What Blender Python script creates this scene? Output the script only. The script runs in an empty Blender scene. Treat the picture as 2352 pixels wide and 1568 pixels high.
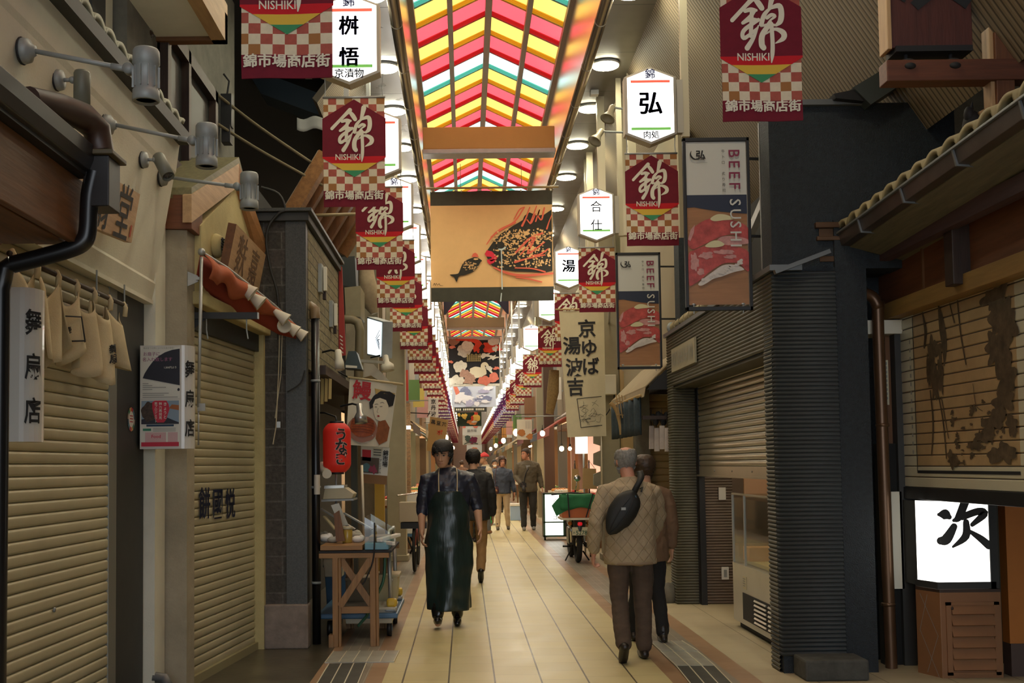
import bpy, math, random
from mathutils import Vector as V, Matrix
random.seed(11)
S = bpy.context.scene; COL = S.collection
# ---------------------------------------------------------------- camera, sky, exposure
F = 2500.0; PITCH = math.radians(3.0); ROLL = math.radians(0.7); VPX, VPY = 1069.0, 1068.0
CAM = V((0, 0, 1.48))
fw = V((0, math.cos(PITCH), math.sin(PITCH))); up0 = V((0, -math.sin(PITCH), math.cos(PITCH))); rt0 = V((1, 0, 0))
rt = rt0 * math.cos(ROLL) - up0 * math.sin(ROLL); up = rt0 * math.sin(ROLL) + up0 * math.cos(ROLL)
PPX = VPX - F * rt.y / fw.y; PPY = VPY + F * up.y / fw.y
cd = bpy.data.cameras.new('camera'); cam = bpy.data.objects.new('camera', cd); COL.objects.link(cam)
cd.sensor_width = 36; cd.lens = F * 36 / 2352; cd.shift_x = (1176 - PPX) / 2352; cd.shift_y = (PPY - 784) / 2352
cd.clip_end = 400
m3 = Matrix((rt, up, -fw)).transposed(); cam.matrix_world = Matrix.Translation(CAM) @ m3.to_4x4()
S.camera = cam
S.view_settings.view_transform = 'Standard'; S.view_settings.look = 'None'; S.view_settings.gamma = 1
S.view_settings.exposure = 0.5
S.cycles.max_bounces = 7; S.cycles.diffuse_bounces = 4; S.cycles.glossy_bounces = 3; S.cycles.transmission_bounces = 5
S.cycles.sample_clamp_indirect = 4; S.cycles.caustics_reflective = False; S.cycles.caustics_refractive = False
SKY = 2.0
wd = bpy.data.worlds.new('sky'); S.world = wd; wd.use_nodes = True
bg = wd.node_tree.nodes['Background']; bg.inputs[0].default_value = (0.86, 0.93, 1.0, 1); bg.inputs[1].default_value = SKY
LANTERN = 2.4; DOWN = 60.0; SHOP = 24.0       # brightness of hexagonal signs, ceiling downlights, shop lamps
# ---------------------------------------------------------------- pixel -> point in the place
def ray(x, y): return rt * ((x - PPX) / F) + up * (-(y - PPY) / F) + fw
def at(x, y, Y): d = ray(x, y); return CAM + d * (Y / d.y)
def atX(x, y, X): d = ray(x, y); return CAM + d * (X / d.x)
def fl(x, y, z=0.0): d = ray(x, y); return CAM + d * ((z - CAM.z) / d.z)
def zat(x, y, Y): return at(x, y, Y).z
# ---------------------------------------------------------------- materials
MC = {}
def mat(name, col, rough=.6, metal=0, var=0, vs=6, bump=0, bs=60, st=(1, 1, 1), emit=0, ecol=None, spec=.5, trans=0, dirt=0):
    if name in MC: return MC[name]
    m = bpy.data.materials.new(name); m.use_nodes = True; MC[name] = m
    nt = m.node_tree; N = nt.nodes; L = nt.links; b = N['Principled BSDF']
    b.inputs['Base Color'].default_value = (*col, 1); b.inputs['Roughness'].default_value = rough; b.inputs['Metallic'].default_value = metal
    b.inputs['Specular IOR Level'].default_value = spec
    if trans: b.inputs['Transmission Weight'].default_value = trans
    if emit: b.inputs['Emission Color'].default_value = (*(ecol or col), 1); b.inputs['Emission Strength'].default_value = emit
    if var or bump or dirt:
        tc = N.new('ShaderNodeTexCoord'); mp = N.new('ShaderNodeMapping'); mp.inputs['Scale'].default_value = st
        L.new(tc.outputs['Object'], mp.inputs['Vector'])
    last = None
    if var:
        n = N.new('ShaderNodeTexNoise'); n.inputs['Scale'].default_value = vs; n.inputs['Detail'].default_value = 5; n.inputs['Roughness'].default_value = .65
        L.new(mp.outputs[0], n.inputs['Vector'])
        r = N.new('ShaderNodeValToRGB'); r.color_ramp.elements[0].position = .3; r.color_ramp.elements[1].position = .72
        r.color_ramp.elements[0].color = (*[max(0, c * (1 - var)) for c in col], 1); r.color_ramp.elements[1].color = (*[min(1, c * (1 + var * .6)) for c in col], 1)
        L.new(n.outputs['Fac'], r.inputs['Fac']); L.new(r.outputs['Color'], b.inputs['Base Color']); last = r.outputs['Color']
    if dirt:
        n = N.new('ShaderNodeTexNoise'); n.inputs['Scale'].default_value = 2.2; n.inputs['Detail'].default_value = 8
        L.new(tc.outputs['Object'], n.inputs['Vector'])
        r = N.new('ShaderNodeValToRGB'); r.color_ramp.elements[0].position = .48; r.color_ramp.elements[1].position = .75
        L.new(n.outputs['Fac'], r.inputs['Fac'])
        mx = N.new('ShaderNodeMixRGB'); mx.blend_type = 'MULTIPLY'; mx.inputs[2].default_value = (1 - dirt, 1 - dirt, 1 - dirt * 1.1, 1)
        L.new(r.outputs['Color'], mx.inputs[0])
        if last: L.new(last, mx.inputs[1])
        else: mx.inputs[1].default_value = (*col, 1)
        L.new(mx.outputs[0], b.inputs['Base Color'])
    if bump:
        n = N.new('ShaderNodeTexNoise'); n.inputs['Scale'].default_value = bs; n.inputs['Detail'].default_value = 4
        L.new(mp.outputs[0], n.inputs['Vector'])
        bp = N.new('ShaderNodeBump'); bp.inputs['Strength'].default_value = bump; bp.inputs['Distance'].default_value = .01
        L.new(n.outputs['Fac'], bp.inputs['Height']); L.new(bp.outputs[0], b.inputs['Normal'])
    return m
def wood(name, col, axis=2, rough=.55, var=.35):
    st = [14, 14, 14]; st[axis] = 1.2
    return mat(name, col, rough, var=var, vs=2.2, st=tuple(st), bump=.12, bs=6)
def lamp(name, col, k): return mat(name, col, .5, emit=k, ecol=col)
def nodes_mat(name):
    m = bpy.data.materials.new(name); m.use_nodes = True; MC[name] = m
    return m, m.node_tree.nodes, m.node_tree.links, m.node_tree.nodes['Principled BSDF']
def mth(N, L, op, a, b=None, c=None):
    n = N.new('ShaderNodeMath'); n.operation = op
    for i, q in enumerate((a, b, c)):
        if q is None: continue
        if isinstance(q, (int, float)): n.inputs[i].default_value = q
        else: L.new(q, n.inputs[i])
    return n.outputs[0]
def mixc(N, L, fac, a, b, mode='MIX'):
    n = N.new('ShaderNodeMixRGB'); n.blend_type = mode
    for i, q in ((0, fac), (1, a), (2, b)):
        if isinstance(q, (int, float)): n.inputs[i].default_value = q
        elif isinstance(q, tuple): n.inputs[i].default_value = (*q, 1)
        else: L.new(q, n.inputs[i])
    return n.outputs[0]
def tile_mat(name, base, w, l, x0, grout, gw=.007, cross=.6, var=.1, rough=.35, wet=False):
    m, N, L, b = nodes_mat(name)
    tc = N.new('ShaderNodeTexCoord'); sp = N.new('ShaderNodeSeparateXYZ'); L.new(tc.outputs['Object'], sp.inputs[0])
    u = mth(N, L, 'DIVIDE', mth(N, L, 'SUBTRACT', sp.outputs[0], x0), w); ci = mth(N, L, 'FLOOR', u); fu = mth(N, L, 'FRACT', u)
    wn = N.new('ShaderNodeTexWhiteNoise'); wn.noise_dimensions = '1D'; L.new(ci, wn.inputs['W'])
    v = mth(N, L, 'ADD', mth(N, L, 'DIVIDE', sp.outputs[1], l), wn.outputs['Value']); ri = mth(N, L, 'FLOOR', v); fv = mth(N, L, 'FRACT', v)
    lu = mth(N, L, 'LESS_THAN', mth(N, L, 'ABSOLUTE', mth(N, L, 'SUBTRACT', fu, .5)), .5 - gw / w)
    lv = mth(N, L, 'LESS_THAN', mth(N, L, 'ABSOLUTE', mth(N, L, 'SUBTRACT', fv, .5)), .5 - gw * .45 / l)
    w2 = N.new('ShaderNodeTexWhiteNoise'); w2.noise_dimensions = '2D'
    cb = N.new('ShaderNodeCombineXYZ'); L.new(ci, cb.inputs[0]); L.new(ri, cb.inputs[1]); L.new(cb.outputs[0], w2.inputs['Vector'])
    ns = N.new('ShaderNodeTexNoise'); ns.inputs['Scale'].default_value = 3.5; ns.inputs['Detail'].default_value = 8; L.new(tc.outputs['Object'], ns.inputs['Vector'])
    t = mth(N, L, 'ADD', mth(N, L, 'MULTIPLY', w2.outputs['Value'], .45), mth(N, L, 'MULTIPLY', ns.outputs['Fac'], .7))
    c = mixc(N, L, t, tuple(k * (1 - var) for k in base), tuple(k * (1 + var) for k in base))
    c = mixc(N, L, mth(N, L, 'MULTIPLY', mth(N, L, 'SUBTRACT', 1.0, lv), cross), c, grout)
    c = mixc(N, L, mth(N, L, 'SUBTRACT', 1.0, lu), c, grout)
    L.new(c, b.inputs['Base Color'])
    rr = mth(N, L, 'ADD', mth(N, L, 'MULTIPLY', ns.outputs['Fac'], .35), rough - .15); L.new(rr, b.inputs['Roughness'])
    return m
def brick_mat(name, c1, c2, mortar, bw, bh, ms=.02, bump=.6, axes='XZ', rough=.8, detail=40):
    m, N, L, b = nodes_mat(name)
    tc = N.new('ShaderNodeTexCoord'); sp = N.new('ShaderNodeSeparateXYZ'); L.new(tc.outputs['Object'], sp.inputs[0])
    cb = N.new('ShaderNodeCombineXYZ'); L.new(sp.outputs['XYZ'.index(axes[0])], cb.inputs[0]); L.new(sp.outputs['XYZ'.index(axes[1])], cb.inputs[1])
    br = N.new('ShaderNodeTexBrick'); br.inputs['Scale'].default_value = 1; br.inputs['Brick Width'].default_value = bw; br.inputs['Row Height'].default_value = bh
    br.inputs['Mortar Size'].default_value = ms * bh; br.inputs['Color1'].default_value = (*c1, 1); br.inputs['Color2'].default_value = (*c2, 1); br.inputs['Mortar'].default_value = (*mortar, 1)
    L.new(cb.outputs[0], br.inputs['Vector'])
    ns = N.new('ShaderNodeTexNoise'); ns.inputs['Scale'].default_value = detail; ns.inputs['Detail'].default_value = 6; L.new(tc.outputs['Object'], ns.inputs['Vector'])
    c = mixc(N, L, .75, br.outputs['Color'], ns.outputs['Fac'], 'OVERLAY'); L.new(c, b.inputs['Base Color'])
    h = mth(N, L, 'ADD', mth(N, L, 'MULTIPLY', mth(N, L, 'SUBTRACT', 1.0, br.outputs['Fac']), .8), mth(N, L, 'MULTIPLY', ns.outputs['Fac'], .6))
    bp = N.new('ShaderNodeBump'); bp.inputs['Strength'].default_value = bump; bp.inputs['Distance'].default_value = .02; L.new(h, bp.inputs['Height']); L.new(bp.outputs[0], b.inputs['Normal'])
    b.inputs['Roughness'].default_value = rough
    return m
def quilt_mat(name, col, pitch=.06):
    m, N, L, b = nodes_mat(name)
    tc = N.new('ShaderNodeTexCoord'); sp = N.new('ShaderNodeSeparateXYZ'); L.new(tc.outputs['Object'], sp.inputs[0])
    def ln(sign):
        q = mth(N, L, 'DIVIDE', mth(N, L, 'ADD', mth(N, L, 'MULTIPLY', sp.outputs[0], sign * 1.25), sp.outputs[2]), pitch)
        return mth(N, L, 'MULTIPLY', mth(N, L, 'ABSOLUTE', mth(N, L, 'SUBTRACT', mth(N, L, 'FRACT', q), .5)), 2.0)
    a = mth(N, L, 'MAXIMUM', ln(1), ln(-1)); h = mth(N, L, 'SUBTRACT', 1.0, mth(N, L, 'POWER', a, 22.0))
    ns = N.new('ShaderNodeTexNoise'); ns.inputs['Scale'].default_value = 9; ns.inputs['Detail'].default_value = 5; L.new(tc.outputs['Object'], ns.inputs['Vector'])
    c = mixc(N, L, ns.outputs['Fac'], tuple(k * .75 for k in col), tuple(k * 1.2 for k in col)); L.new(c, b.inputs['Base Color'])
    bp = N.new('ShaderNodeBump'); bp.inputs['Strength'].default_value = .55; bp.inputs['Distance'].default_value = .010
    L.new(mth(N, L, 'ADD', h, mth(N, L, 'MULTIPLY', ns.outputs['Fac'], 2.2)), bp.inputs['Height']); L.new(bp.outputs[0], b.inputs['Normal'])
    b.inputs['Roughness'].default_value = .7
    return m
def translucent(name, col):
    m, N, L, b = nodes_mat(name)
    t = N.new('ShaderNodeBsdfTranslucent'); t.inputs[0].default_value = (*col, 1)
    d = N.new('ShaderNodeBsdfGlossy'); d.inputs[0].default_value = (.9, .9, .9, 1); d.inputs[1].default_value = .25
    mx = N.new('ShaderNodeMixShader'); mx.inputs[0].default_value = .06; L.new(t.outputs[0], mx.inputs[1]); L.new(d.outputs[0], mx.inputs[2])
    L.new(mx.outputs[0], N['Material Output'].inputs[0]); return m
def clearglass(name, tint=(.95, .97, .95), refl=.12):
    m, N, L, b = nodes_mat(name)
    t = N.new('ShaderNodeBsdfTransparent'); t.inputs[0].default_value = (*tint, 1)
    d = N.new('ShaderNodeBsdfGlossy'); d.inputs[1].default_value = .03
    mx = N.new('ShaderNodeMixShader'); mx.inputs[0].default_value = refl; L.new(t.outputs[0], mx.inputs[1]); L.new(d.outputs[0], mx.inputs[2])
    L.new(mx.outputs[0], N['Material Output'].inputs[0]); return m
# ---------------------------------------------------------------- mesh builder
GL = {}
def glyph(s, bold=0):
    k = (s, bold)
    if k not in GL:
        c = bpy.data.curves.new('g', 'FONT'); c.body = s; c.align_x = 'CENTER'; c.align_y = 'BOTTOM_BASELINE'; c.resolution_u = 2; c.offset = bold
        o = bpy.data.objects.new('g', c); COL.objects.link(o); bpy.context.view_layer.update()
        me = o.evaluated_get(bpy.context.evaluated_depsgraph_get()).to_mesh()
        vs = [(v.co.x, v.co.y) for v in me.vertices]; fs = [tuple(p.vertices) for p in me.polygons]
        if len(s) == 1 and vs:
            if ord(s) > 0x2000: vs = [(x, y - .38) for x, y in vs]
            else: vs = [(x, y - .35) for x, y in vs]
        else: vs = [(x, y - .37) for x, y in vs]
        bpy.data.objects.remove(o); bpy.data.curves.remove(c); GL[k] = (vs, fs)
    return GL[k]
def catmull(pts, n=5):
    out = []
    for i in range(len(pts) - 1):
        p0 = pts[max(0, i - 1)]; p1 = pts[i]; p2 = pts[i + 1]; p3 = pts[min(len(pts) - 1, i + 2)]
        for k in range(n):
            t = k / n
            out.append(tuple(.5 * (2 * b + (c - a) * t + (2 * a - 5 * b + 4 * c - d) * t * t + (3 * b - a - 3 * c + d) * t ** 3) for a, b, c, d in zip(p0, p1, p2, p3)))
    out.append(tuple(pts[-1])); return out
class MB:
    def __init__(s): s.v = []; s.f = []; s.m = []; s.sm = []; s.mats = []
    def add(s, vs, fs, mt, smooth=False):
        if mt not in s.mats: s.mats.append(mt)
        i = s.mats.index(mt); o = len(s.v); s.v += [V(p) for p in vs]
        for f in fs: s.f.append(tuple(o + k for k in f)); s.m.append(i); s.sm.append(smooth)
        return s
    def hexa(s, P, mt): return s.add(P, [(0, 3, 2, 1), (4, 5, 6, 7), (0, 1, 5, 4), (1, 2, 6, 5), (2, 3, 7, 6), (3, 0, 4, 7)], mt)
    def bb(s, a, b, mt):
        x0, y0, z0 = [min(p, q) for p, q in zip(a, b)]; x1, y1, z1 = [max(p, q) for p, q in zip(a, b)]
        return s.hexa([(x0, y0, z0), (x1, y0, z0), (x1, y1, z0), (x0, y1, z0), (x0, y0, z1), (x1, y0, z1), (x1, y1, z1), (x0, y1, z1)], mt)
    def box(s, c, sz, mt, R=None):
        c = V(c); R = R or Matrix.Identity(3); h = V(sz) / 2
        return s.hexa([c + R @ V((i * h.x, j * h.y, k * h.z)) for k in (-1, 1) for i, j in ((-1, -1), (1, -1), (1, 1), (-1, 1))], mt)
    def beam(s, p, q, w, h, mt, upv=(0, 0, 1)):
        p, q = V(p), V(q); d = (q - p).normalized(); a = d.cross(V(upv))
        a = (a if a.length > 1e-4 else V((1, 0, 0))).normalized(); b = a.cross(d)
        return s.hexa([e + a * (i * w / 2) + b * (j * h / 2) for e in (p, q) for i, j in ((-1, -1), (1, -1), (1, 1), (-1, 1))], mt)
    def prism(s, poly, ext, mt, mt2=None):
        poly = [V(p) for p in poly]; ext = V(ext); n = len(poly)
        s.add(poly, [tuple(range(n))[::-1]], mt2 or mt); s.add([p + ext for p in poly], [tuple(range(n))], mt)
        return s.add(poly + [p + ext for p in poly], [(i, (i + 1) % n, n + (i + 1) % n, n + i) for i in range(n)], mt)
    def quad(s, pts, mt): return s.add(pts, [tuple(range(len(pts)))], mt)
    def tube(s, pts, r, mt, n=8, smooth=True):
        pts = [V(p) for p in pts]; R = r if isinstance(r, (list, tuple)) else [r] * len(pts); vs = []; prev = None
        for i, p in enumerate(pts):
            d = (pts[min(i + 1, len(pts) - 1)] - pts[max(i - 1, 0)]).normalized()
            if prev is None: a = d.cross(V((0, 0, 1))); a = a if a.length > .05 else d.cross(V((1, 0, 0)))
            else: a = prev - d * prev.dot(d)
            a.normalize(); prev = a; b = d.cross(a)
            vs += [p + (a * math.cos(2 * math.pi * k / n) + b * math.sin(2 * math.pi * k / n)) * R[i] for k in range(n)]
        fs = [(i * n + k, i * n + (k + 1) % n, (i + 1) * n + (k + 1) % n, (i + 1) * n + k) for i in range(len(pts) - 1) for k in range(n)]
        s.add(vs, fs, mt, smooth); m = len(pts) - 1
        s.add(vs[:n], [tuple(range(n))[::-1]], mt); return s.add(vs[m * n:], [tuple(range(n))], mt)
    def limb(s, pr, mt, n=12):          # tapering limb with round ends; pr = [(point, radius)...]
        pts = [V(p) for p, r in pr]; rs = [r for p, r in pr]
        d0 = (pts[0] - pts[1]).normalized(); d1 = (pts[-1] - pts[-2]).normalized(); P = []; R = []
        for t in (.98, .75, .4): P.append(pts[0] + d0 * rs[0] * t); R.append(rs[0] * math.sqrt(1 - t * t))
        P += pts; R += rs
        for t in (.4, .75, .98): P.append(pts[-1] + d1 * rs[-1] * t); R.append(rs[-1] * math.sqrt(1 - t * t))
        return s.tube(P, R, mt, n)
    def rings(s, rg, mt, n=20, fn=None):     # rg = [(cx,cy,cz,rx,ry)], closed
        vs = []
        for cx, cy, cz, rx, ry in rg:
            for k in range(n):
                a = 2 * math.pi * k / n; p = V((cx + rx * math.cos(a), cy + ry * math.sin(a), cz)); vs.append(fn(p, a) if fn else p)
        fs = [(i * n + k, i * n + (k + 1) % n, (i + 1) * n + (k + 1) % n, (i + 1) * n + k) for i in range(len(rg) - 1) for k in range(n)]
        m = len(rg) - 1
        fs += [tuple(range(n))[::-1], tuple(m * n + k for k in range(n))]
        return s.add(vs, fs, mt, True)
    def lathe(s, prof, o, mt, ax=(0, 0, 1), n=18, smooth=True):
        o = V(o); w = V(ax).normalized(); a = w.cross(V((0, 1, 0))); a = (a if a.length > .1 else w.cross(V((1, 0, 0)))).normalized(); b = w.cross(a)
        vs = [o + w * h + (a * math.cos(2 * math.pi * k / n) + b * math.sin(2 * math.pi * k / n)) * r for r, h in prof for k in range(n)]
        fs = [(i * n + k, i * n + (k + 1) % n, (i + 1) * n + (k + 1) % n, (i + 1) * n + k) for i in range(len(prof) - 1) for k in range(n)]
        m = len(prof) - 1
        if prof[0][0] > 1e-5: fs.append(tuple(range(n))[::-1])
        if prof[m][0] > 1e-5: fs.append(tuple(m * n + k for k in range(n)))
        return s.add(vs, fs, mt, smooth)
    def cyl(s, p, q, r, mt, n=16, r2=None):
        p, q = V(p), V(q); return s.lathe([(r, 0), (r if r2 is None else r2, (q - p).length)], p, mt, q - p, n)
    def ell(s, c, rad, mt, R=None, n=14, m=9):
        c = V(c); R = R or Matrix.Identity(3); vs = []
        for i in range(m + 1):
            t = math.pi * i / m
            vs += [c + R @ V((rad[0] * math.sin(t) * math.cos(2 * math.pi * k / n), rad[1] * math.sin(t) * math.sin(2 * math.pi * k / n), -rad[2] * math.cos(t))) for k in range(n)]
        return s.add(vs, [(i * n + k, i * n + (k + 1) % n, (i + 1) * n + (k + 1) % n, (i + 1) * n + k) for i in range(m) for k in range(n)], mt, True)
    def grid(s, fn, nu, nv, mt, smooth=True):
        vs = [fn(i / nu, j / nv) for j in range(nv + 1) for i in range(nu + 1)]
        return s.add(vs, [(j * (nu + 1) + i, j * (nu + 1) + i + 1, (j + 1) * (nu + 1) + i + 1, (j + 1) * (nu + 1) + i) for j in range(nv) for i in range(nu)], mt, smooth)
    def text(s, t, fr, x, y, size, mt, bold=0, vert=False, gap=1.0, sx=1.0, rot=0):
        # fr(u, v) -> point; (x, y) centre of the first character (vertical) or of the line
        if vert:
            for i, ch in enumerate(t):
                if ch.strip(): s.text(ch, fr, x, y - i * size * gap, size, mt, bold, False, 1, sx, rot)
            return s
        vs, fs = glyph(t, bold); ca, sa = math.cos(rot), math.sin(rot)
        return s.add([fr(x + (a * ca * sx - b * sa) * size, y + (a * sa * sx + b * ca) * size) for a, b in vs], fs, mt)
    def btext(s, t, fr, x, y, size, mt, w=.03, **k):      # heavy lettering: the same glyphs laid side by side
        for dx, dy in ((-w, 0), (w, 0), (0, -w * .6), (0, w * .6)): s.text(t, fr, x + dx * size, y + dy * size, size, mt, .006, **k)
        return s
    def lift(s, fr, x, y):               # each further mark lies a hair above the last
        s.k = (getattr(s, 'k', 0) + 1) % 29; p = fr(x, y); h = .01; a = fr(x + h, y) - p; b = fr(x, y + h) - p; n = a.cross(b)
        if n.length < 1e-12: return fr
        n.normalize(); n = (n if n.dot(CAM - p) > 0 else -n) * (.00022 * s.k)
        return lambda u, v: fr(u, v) + n
    def stroke(s, pts, fr, mt, n=5):     # brush stroke, pts = (x, y, width)
        fr = s.lift(fr, pts[0][0], pts[0][1])
        P = catmull(pts, n) if len(pts) > 2 else [tuple(a + (b - a) * t / 4 for a, b in zip(*pts)) for t in range(5)]
        vs = []
        for i, (x, y, w) in enumerate(P):
            a = P[max(0, i - 1)]; b = P[min(len(P) - 1, i + 1)]; dx, dy = b[0] - a[0], b[1] - a[1]; l = math.hypot(dx, dy) or 1
            vs += [fr(x - dy / l * w / 2, y + dx / l * w / 2), fr(x + dy / l * w / 2, y - dx / l * w / 2)]
        fs = [(2 * i, 2 * i + 1, 2 * i + 3, 2 * i + 2) for i in range(len(P) - 1)]
        for e, q, sg in ((0, P[1], 1), (len(P) - 1, P[-2], -1)):     # rounded ends
            x, y, w = P[e]; dx, dy = x - q[0], y - q[1]; l = math.hypot(dx, dy) or 1; dx /= l; dy /= l; o = len(vs)
            vs += [fr(x + (dx * math.sin(t) - dy * math.cos(t)) * w / 2, y + (dy * math.sin(t) + dx * math.cos(t)) * w / 2) for t in (0, .52, 1.05, 1.57, 2.09, 2.62, 3.14)]
            fs.append(tuple(range(o, o + 7)))
        return s.add(vs, fs, mt)
    def blob(s, fr, x, y, rx, ry, mt, rag=.15, n=18, rot=0, seed=None):
        rd = random.Random(seed if seed is not None else int(x * 977 + y * 131)); P = []; fr = s.lift(fr, x, y); n = max(n, 10); ph = [(q, rd.uniform(0, 6.3), rd.uniform(.3, 1) / (1 + .12 * q)) for q in (2, 3, 5, 7, 9)]; nn = n if n >= 40 else n * 2; n = nn
        for k in range(n):
            a = 2 * math.pi * k / n; q = (1 + rag * .75 * sum(w * math.sin(f * a + o) for f, o, w in ph)) if n < 80 else 1 + rd.uniform(-rag, rag); px, py = rx * q * math.cos(a), ry * q * math.sin(a)
            P.append(fr(x + px * math.cos(rot) - py * math.sin(rot), y + px * math.sin(rot) + py * math.cos(rot)))
        return s.add([fr(x, y)] + P, [(0, k + 1, (k + 1) % n + 1) for k in range(n)], mt)
    def poly(s, fr, pts, mt): return s.add([fr(x, y) for x, y in pts], [tuple(range(len(pts)))], mt)
    def spoly(s, fr, pts, mt): return s.poly(s.lift(fr, *pts[0]), catmull(list(pts[-1:]) + list(pts) + list(pts[:2]), 4)[4:-5], mt)
    def rect(s, fr, x0, y0, x1, y1, mt, nx=1): return s.grid(lambda u, v: fr(x0 + (x1 - x0) * u, y0 + (y1 - y0) * v), nx, 1, mt, False)
    def out(s, fr, x0, y0, x1, y1, w, mt):
        s.rect(fr, x0, y0, x1, y0 + w, mt); s.rect(fr, x0, y1 - w, x1, y1, mt); s.rect(fr, x0, y0, x0 + w, y1, mt); return s.rect(fr, x1 - w, y0, x1, y1, mt)
    def build(s, name, parent=None, label=None, bevel=0, loc=None, mods=()):
        if parent is not None: base = ROOT[parent.name]
        else:
            if loc is None:
                xs = [p.x for p in s.v]; ys = [p.y for p in s.v]; loc = V(((min(xs) + max(xs)) / 2, (min(ys) + max(ys)) / 2, min(p.z for p in s.v)))
            base = V(loc)
        me = bpy.data.meshes.new(name); me.from_pydata([tuple(p - base) for p in s.v], [], s.f)
        for m_ in s.mats: me.materials.append(m_)
        me.polygons.foreach_set('material_index', s.m); me.polygons.foreach_set('use_smooth', s.sm); me.update()
        o = bpy.data.objects.new(name, me); COL.objects.link(o)
        if parent is not None: o.parent = parent
        else: o.location = base
        ROOT[o.name] = base
        if label: o['label'] = label
        if bevel:
            b = o.modifiers.new('bevel', 'BEVEL'); b.width = bevel; b.segments = 2; b.limit_method = 'ANGLE'; b.angle_limit = .7
        for k in mods:
            if k[0] == 'remesh':
                q = o.modifiers.new('remesh', 'REMESH'); q.mode = 'VOXEL'; q.voxel_size = k[1]; q.use_smooth_shade = True
                q = o.modifiers.new('smooth', 'SMOOTH'); q.iterations = k[2]; q.factor = .5
            if k[0] == 'solid': q = o.modifiers.new('solid', 'SOLIDIFY'); q.thickness = k[1]; q.offset = k[2]
            if k[0] == 'disp':
                tx = bpy.data.textures.get('cloth_folds%g' % k[2]) or bpy.data.textures.new('cloth_folds%g' % k[2], 'CLOUDS'); tx.noise_scale = k[2]; tx.noise_depth = 2
                q = o.modifiers.new('folds', 'DISPLACE'); q.texture = tx; q.strength = k[1]; q.mid_level = .5
            if k[0] == 'subd': q = o.modifiers.new('subd', 'SUBSURF'); q.levels = q.render_levels = k[1]
        return o
    def solo(s, name, label, cat, group=None, kind=None, **kw):
        o = s.build(name, **kw); return tag(o, label, cat, group, kind)
    def struct(s, name, **kw):
        o = s.build(name, **kw); o['kind'] = 'structure'; return o
ROOT = {}
def tag(o, label, cat, group=None, kind=None):
    o['label'] = label; o['category'] = cat
    if group: o['group'] = group
    if kind: o['kind'] = kind
    return o
def thing(name, label, cat, loc=(0, 0, 0), group=None):
    o = bpy.data.objects.new(name, None); COL.objects.link(o); o.location = loc; o.empty_display_size = .1; ROOT[o.name] = V(loc)
    return tag(o, label, cat, group)
def kids(o): return list(KID.get(o.name, [])) or [c for c in o.children]
KID = {}
def dup(o, loc=None, rz=0, label=None, group=None, parent=None):
    c = o.copy(); COL.objects.link(c)
    if parent is not None: c.parent = parent
    else:
        c.location = loc; c.rotation_euler = (0, 0, rz)
        if label: c['label'] = label
        if group: c['group'] = group
    ROOT[c.name] = V(loc) if loc is not None else V((0, 0, 0))
    for ch in o.children: dup(ch, parent=c)
    return c
def frame(o, ux, uy, off=0):            # flat sheet: (x, y) -> o + ux*x + uy*y, pushed off along the normal
    o, ux, uy = V(o), V(ux).normalized(), V(uy).normalized(); n = ux.cross(uy).normalized() * off
    return lambda x, y: o + ux * x + uy * y + n
def facecam(o, off=.0): return frame(o, (1, 0, 0), (0, 0, 1), off)
# ================================================================ setting: floor, arcade roof
K = lambda *c: tuple(c)
M_steel = mat('galvanised', (.42, .43, .42), .42, .55, var=.12, vs=12)
M_dsteel = mat('grey_lamp_paint', (.30, .32, .31), .5, .2, var=.08, vs=20)
M_black = mat('black_paint', (.012, .012, .013), .5, var=.3)
M_white = mat('white_paint', (.78, .77, .72), .6, var=.05)
M_offw = mat('cream_plastic', (.72, .68, .55), .5)
M_ink = mat('ink', (.012, .012, .014), .7)
M_navyink = mat('navy_ink', (.02, .025, .09), .7)
M_plaster = mat('plaster_white', (.72, .69, .56), .85, var=.08, vs=3, bump=.12, bs=90, dirt=.12)
M_plasterg = mat('plaster_greige', (.36, .31, .22), .9, var=.18, vs=4, bump=.25, bs=70, dirt=.25)
M_plastery = mat('plaster_yellow', (.52, .43, .20), .9, var=.15, vs=4, bump=.2, bs=60, dirt=.2)
M_conc = mat('concrete', (.17, .16, .13), .9, var=.3, vs=5, bump=.2, bs=40)
M_dark = mat('void_shade_black', (.010, .010, .009), .9)  # near-black that stands for deep shade in gaps and behind shops
M_dwood = wood('dark_wood', (.035, .016, .008)); M_dwoodX = wood('dark_wood_x', (.035, .016, .008), 0); M_dwoodY = wood('dark_wood_y', (.035, .016, .008), 1)
M_bwoodY = wood('brown_wood_y', (.16, .065, .02), 1); M_bwood = wood('brown_wood', (.17, .07, .022)); M_bwoodX = wood('brown_wood_x', (.16, .065, .02), 0)
M_lwoodY = wood('light_wood_y', (.52, .33, .17), 1, var=.22); M_lwood = wood('light_wood', (.5, .31, .15), var=.22); M_lwoodX = wood('light_wood_x', (.5, .31, .15), 0, var=.22)
M_tile = tile_mat('floor_tiles', (.56, .485, .25), .318, .318, .185, (.10, .08, .05), .006, .45)
M_brown = tile_mat('border_tiles', (.33, .21, .12), .5, .3, .01, (.12, .09, .06), .004, .5)
M_side = tile_mat('side_tiles', (.42, .36, .23), .45, .45, .1, (.2, .16, .1), .004, .6, rough=.5)
M_wet = mat('wet_concrete', (.085, .075, .05), .32, var=.45, vs=3, bump=.15, bs=20)
M_drain = tile_mat('drain_strip', (.25, .22, .17), .08, .5, .0, (.45, .42, .33), .002, .5)
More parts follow.
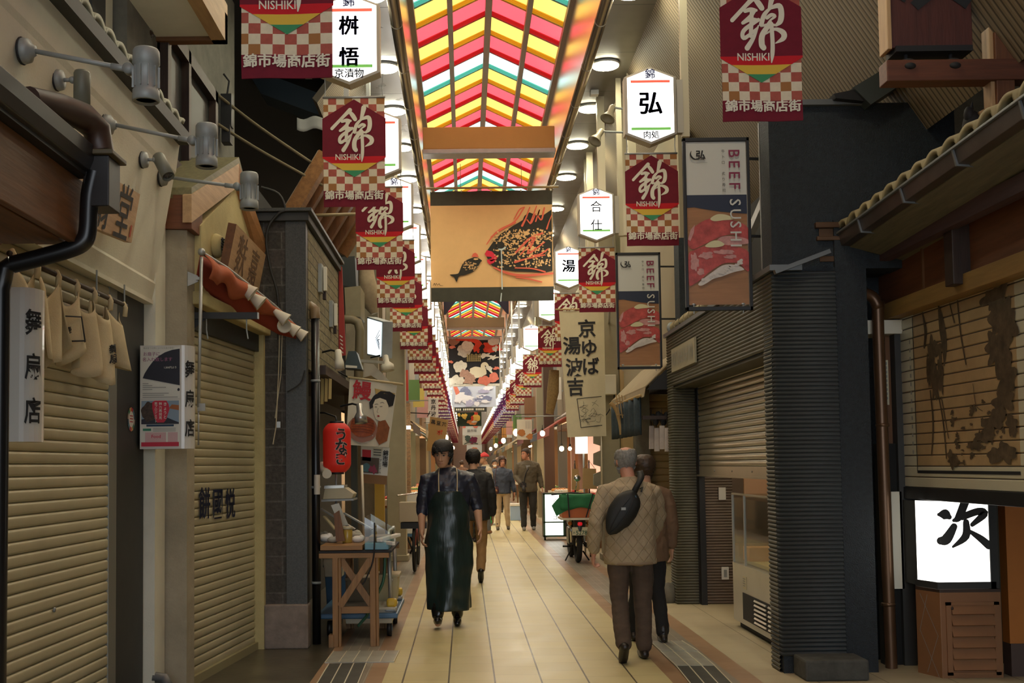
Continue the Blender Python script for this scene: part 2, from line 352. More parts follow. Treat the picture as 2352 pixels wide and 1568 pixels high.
fx = [(-9, -1.09, M_wet, 'floor_left'), (-1.09, -1.018, M_brown, 'trim_1'), (-1.018, -.71, M_drain, 'trim_2'), (-.71, -.59, M_brown, 'trim_3'), (-.59, 1.38, M_tile, 'floor'),
      (1.38, 1.51, M_brown, 'trim_4'), (1.51, 1.83, M_drain, 'trim_5'), (1.83, 1.98, M_brown, 'trim_6'), (1.98, 9, M_side, 'floor_right')]
for a, b, m, n in fx:
    MB().bb((a, -8, -.1), (b, 140, 0), m).struct(n, loc=(0, 0, 0))
M_plate = mat('drain_plate_metal', (.42, .42, .36), .4, .3, var=.2, vs=5); M_grate = mat('drain_grate_dark', (.06, .06, .05), .6, .2, var=.3)
M_line = mat('drain_rib', (.6, .56, .42), .5)
def drain(px, m, lab, n=3):
    p = [fl(*q) for q in px]; mb = MB(); mb.prism([V((q.x, q.y, .001)) for q in p], (0, 0, .006), m)
    for i in range(n + 1):
        t = (i + .02) / (n + .04); a = p[0].lerp(p[1], t); b = p[3].lerp(p[2], t)
        mb.beam(V((a.x, a.y, .008)), V((b.x, b.y, .008)), .008, .004, M_line)
    mb.solo('drain_cover', lab, 'drain cover', 'metal covers over the gutters')
drain([(766, 1497), (918, 1495), (905, 1521), (746, 1523)], M_plate, 'pale metal drain cover on the left, crosswise in front of the wooden table', 5)
drain([(755, 1526), (842, 1524), (815, 1590), (715, 1592)], M_grate, 'dark drain grating at the bottom left edge of the tiled walkway')
drain([(1492, 1473), (1567, 1473), (1603, 1496), (1517, 1496)], M_plate, 'pale drain cover beside the old man, second from the dark grating')
drain([(1517, 1497), (1603, 1497), (1642, 1530), (1552, 1530)], M_plate, 'pale drain cover on the right, touching the dark grating')
drain([(1553, 1531), (1642, 1531), (1700, 1590), (1600, 1590)], M_grate, 'dark drain grating at the bottom right in front of the corrugated shop')
drain([(860, 1330), (905, 1330), (880, 1385), (830, 1385)], M_grate, 'dark drain grating behind the blue trolley')
# --- arcade roof
CX = .39; ZC = 6.0; ZE = 7.27; ZR = 7.74; HW = 1.0; Y0 = -6.0; Y1 = 128.0; ROW = .655
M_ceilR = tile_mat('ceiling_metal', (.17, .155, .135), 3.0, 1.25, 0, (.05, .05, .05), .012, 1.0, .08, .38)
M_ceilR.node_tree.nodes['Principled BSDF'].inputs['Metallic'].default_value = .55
M_ceilL = tile_mat('ceiling_metal_sky_reflected', (.52, .53, .55), 3.0, 1.25, -3, (.10, .10, .12), .012, 1.0, .08, .3)  # right side's metal with the sky's reflection put into its colour
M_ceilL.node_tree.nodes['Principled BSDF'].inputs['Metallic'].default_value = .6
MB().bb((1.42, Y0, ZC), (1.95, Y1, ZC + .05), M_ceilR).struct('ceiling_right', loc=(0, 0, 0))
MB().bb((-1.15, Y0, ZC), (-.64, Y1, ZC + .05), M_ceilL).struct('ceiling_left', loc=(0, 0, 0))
def ribbed(name, col):
    m, N, L, b = nodes_mat(name)
    tc = N.new('ShaderNodeTexCoord'); sp = N.new('ShaderNodeSeparateXYZ'); L.new(tc.outputs['Object'], sp.inputs[0])
    t = mth(N, L, 'ABSOLUTE', mth(N, L, 'SUBTRACT', mth(N, L, 'FRACT', mth(N, L, 'DIVIDE', sp.outputs[1], .055)), .5))
    dk = mth(N, L, 'GREATER_THAN', t, .36); L.new(mixc(N, L, dk, col, tuple(c * .35 for c in col)), b.inputs['Base Color'])
    bp = N.new('ShaderNodeBump'); bp.inputs['Distance'].default_value = .01; bp.inputs['Strength'].default_value = .6
    L.new(mth(N, L, 'SUBTRACT', .5, t), bp.inputs['Height']); L.new(bp.outputs[0], b.inputs['Normal']); b.inputs['Roughness'].default_value = .6
    return m
M_rib = ribbed('ribbed_soffit', (.29, .225, .145))
MB().prism([(1.93, Y0, ZC), (1.93, Y1, ZC), (3.35, Y1, 3.85), (3.35, Y0, 3.85)], (.05, 0, .05), M_rib).struct('ceiling_slope_right', loc=(0, 0, 0))
MB().prism([(-1.12, 11.6, ZC), (-1.12, Y1, ZC), (-1.56, Y1, 5.42), (-1.56, 11.6, 5.42)], (-.05, 0, .05), M_rib).struct('ceiling_slope_left', loc=(0, 0, 0))
MB().bb((-7, Y0, ZC + .06), (-.66, Y1, ZC + .2), M_dark).struct('roof_skyblock_left', loc=(0, 0, 0))  # dark slab added so the sky enters only by the skylight
MB().bb((1.44, Y0, ZC + .06), (7, Y1, ZC + .2), M_dark).struct('roof_skyblock_right', loc=(0, 0, 0))  # matching slab over the right shops, also added to block the sky
MB().bb((-7, Y1, 0), (7, Y1 + .2, 8), M_white).struct('wall_back', loc=(0, Y1, 0))
# upstands with the colours mirrored in them
M_up = mat('skylight_upstand', (.75, .72, .62), .22, .75)
for sx, n in ((-1, 'trim_7'), (1, 'trim_8')):
    x = CX + sx * (HW + .03); MB().bb((x, Y0, ZC), (x + sx * .04, Y1, ZE), M_up).struct(n, loc=(0, 0, 0))
COLS = {'Y': translucent('pane_yellow', (.95, .52, .09)), 'R': translucent('pane_red', (.90, .07, .085)), 'M': translucent('pane_mint', (.66, .95, .90))}
BARS = {'Y': mat('bar_glow_tint_yellow', (.75, .45, .03), .4), 'R': mat('bar_glow_tint_red', (.6, .05, .05), .4), 'M': mat('bar_glow_tint_green', (.12, .55, .40), .4)}  # glow of the panes put into the paint of the grey cross bars
M_raf = mat('rafter_grey', (.34, .30, .25), .5, .3)
seq = 'YRMYR'; win = MB(); bars = MB(); raf = MB(); i0 = int((Y0 - 14.79) / ROW)
i = i0
while 14.79 + i * ROW < Y1 - 1:
    ya = 14.79 + i * ROW; yb = ya + ROW; c = seq[i % 5]; i += 1
    for sx in (-1, 1):
        xe = CX + sx * HW
        q = [(CX, ya, ZR), (xe, ya, ZE), (xe, yb, ZE), (CX, yb, ZR)]
        win.quad(q if sx > 0 else q[::-1], COLS[c])
        if ya < 70:
            d = V((0, -1, 0))
            bars.beam((CX + sx * .02, yb - .05, ZR - .03), (xe, yb - .05, ZE - .03), .05, .05, BARS[c], (0, 1, 0))
            bars.beam((CX + sx * .02, yb - .11, ZR - .012), (xe, yb - .11, ZE - .012), .018, .012, BARS[c], (0, 1, 0))
win.struct('window_1', loc=(0, 0, 0)); bars.struct('trim_9', loc=(0, 0, 0))
for t, w in ((0, .09), (.52, .07), (1, .07)):
    for sx in ((-1, 1) if t else (1,)):
        x = CX + sx * HW * t; z = ZR + (ZE - ZR) * t - .05; raf.bb((x - w / 2, Y0, z - .07), (x + w / 2, Y1, z + .03), M_raf)
raf.struct('trim_10', loc=(0, 0, 0))
# gutter pipes along both edges of the skylight
M_pipe = mat('steel_pipe', (.45, .38, .30), .25, .85)
for x, lab in ((CX - HW - .03, 'long steel pipe along the left edge of the coloured skylight'), (CX + HW + .03, 'long steel pipe along the right edge of the coloured skylight')):
    mb = MB().cyl((x, Y0, ZC - .06), (x, Y1, ZC - .06), .06, M_pipe, 14)
    y = 2.0
    while y < 60: mb.cyl((x, y, ZC - .06), (x, y + .02, ZC - .06), .063, M_raf, 14); y += 1.25
    mb.solo('roof_pipe', lab, 'pipe', 'steel pipes beside the skylight')
# cross beams
M_beam = mat('beam_cream_orange_light', (.62, .36, .10), .55, var=.06, vs=3); M_beam2 = mat('beam_grey', (.42, .42, .33), .55)  # yellow light from the skylight put into the cream beam's colour
for y, m, n in ((15.3, M_beam, 'beam_1'), (35.4, M_beam2, 'beam_2'), (58, M_beam2, 'beam_3'), (82, M_beam2, 'beam_4')):
    mb = MB().bb((CX - .94, y, ZC - .02), (CX + .94, y + .25, ZC + .3), m); mb.bb((CX - .95, y - .02, ZC - .09), (CX + .95, y + .27, ZC - .02), M_steel); mb.struct(n, bevel=.01)
# blue gable where the next stretch of roof begins
M_bluep = mat('gable_blue', (.045, .06, .10), .5)
mb = MB()
for sx in (-1, 1):
    mb.prism([(CX, 33.2, ZR - .1), (CX + sx * 1.0, 33.2, ZE - .15), (CX + sx * 1.0, 33.2, ZC + .1), (CX + sx * .95, 33.2, ZC + .1), (CX, 33.2, ZR - .45)], (0, .1, 0), M_bluep)
mb.struct('wall_gable', loc=(CX, 33.2, ZC))
# ceiling downlights; their glow is added fill, doubled for the far ones
M_dl = lamp('downlight_fill_glow', (.98, .94, .69), DOWN); M_dl2 = lamp('downlight_fill_far', (.98, .94, .74), DOWN * 2); M_dlring = mat('downlight_ring', (.75, .75, .72), .4); M_dloff = mat('downlight_off', (.68, .67, .62), .35)
def downlight(x, y, on, lab):
    t = thing('ceiling_light', lab, 'ceiling light', (x, y, ZC - .03), 'round lights in the arcade ceiling')
    MB().lathe([(.15, 0), (.165, .01), (.16, .03)], (x, y, ZC - .03), M_dlring, n=20).build('rim', t)
    MB().lathe([(.148, 0), (.148, .01)], (x, y, ZC - .036), (M_dl if y < 20 else M_dl2) if on else M_dloff, n=20).build('diffuser', t)
ORD = ['first', 'second', 'third', 'fourth', 'fifth', 'sixth', 'seventh', 'eighth', 'ninth', 'tenth', 'eleventh', 'twelfth', 'thirteenth', 'fourteenth', 'fifteenth', 'sixteenth', 'seventeenth', 'eighteenth', 'nineteenth', 'twentieth',
       'twenty-first', 'twenty-second', 'twenty-third', 'twenty-fourth', 'twenty-fifth', 'twenty-sixth', 'twenty-seventh', 'twenty-eighth', 'twenty-ninth', 'thirtieth', 'thirty-first', 'thirty-second', 'thirty-third', 'thirty-fourth', 'thirty-fifth', 'thirty-sixth', 'thirty-seventh', 'thirty-eighth', 'thirty-ninth', 'fortieth']
ys = [5.9, 8.4, 10.2, 12.1, 13.6, 15.2, 16.9, 19.0, 21.2] + [23.5 + 2.4 * k for k in range(16)] + [64 + 5 * k for k in range(10)]  # nearest pair and farthest run added to brighten both ends
for k, y in enumerate(ys):
    downlight(1.64, y, True, 'round white ceiling light right of the skylight, %s from the front' % ORD[k])
    downlight(-.86, y, True, 'round white ceiling light left of the skylight, %s from the front' % ORD[k])
# small square sensor in the right ceiling
p = at(1383, 217, 12.6)
MB().box((1.62, 13.0, ZC - .03), (.1, .1, .06), M_white).solo('smoke_detector', 'small white square box on the ceiling between two round lights', 'detector', bevel=.006)
# dark walls put in behind the shops to block the sky
MB().bb((-3.6, Y0, 0), (-3.4, Y1, 6.1), M_dark).struct('wall_skyblock_left', loc=(0, 0, 0))
MB().bb((4.6, Y0, 0), (4.8, Y1, 6.1), M_dark).struct('wall_skyblock_right', loc=(0, 0, 0))
# ================================================================ hanging things of the arcade: banners, lanterns, cloths
def brushfr(fr, sc, ox, oy): return lambda x, y: fr(ox + x * sc, oy - y * sc)
NISHIKI_STROKES = [[(528, 180, 62), (430, 270, 46), (268, 432, 46)], [(520, 200, 40), (565, 250, 62), (602, 305, 58)],
    [(415, 335, 40), (480, 318, 46), (540, 328, 30)], [(525, 330, 34), (470, 395, 44), (385, 462, 36)], [(390, 462, 34), (470, 425, 40), (548, 432, 34)],
    [(490, 330, 44), (480, 470, 46), (470, 600, 44)], [(560, 430, 40), (420, 520, 46), (378, 580, 46), (405, 622, 44), (545, 520, 26)], [(560, 490, 16), (500, 620, 44), (430, 725, 58)],
    [(728, 150, 72), (715, 205, 62), (688, 310, 40)], [(690, 312, 30), (625, 380, 48), (590, 480, 52)], [(690, 312, 30), (790, 285, 58), (815, 360, 62), (800, 450, 60), (755, 492, 30)],
    [(655, 412, 40), (705, 382, 40), (745, 398, 30), (690, 440, 22), (650, 492, 26)], [(590, 495, 24), (680, 480, 30), (760, 492, 26)],
    [(690, 470, 50), (600, 590, 62), (590, 690, 66), (610, 728, 60)], [(640, 580, 14), (740, 530, 34), (830, 570, 62), (830, 630, 56), (745, 680, 12)], [(700, 480, 46), (708, 680, 46), (704, 800, 44), (694, 885, 12)]]
def banner_mesh(red=True):
    w, h = .42, .76
    cl = [mat('banner_cream', (.74, .66, .47), .9, var=.08, vs=30), mat('banner_brick', (.42, .10, .07), .9, var=.15, vs=25), mat('banner_tan', (.36, .16, .05), .9), mat('banner_maroon', (.17, .008, .022), .9, var=.12, vs=20),
          mat('banner_red', (.58, .012, .02), .9), mat('banner_gold', (.72, .48, .06), .9), mat('banner_green', (.05, .28, .12), .9), mat('banner_letter', (.78, .74, .58), .9)] if red else \
         [mat('banner_pale', (.62, .62, .72), .9), mat('banner_violet', (.16, .08, .30), .9), mat('banner_lilac', (.26, .18, .42), .9), mat('banner_plum', (.09, .015, .10), .9),
          mat('banner_plum2', (.30, .02, .16), .9), mat('banner_pale', (.62, .62, .72), .9), mat('banner_violet', (.16, .08, .30), .9), mat('banner_letter', (.78, .74, .58), .9)]
    cream, brick, tan, mar, red_, gold, green, let = cl
    def fr(off):
        def g(x, y):
            u = x / w + .5; v = 1 + y / h
            return V((x, -.006 * math.sin(u * 7 + v * 3) * (1.1 - v) - .004 * math.sin(v * 11 + u * 2) * (1.05 - v) - off, y))
        return g
    mb = MB(); f0 = fr(0); nx, ny = 8, 13; cw, ch = w / 7.6, h * .855 / ny; rd = random.Random(4)
    for j in range(ny):
        for i in range(nx):
            x0 = -w / 2 + max(0, i - .4) * cw; x1 = min(w / 2, -w / 2 + (i + .6) * cw)
            c = cream if (i + j) % 2 == 0 else (tan if rd.random() < .2 else brick)
            mb.rect(f0, x0, -(j + 1) * ch, x1, -j * ch, c)
    zb = -ny * ch
    mb.grid(lambda u, v: f0(-w / 2 + w * u, zb + (-h - zb) * v), 10, 4, mar)
    mb.grid(lambda u, v: f0(-w / 2 + w * u, -h * v) + V((0, .006, 0)), 8, 8, mar)      # back of the cloth
    f1 = fr(.004)     # hexagon in slices: (y, half width)
    sc = h / 1500; fb = brushfr(fr(.008), sc, 0, 0); cxp = 585
    def hx(y): return 455 * max(0, (y - 30) / 265) if y < 295 else (455 if y < 835 else 455 * max(0, 1 - (y - 835) / 255))
    for a, b, m in ((30, 120, mar), (120, 295, mar), (295, 480, mar), (480, 660, mar), (660, 815, mar), (815, 835, red_), (835, 905, red_), (905, 1000, gold), (1000, 1090, green)):
        mb.grid(lambda u, v: f1((u * 2 - 1) * hx(a + (b - a) * v) * sc * .94, -(a + (b - a) * v) * sc), 6, 1, m, False)
    g = lambda x, y: fb(x - cxp, y)
    g2 = lambda x, y: fr(.008)((x - cxp) * sc * .94, -y * sc)
    for st in NISHIKI_STROKES: mb.stroke(st, g2, let)
    mb.text('NISHIKI', fr(.008), -85 * sc, -818 * sc, 112 * sc, let, .012, sx=.92)
    mb.btext('錦市場商店街', fr(.009), 0, -1345 * sc, 132 * sc, let, .028)
    return mb
BAN = {}
def banner(x, y, ztop, lab, red=True, rz=0):
    if red not in BAN:
        t = thing('market_banner', lab, 'banner', (0, 0, 0), 'checkered market banners')
        banner_mesh(red).build('cloth', t)
        MB().cyl((-.215, 0, .0), (.215, 0, .0), .008, M_steel, 8).build('rod', t)
        mb = MB()
        for sx in (-1, 1): mb.tube([(sx * .2, 0, .0), (sx * .195, .0, .06), (sx * .2, 0, .165)], .004, M_steel, 5)
        mb.build('chain', t)
        BAN[red] = t; t.location = (x, y, ztop); t.rotation_euler = (0, 0, rz); return t
    return dup(BAN[red], (x, y, ztop), rz, lab)
M_lan = lamp('lantern_face', (1.0, .97, .90), LANTERN); M_lanside = mat('lantern_side', (.62, .55, .42), .5); M_lframe = mat('lantern_frame', (.40, .36, .29), .5, .3)
M_ired = lamp('lantern_red', (.9, .09, .05), .7); M_igrn = lamp('lantern_green', (.15, .45, .08), .45); M_lnavy = mat('lantern_ink', (.03, .04, .15), .7)
LW, LH, LP, LD = .21, .235, .085, .11      # half width, half height, point height, depth
def hexpts(k=0): w, h = LW - k, LH - k * .4; return [(-w, -h), (0, -h - LP + k * .5), (w, -h), (w, h), (.0, h + LP - k * .5), (-w, h)]
LAN = {}
def lantern(x, y, zc, lab, main='', sub='', style=0, pole=True, rz=0):
    key = (main, sub)
    if key in LAN: return dup(LAN[key], (x, y, zc), rz, lab)
    t = thing('hexagonal_lantern', lab, 'sign', (0, 0, 0), 'lit hexagonal shop signs')
    b = MB(); o = [(px, -LD / 2, pz) for px, pz in hexpts()]; n = 6
    ib = [(px, -LD / 2 - .004, pz) for px, pz in hexpts(.022)]
    b.add([V(p) for p in o] + [V(p) + V((0, LD, 0)) for p in o], [(i, (i + 1) % 6, 6 + (i + 1) % 6, 6 + i) for i in range(6)], M_lanside)
    for s in (0, LD):
        q = [V(p) + V((0, s, 0)) for p in o]; r = [V((p[0], p[1] + (s + .008 if s else 0), p[2])) for p in ib]
        b.add(q + r, [(i, (i + 1) % 6, 6 + (i + 1) % 6, 6 + i) for i in range(6)], M_lframe)
    b.build('case', t)
    for s in (0, 1):
        f = MB(); ysgn = -LD / 2 - .002 if not s else LD / 2 + .002
        pts = [(px, pz) for px, pz in hexpts(.02)]
        f.quad([(px, ysgn, pz) for px, pz in (pts if not s else pts[::-1])], M_lan)
        fr = (lambda u, v: V((u, ysgn - .004, v))) if not s else (lambda u, v: V((-u, ysgn + .004, v)))
        f.text('錦', fr, 0, LH + .025, .085, M_lnavy, .02)
        f.rect(fr, -.16, LH - .05, .16, LH - .028, M_ired); f.rect(fr, -.16, -LH + .03, .16, -LH + .052, M_igrn)
        if main:
            k = len(main)
            if k == 1: f.btext(main, fr, 0, .02, .2, M_lnavy, .025)
            else: f.btext(main, fr, 0, .09, .28 / k, M_lnavy, .03 if main != '合仕' else .0, vert=True, gap=1.55)
        if sub: f.btext(sub, fr, 0, -LH - .008, .068, M_lnavy, .015)
        f.build('face', t)
    if not pole:
        MB().bb((-LW - .06, -.03, -.22), (-LW - .01, .03, .22), M_lframe).bb((-LW - .10, -.025, -.25), (-LW - .055, .025, 1.6), mat('pole_steel', (.34, .33, .31), .45, .3)).build('pole', t)
    if pole:
        MB().bb((LW + .01, -.03, -.22), (LW + .06, .03, .22), M_lframe).bb((LW + .05, -.025, -.25), (LW + .11, .025, 1.75), mat('pole_cream', (.50, .44, .30), .5)).build('pole', t)
    LAN[key] = t; t.location = (x, y, zc); t.rotation_euler = (0, 0, rz); return t
XL, XR, ZL = -.76, 1.56, 4.40
lyL = [2.6, 4.93, 7.35, 9.8, 12.1, 14.2, 16.4] + [18.6 + 2.3 * k for k in range(33)]
lyR = [5.65, 8.76, 12.6, 16.0, 19.7, 24.9, 28.7, 32.3, 35.5] + [38.6 + 2.5 * k for k in range(24)]
txtL = {7.35: ('桝悟', '京漬物'), 9.8: ('', ''), 12.1: ('', '')}
txtR = {8.76: ('弘', '肉処'), 12.6: ('合仕', ''), 16.0: ('湯', '')}
for k, y in enumerate(lyL):
    if y < 4.5: continue
    m, s_ = txtL.get(y, ('', ''))
    nm = {'桝悟': 'lit white hexagonal sign with two brush characters beside the nearest left banner'}.get(m, 'lit white hexagonal shop sign in the left row, %s from the front' % ORD[k - 1])
    lantern(XL + (.0 if y > 6 else -.02), y, ZL, nm, m, s_, pole=False)
for k, y in enumerate(lyR):
    if y < 6: continue
    m, s_ = txtR.get(y, ('', ''))
    nm = {'弘': 'lit white hexagonal sign with the large character 弘, above the right banner', '合仕': 'lit white hexagonal sign with faint thin writing, second from the front on the right'}.get(m, 'lit white hexagonal shop sign in the right row, %s from the front' % ORD[k - 1])
    lantern(XR + (-.02 if y < 9 else 0), y, ZL - .02, nm, m, s_, pole=True)
# checkered banners below the signs
banner(-.80, 4.93, 4.03, 'largest red checkered market banner at the top left, cut by the frame')
for k, (x, y, z) in enumerate([(-.735, 7.35, 4.01), (-.755, 9.8, 4.02), (-.755, 12.1, 4.01), (-.755, 14.2, 4.0), (-.755, 16.4, 4.0)] + [(-.755, 18.6 + 2.3 * i, 4.0) for i in range(30)]):
    red = not (36 < y < 42)
    banner(x, y, z, ('red' if red else 'purple') + ' checkered market banner hanging in the left row, %s from the front' % ORD[k + 1], red, random.uniform(-.05, .05) if k > 2 else 0)
banner(1.59, 5.65, 4.03, 'largest red checkered market banner on the right, in front of the ribbed soffit')
for k, (x, y, z) in enumerate([(1.545, 8.76, 4.0), (1.56, 12.6, 4.0), (1.56, 16.0, 4.0), (1.56, 19.7, 4.0), (1.56, 24.9, 4.0), (1.56, 28.7, 4.0), (1.56, 32.3, 4.0), (1.56, 35.5, 4.0)] + [(1.56, 38.6 + 2.5 * i, 4.0) for i in range(22)]):
    red = not (38 < y < 52)
    banner(x, y, z, ('red' if red else 'purple') + ' checkered market banner hanging in the right row, %s from the front' % ORD[k + 1], red, random.uniform(-.05, .05) if k > 1 else 0)
# ---------------------------------------------------------------- large cloth with two fish
def fish_cloth():
    Y = 16.5; a = at(988, 440, Y); b = at(1272, 690, Y); w = b.x - a.x; h = a.z - b.z
    t = thing('fish_print_banner', 'large tan cloth with black bands printed with a big red-lipped fish facing a small fish', 'banner', (a.x + w / 2, Y, b.z))
    tan = mat('cloth_tan', (.78, .47, .20), .85, var=.06, vs=4); blk = mat('cloth_olive_black', (.055, .052, .035), .85, var=.2, vs=5)
    fb = mat('fish_black', (.03, .027, .02), .9); fr_ = mat('fish_red', (.72, .14, .08), .9); lip = mat('lip_red', (.70, .03, .06), .9); wt = mat('fish_eye', (.82, .74, .58), .9); bl = mat('tear_blue', (.55, .62, .60), .9)
    k = w / 1440
    def f(off): return lambda x, y: V((a.x + (x - 160) * k, Y - off, a.z - (y - 95) * k))
    c = MB(); f0 = f(0); yb = 95 + h / k
    c.grid(lambda u, v: f0(160 + 1440 * u, 95 + (265 - 95) * v) + V((0, .02 * math.sin(u * 25) * (1 - v), 0)), 24, 3, blk); c.grid(lambda u, v: f0(160 + 1440 * u, 265 + 975 * v), 12, 6, tan)
    c.grid(lambda u, v: f0(160 + 1440 * u, 1240 + (yb - 1240) * v), 12, 3, blk)
    c.build('cloth', t)
    d = MB(); f1 = f(.02); f2 = f(.024); f3 = f(.028)
    body = [(1590, 330), (1500, 390), (1420, 400), (1330, 360), (1270, 400), (1250, 450), (1130, 520), (990, 610), (900, 700), (830, 800), (820, 880), (880, 990), (960, 1030), (1150, 1060), (1350, 1070), (1480, 1080), (1590, 1060)]
    cx, cy = 1300, 750; d.poly(f1, body, fb)
    rd = random.Random(5)
    for i in range(420):
        x = rd.uniform(900, 1580); y = rd.uniform(520, 1030)
        if rd.random() < .55: x = rd.choice((1010, 1120, 1080, 1280, 1560, 1420, 1380, 1200)) + rd.gauss(0, 45); y = rd.choice((620, 830, 900, 760, 600, 680, 960)) + rd.gauss(0, 40)
        if 880 < x < 1585 and 560 < y < 1020: d.blob(f2, x, y, rd.uniform(4, 18), rd.uniform(4, 14), tan, .4, 8)
    for x, y, s_ in ((1230, 790, 40), (1350, 790, 42), (1290, 610, 35)): d.blob(f2, x, y, s_, s_ * .7, tan, .3, 10)
    for st in ([(820, 735, 10), (900, 630, 16), (1030, 540, 22), (1160, 480, 22)], [(870, 650, 10), (980, 560, 18), (1150, 470, 18), (1270, 300, 14)], [(1150, 440, 12), (1210, 330, 14), (1260, 300, 10)], [(1240, 520, 26), (1290, 420, 18), (1335, 300, 12)], [(1335, 495, 16), (1380, 380, 14), (1415, 285, 10)], [(1300, 450, 14), (1345, 490, 16), (1400, 380, 12)],
               [(1400, 470, 16), (1450, 330, 12), (1430, 400, 14), (1470, 450, 18), (1505, 310, 18)], [(1530, 560, 20), (1560, 470, 12), (1590, 400, 10)], [(1140, 860, 22), (1320, 680, 26), (1480, 610, 22)], [(1220, 860, 16), (1400, 650, 16), (1300, 850, 26), (1500, 720, 14)], [(1350, 880, 18), (1450, 860, 20), (1540, 800, 14)],
               [(1150, 950, 28), (1300, 910, 18), (1500, 870, 14)], [(900, 1010, 18), (1060, 1080, 28), (1250, 1110, 30), (1590, 1090, 22)], [(1160, 1130, 14), (1300, 1150, 18), (1460, 1190, 14)], [(1150, 1020, 14), (1350, 1030, 16), (1500, 1070, 18)]):
        d.stroke(st, f2, fr_)
    d.poly(f2, [(795, 850), (820, 805), (880, 820), (940, 885), (940, 905), (870, 940), (820, 890)], lip); d.poly(f2, [(818, 915), (870, 920), (938, 905), (900, 955), (850, 975), (825, 950)], lip); d.poly(f3, [(815, 880), (870, 885), (880, 900), (830, 912)], fb)
    d.blob(f3, 982, 750, 48, 44, fb, .02); d.blob(f(.031), 982, 748, 42, 38, wt, .02); d.stroke([(960, 752, 8), (982, 738, 10), (1005, 752, 8)], f(.034), fb)
    d.stroke([(960, 795, 14), (1000, 800, 22), (1040, 775, 16)], f(.034), bl); d.stroke([(990, 810, 12), (993, 950, 13), (992, 1100, 11), (994, 1265, 16)], f(.034), bl); d.stroke([(985, 1320, 12), (975, 1410, 16)], f(.034), bl)
    sm = [(760, 925), (700, 890), (640, 895), (560, 930), (520, 990), (495, 1050), (470, 1080), (380, 1090), (430, 1120), (460, 1175), (490, 1110), (560, 1095), (650, 1060), (710, 1000), (745, 945)]
    d.spoly(f1, sm, fb)
    for i in range(45): d.blob(f2, rd.gauss(600, 45), rd.gauss(990, 35), rd.uniform(5, 14), rd.uniform(3, 7), tan, .4, 7)
    d.blob(f3, 690, 910, 26, 12, tan, .2); d.poly(f2, [(640, 882), (655, 845), (685, 832), (710, 850), (722, 884)], fr_)
    d.stroke([(185, 1215, 5), (200, 1190, 6), (208, 1215, 5), (222, 1190, 5), (235, 1212, 5), (255, 1195, 5), (265, 1215, 5), (300, 1220, 3)], f2, fb)
    d.build('fish_print', t)
    MB().cyl((a.x - .06, Y, a.z + .05), (a.x + w + .1, Y, a.z + .05), .017, mat('bamboo', (.45, .30, .13), .5)).build('hanging_pole', t)
    m = MB()
    for i in range(5):
        x = a.x + .02 + (w - .04) * i / 4; m.ell((x, Y - .01, a.z), (.012, .012, .016), M_offw, n=8, m=6)
    for q in (.25, .75): m.tube([(a.x + w * q, Y, a.z + .05), (a.x + w * q, Y, ZC + .1)], .005, M_dsteel, 5)
    m.build('hook', t)
fish_cloth()
# ---------------------------------------------------------------- further cloths, simple patterns in the colours seen
def cloth(px, Y, lab, base, draw, name='printed_cloth_banner'):
    x0, y0, x1, y1 = px; a = at(x0, y0, Y); b = at(x1, y1, Y); w = b.x - a.x; h = a.z - b.z
    t = thing(name, lab, 'banner', (a.x + w / 2, Y, b.z))
    f = lambda off: (lambda u, v: V((a.x + w * u, Y - off + .015 * math.sin(u * 9), a.z - h * v)))
    mb = MB().grid(lambda u, v: f(0)(u, v), 14, 4, base); draw(mb, f); mb.build('cloth', t)
    MB().cyl((a.x - .06, Y, a.z + .02), (b.x + .06, Y, a.z + .02), .015, M_steel).build('hanging_pole', t)
    m = MB()
    for q in (.1, .9): m.tube([(a.x + w * q, Y, a.z + .02), (a.x + w * q, Y, max(ZC, a.z + .05))], .006, M_dsteel, 5)
    m.build('cord', t)
g_ = mat('print_grey', (.52, .50, .44), .9, var=.2, vs=15); gl = mat('print_pale', (.68, .66, .58), .9, var=.15, vs=15); rd_ = mat('print_red', (.62, .06, .03), .9, var=.15, vs=10); pk = mat('print_coral', (.68, .20, .14), .9, var=.15, vs=12)
cream_ = mat('print_cream', (.72, .68, .52), .9); brn = mat('print_brown', (.30, .15, .10), .9); blk_ = mat('print_black', (.02, .02, .025), .9)
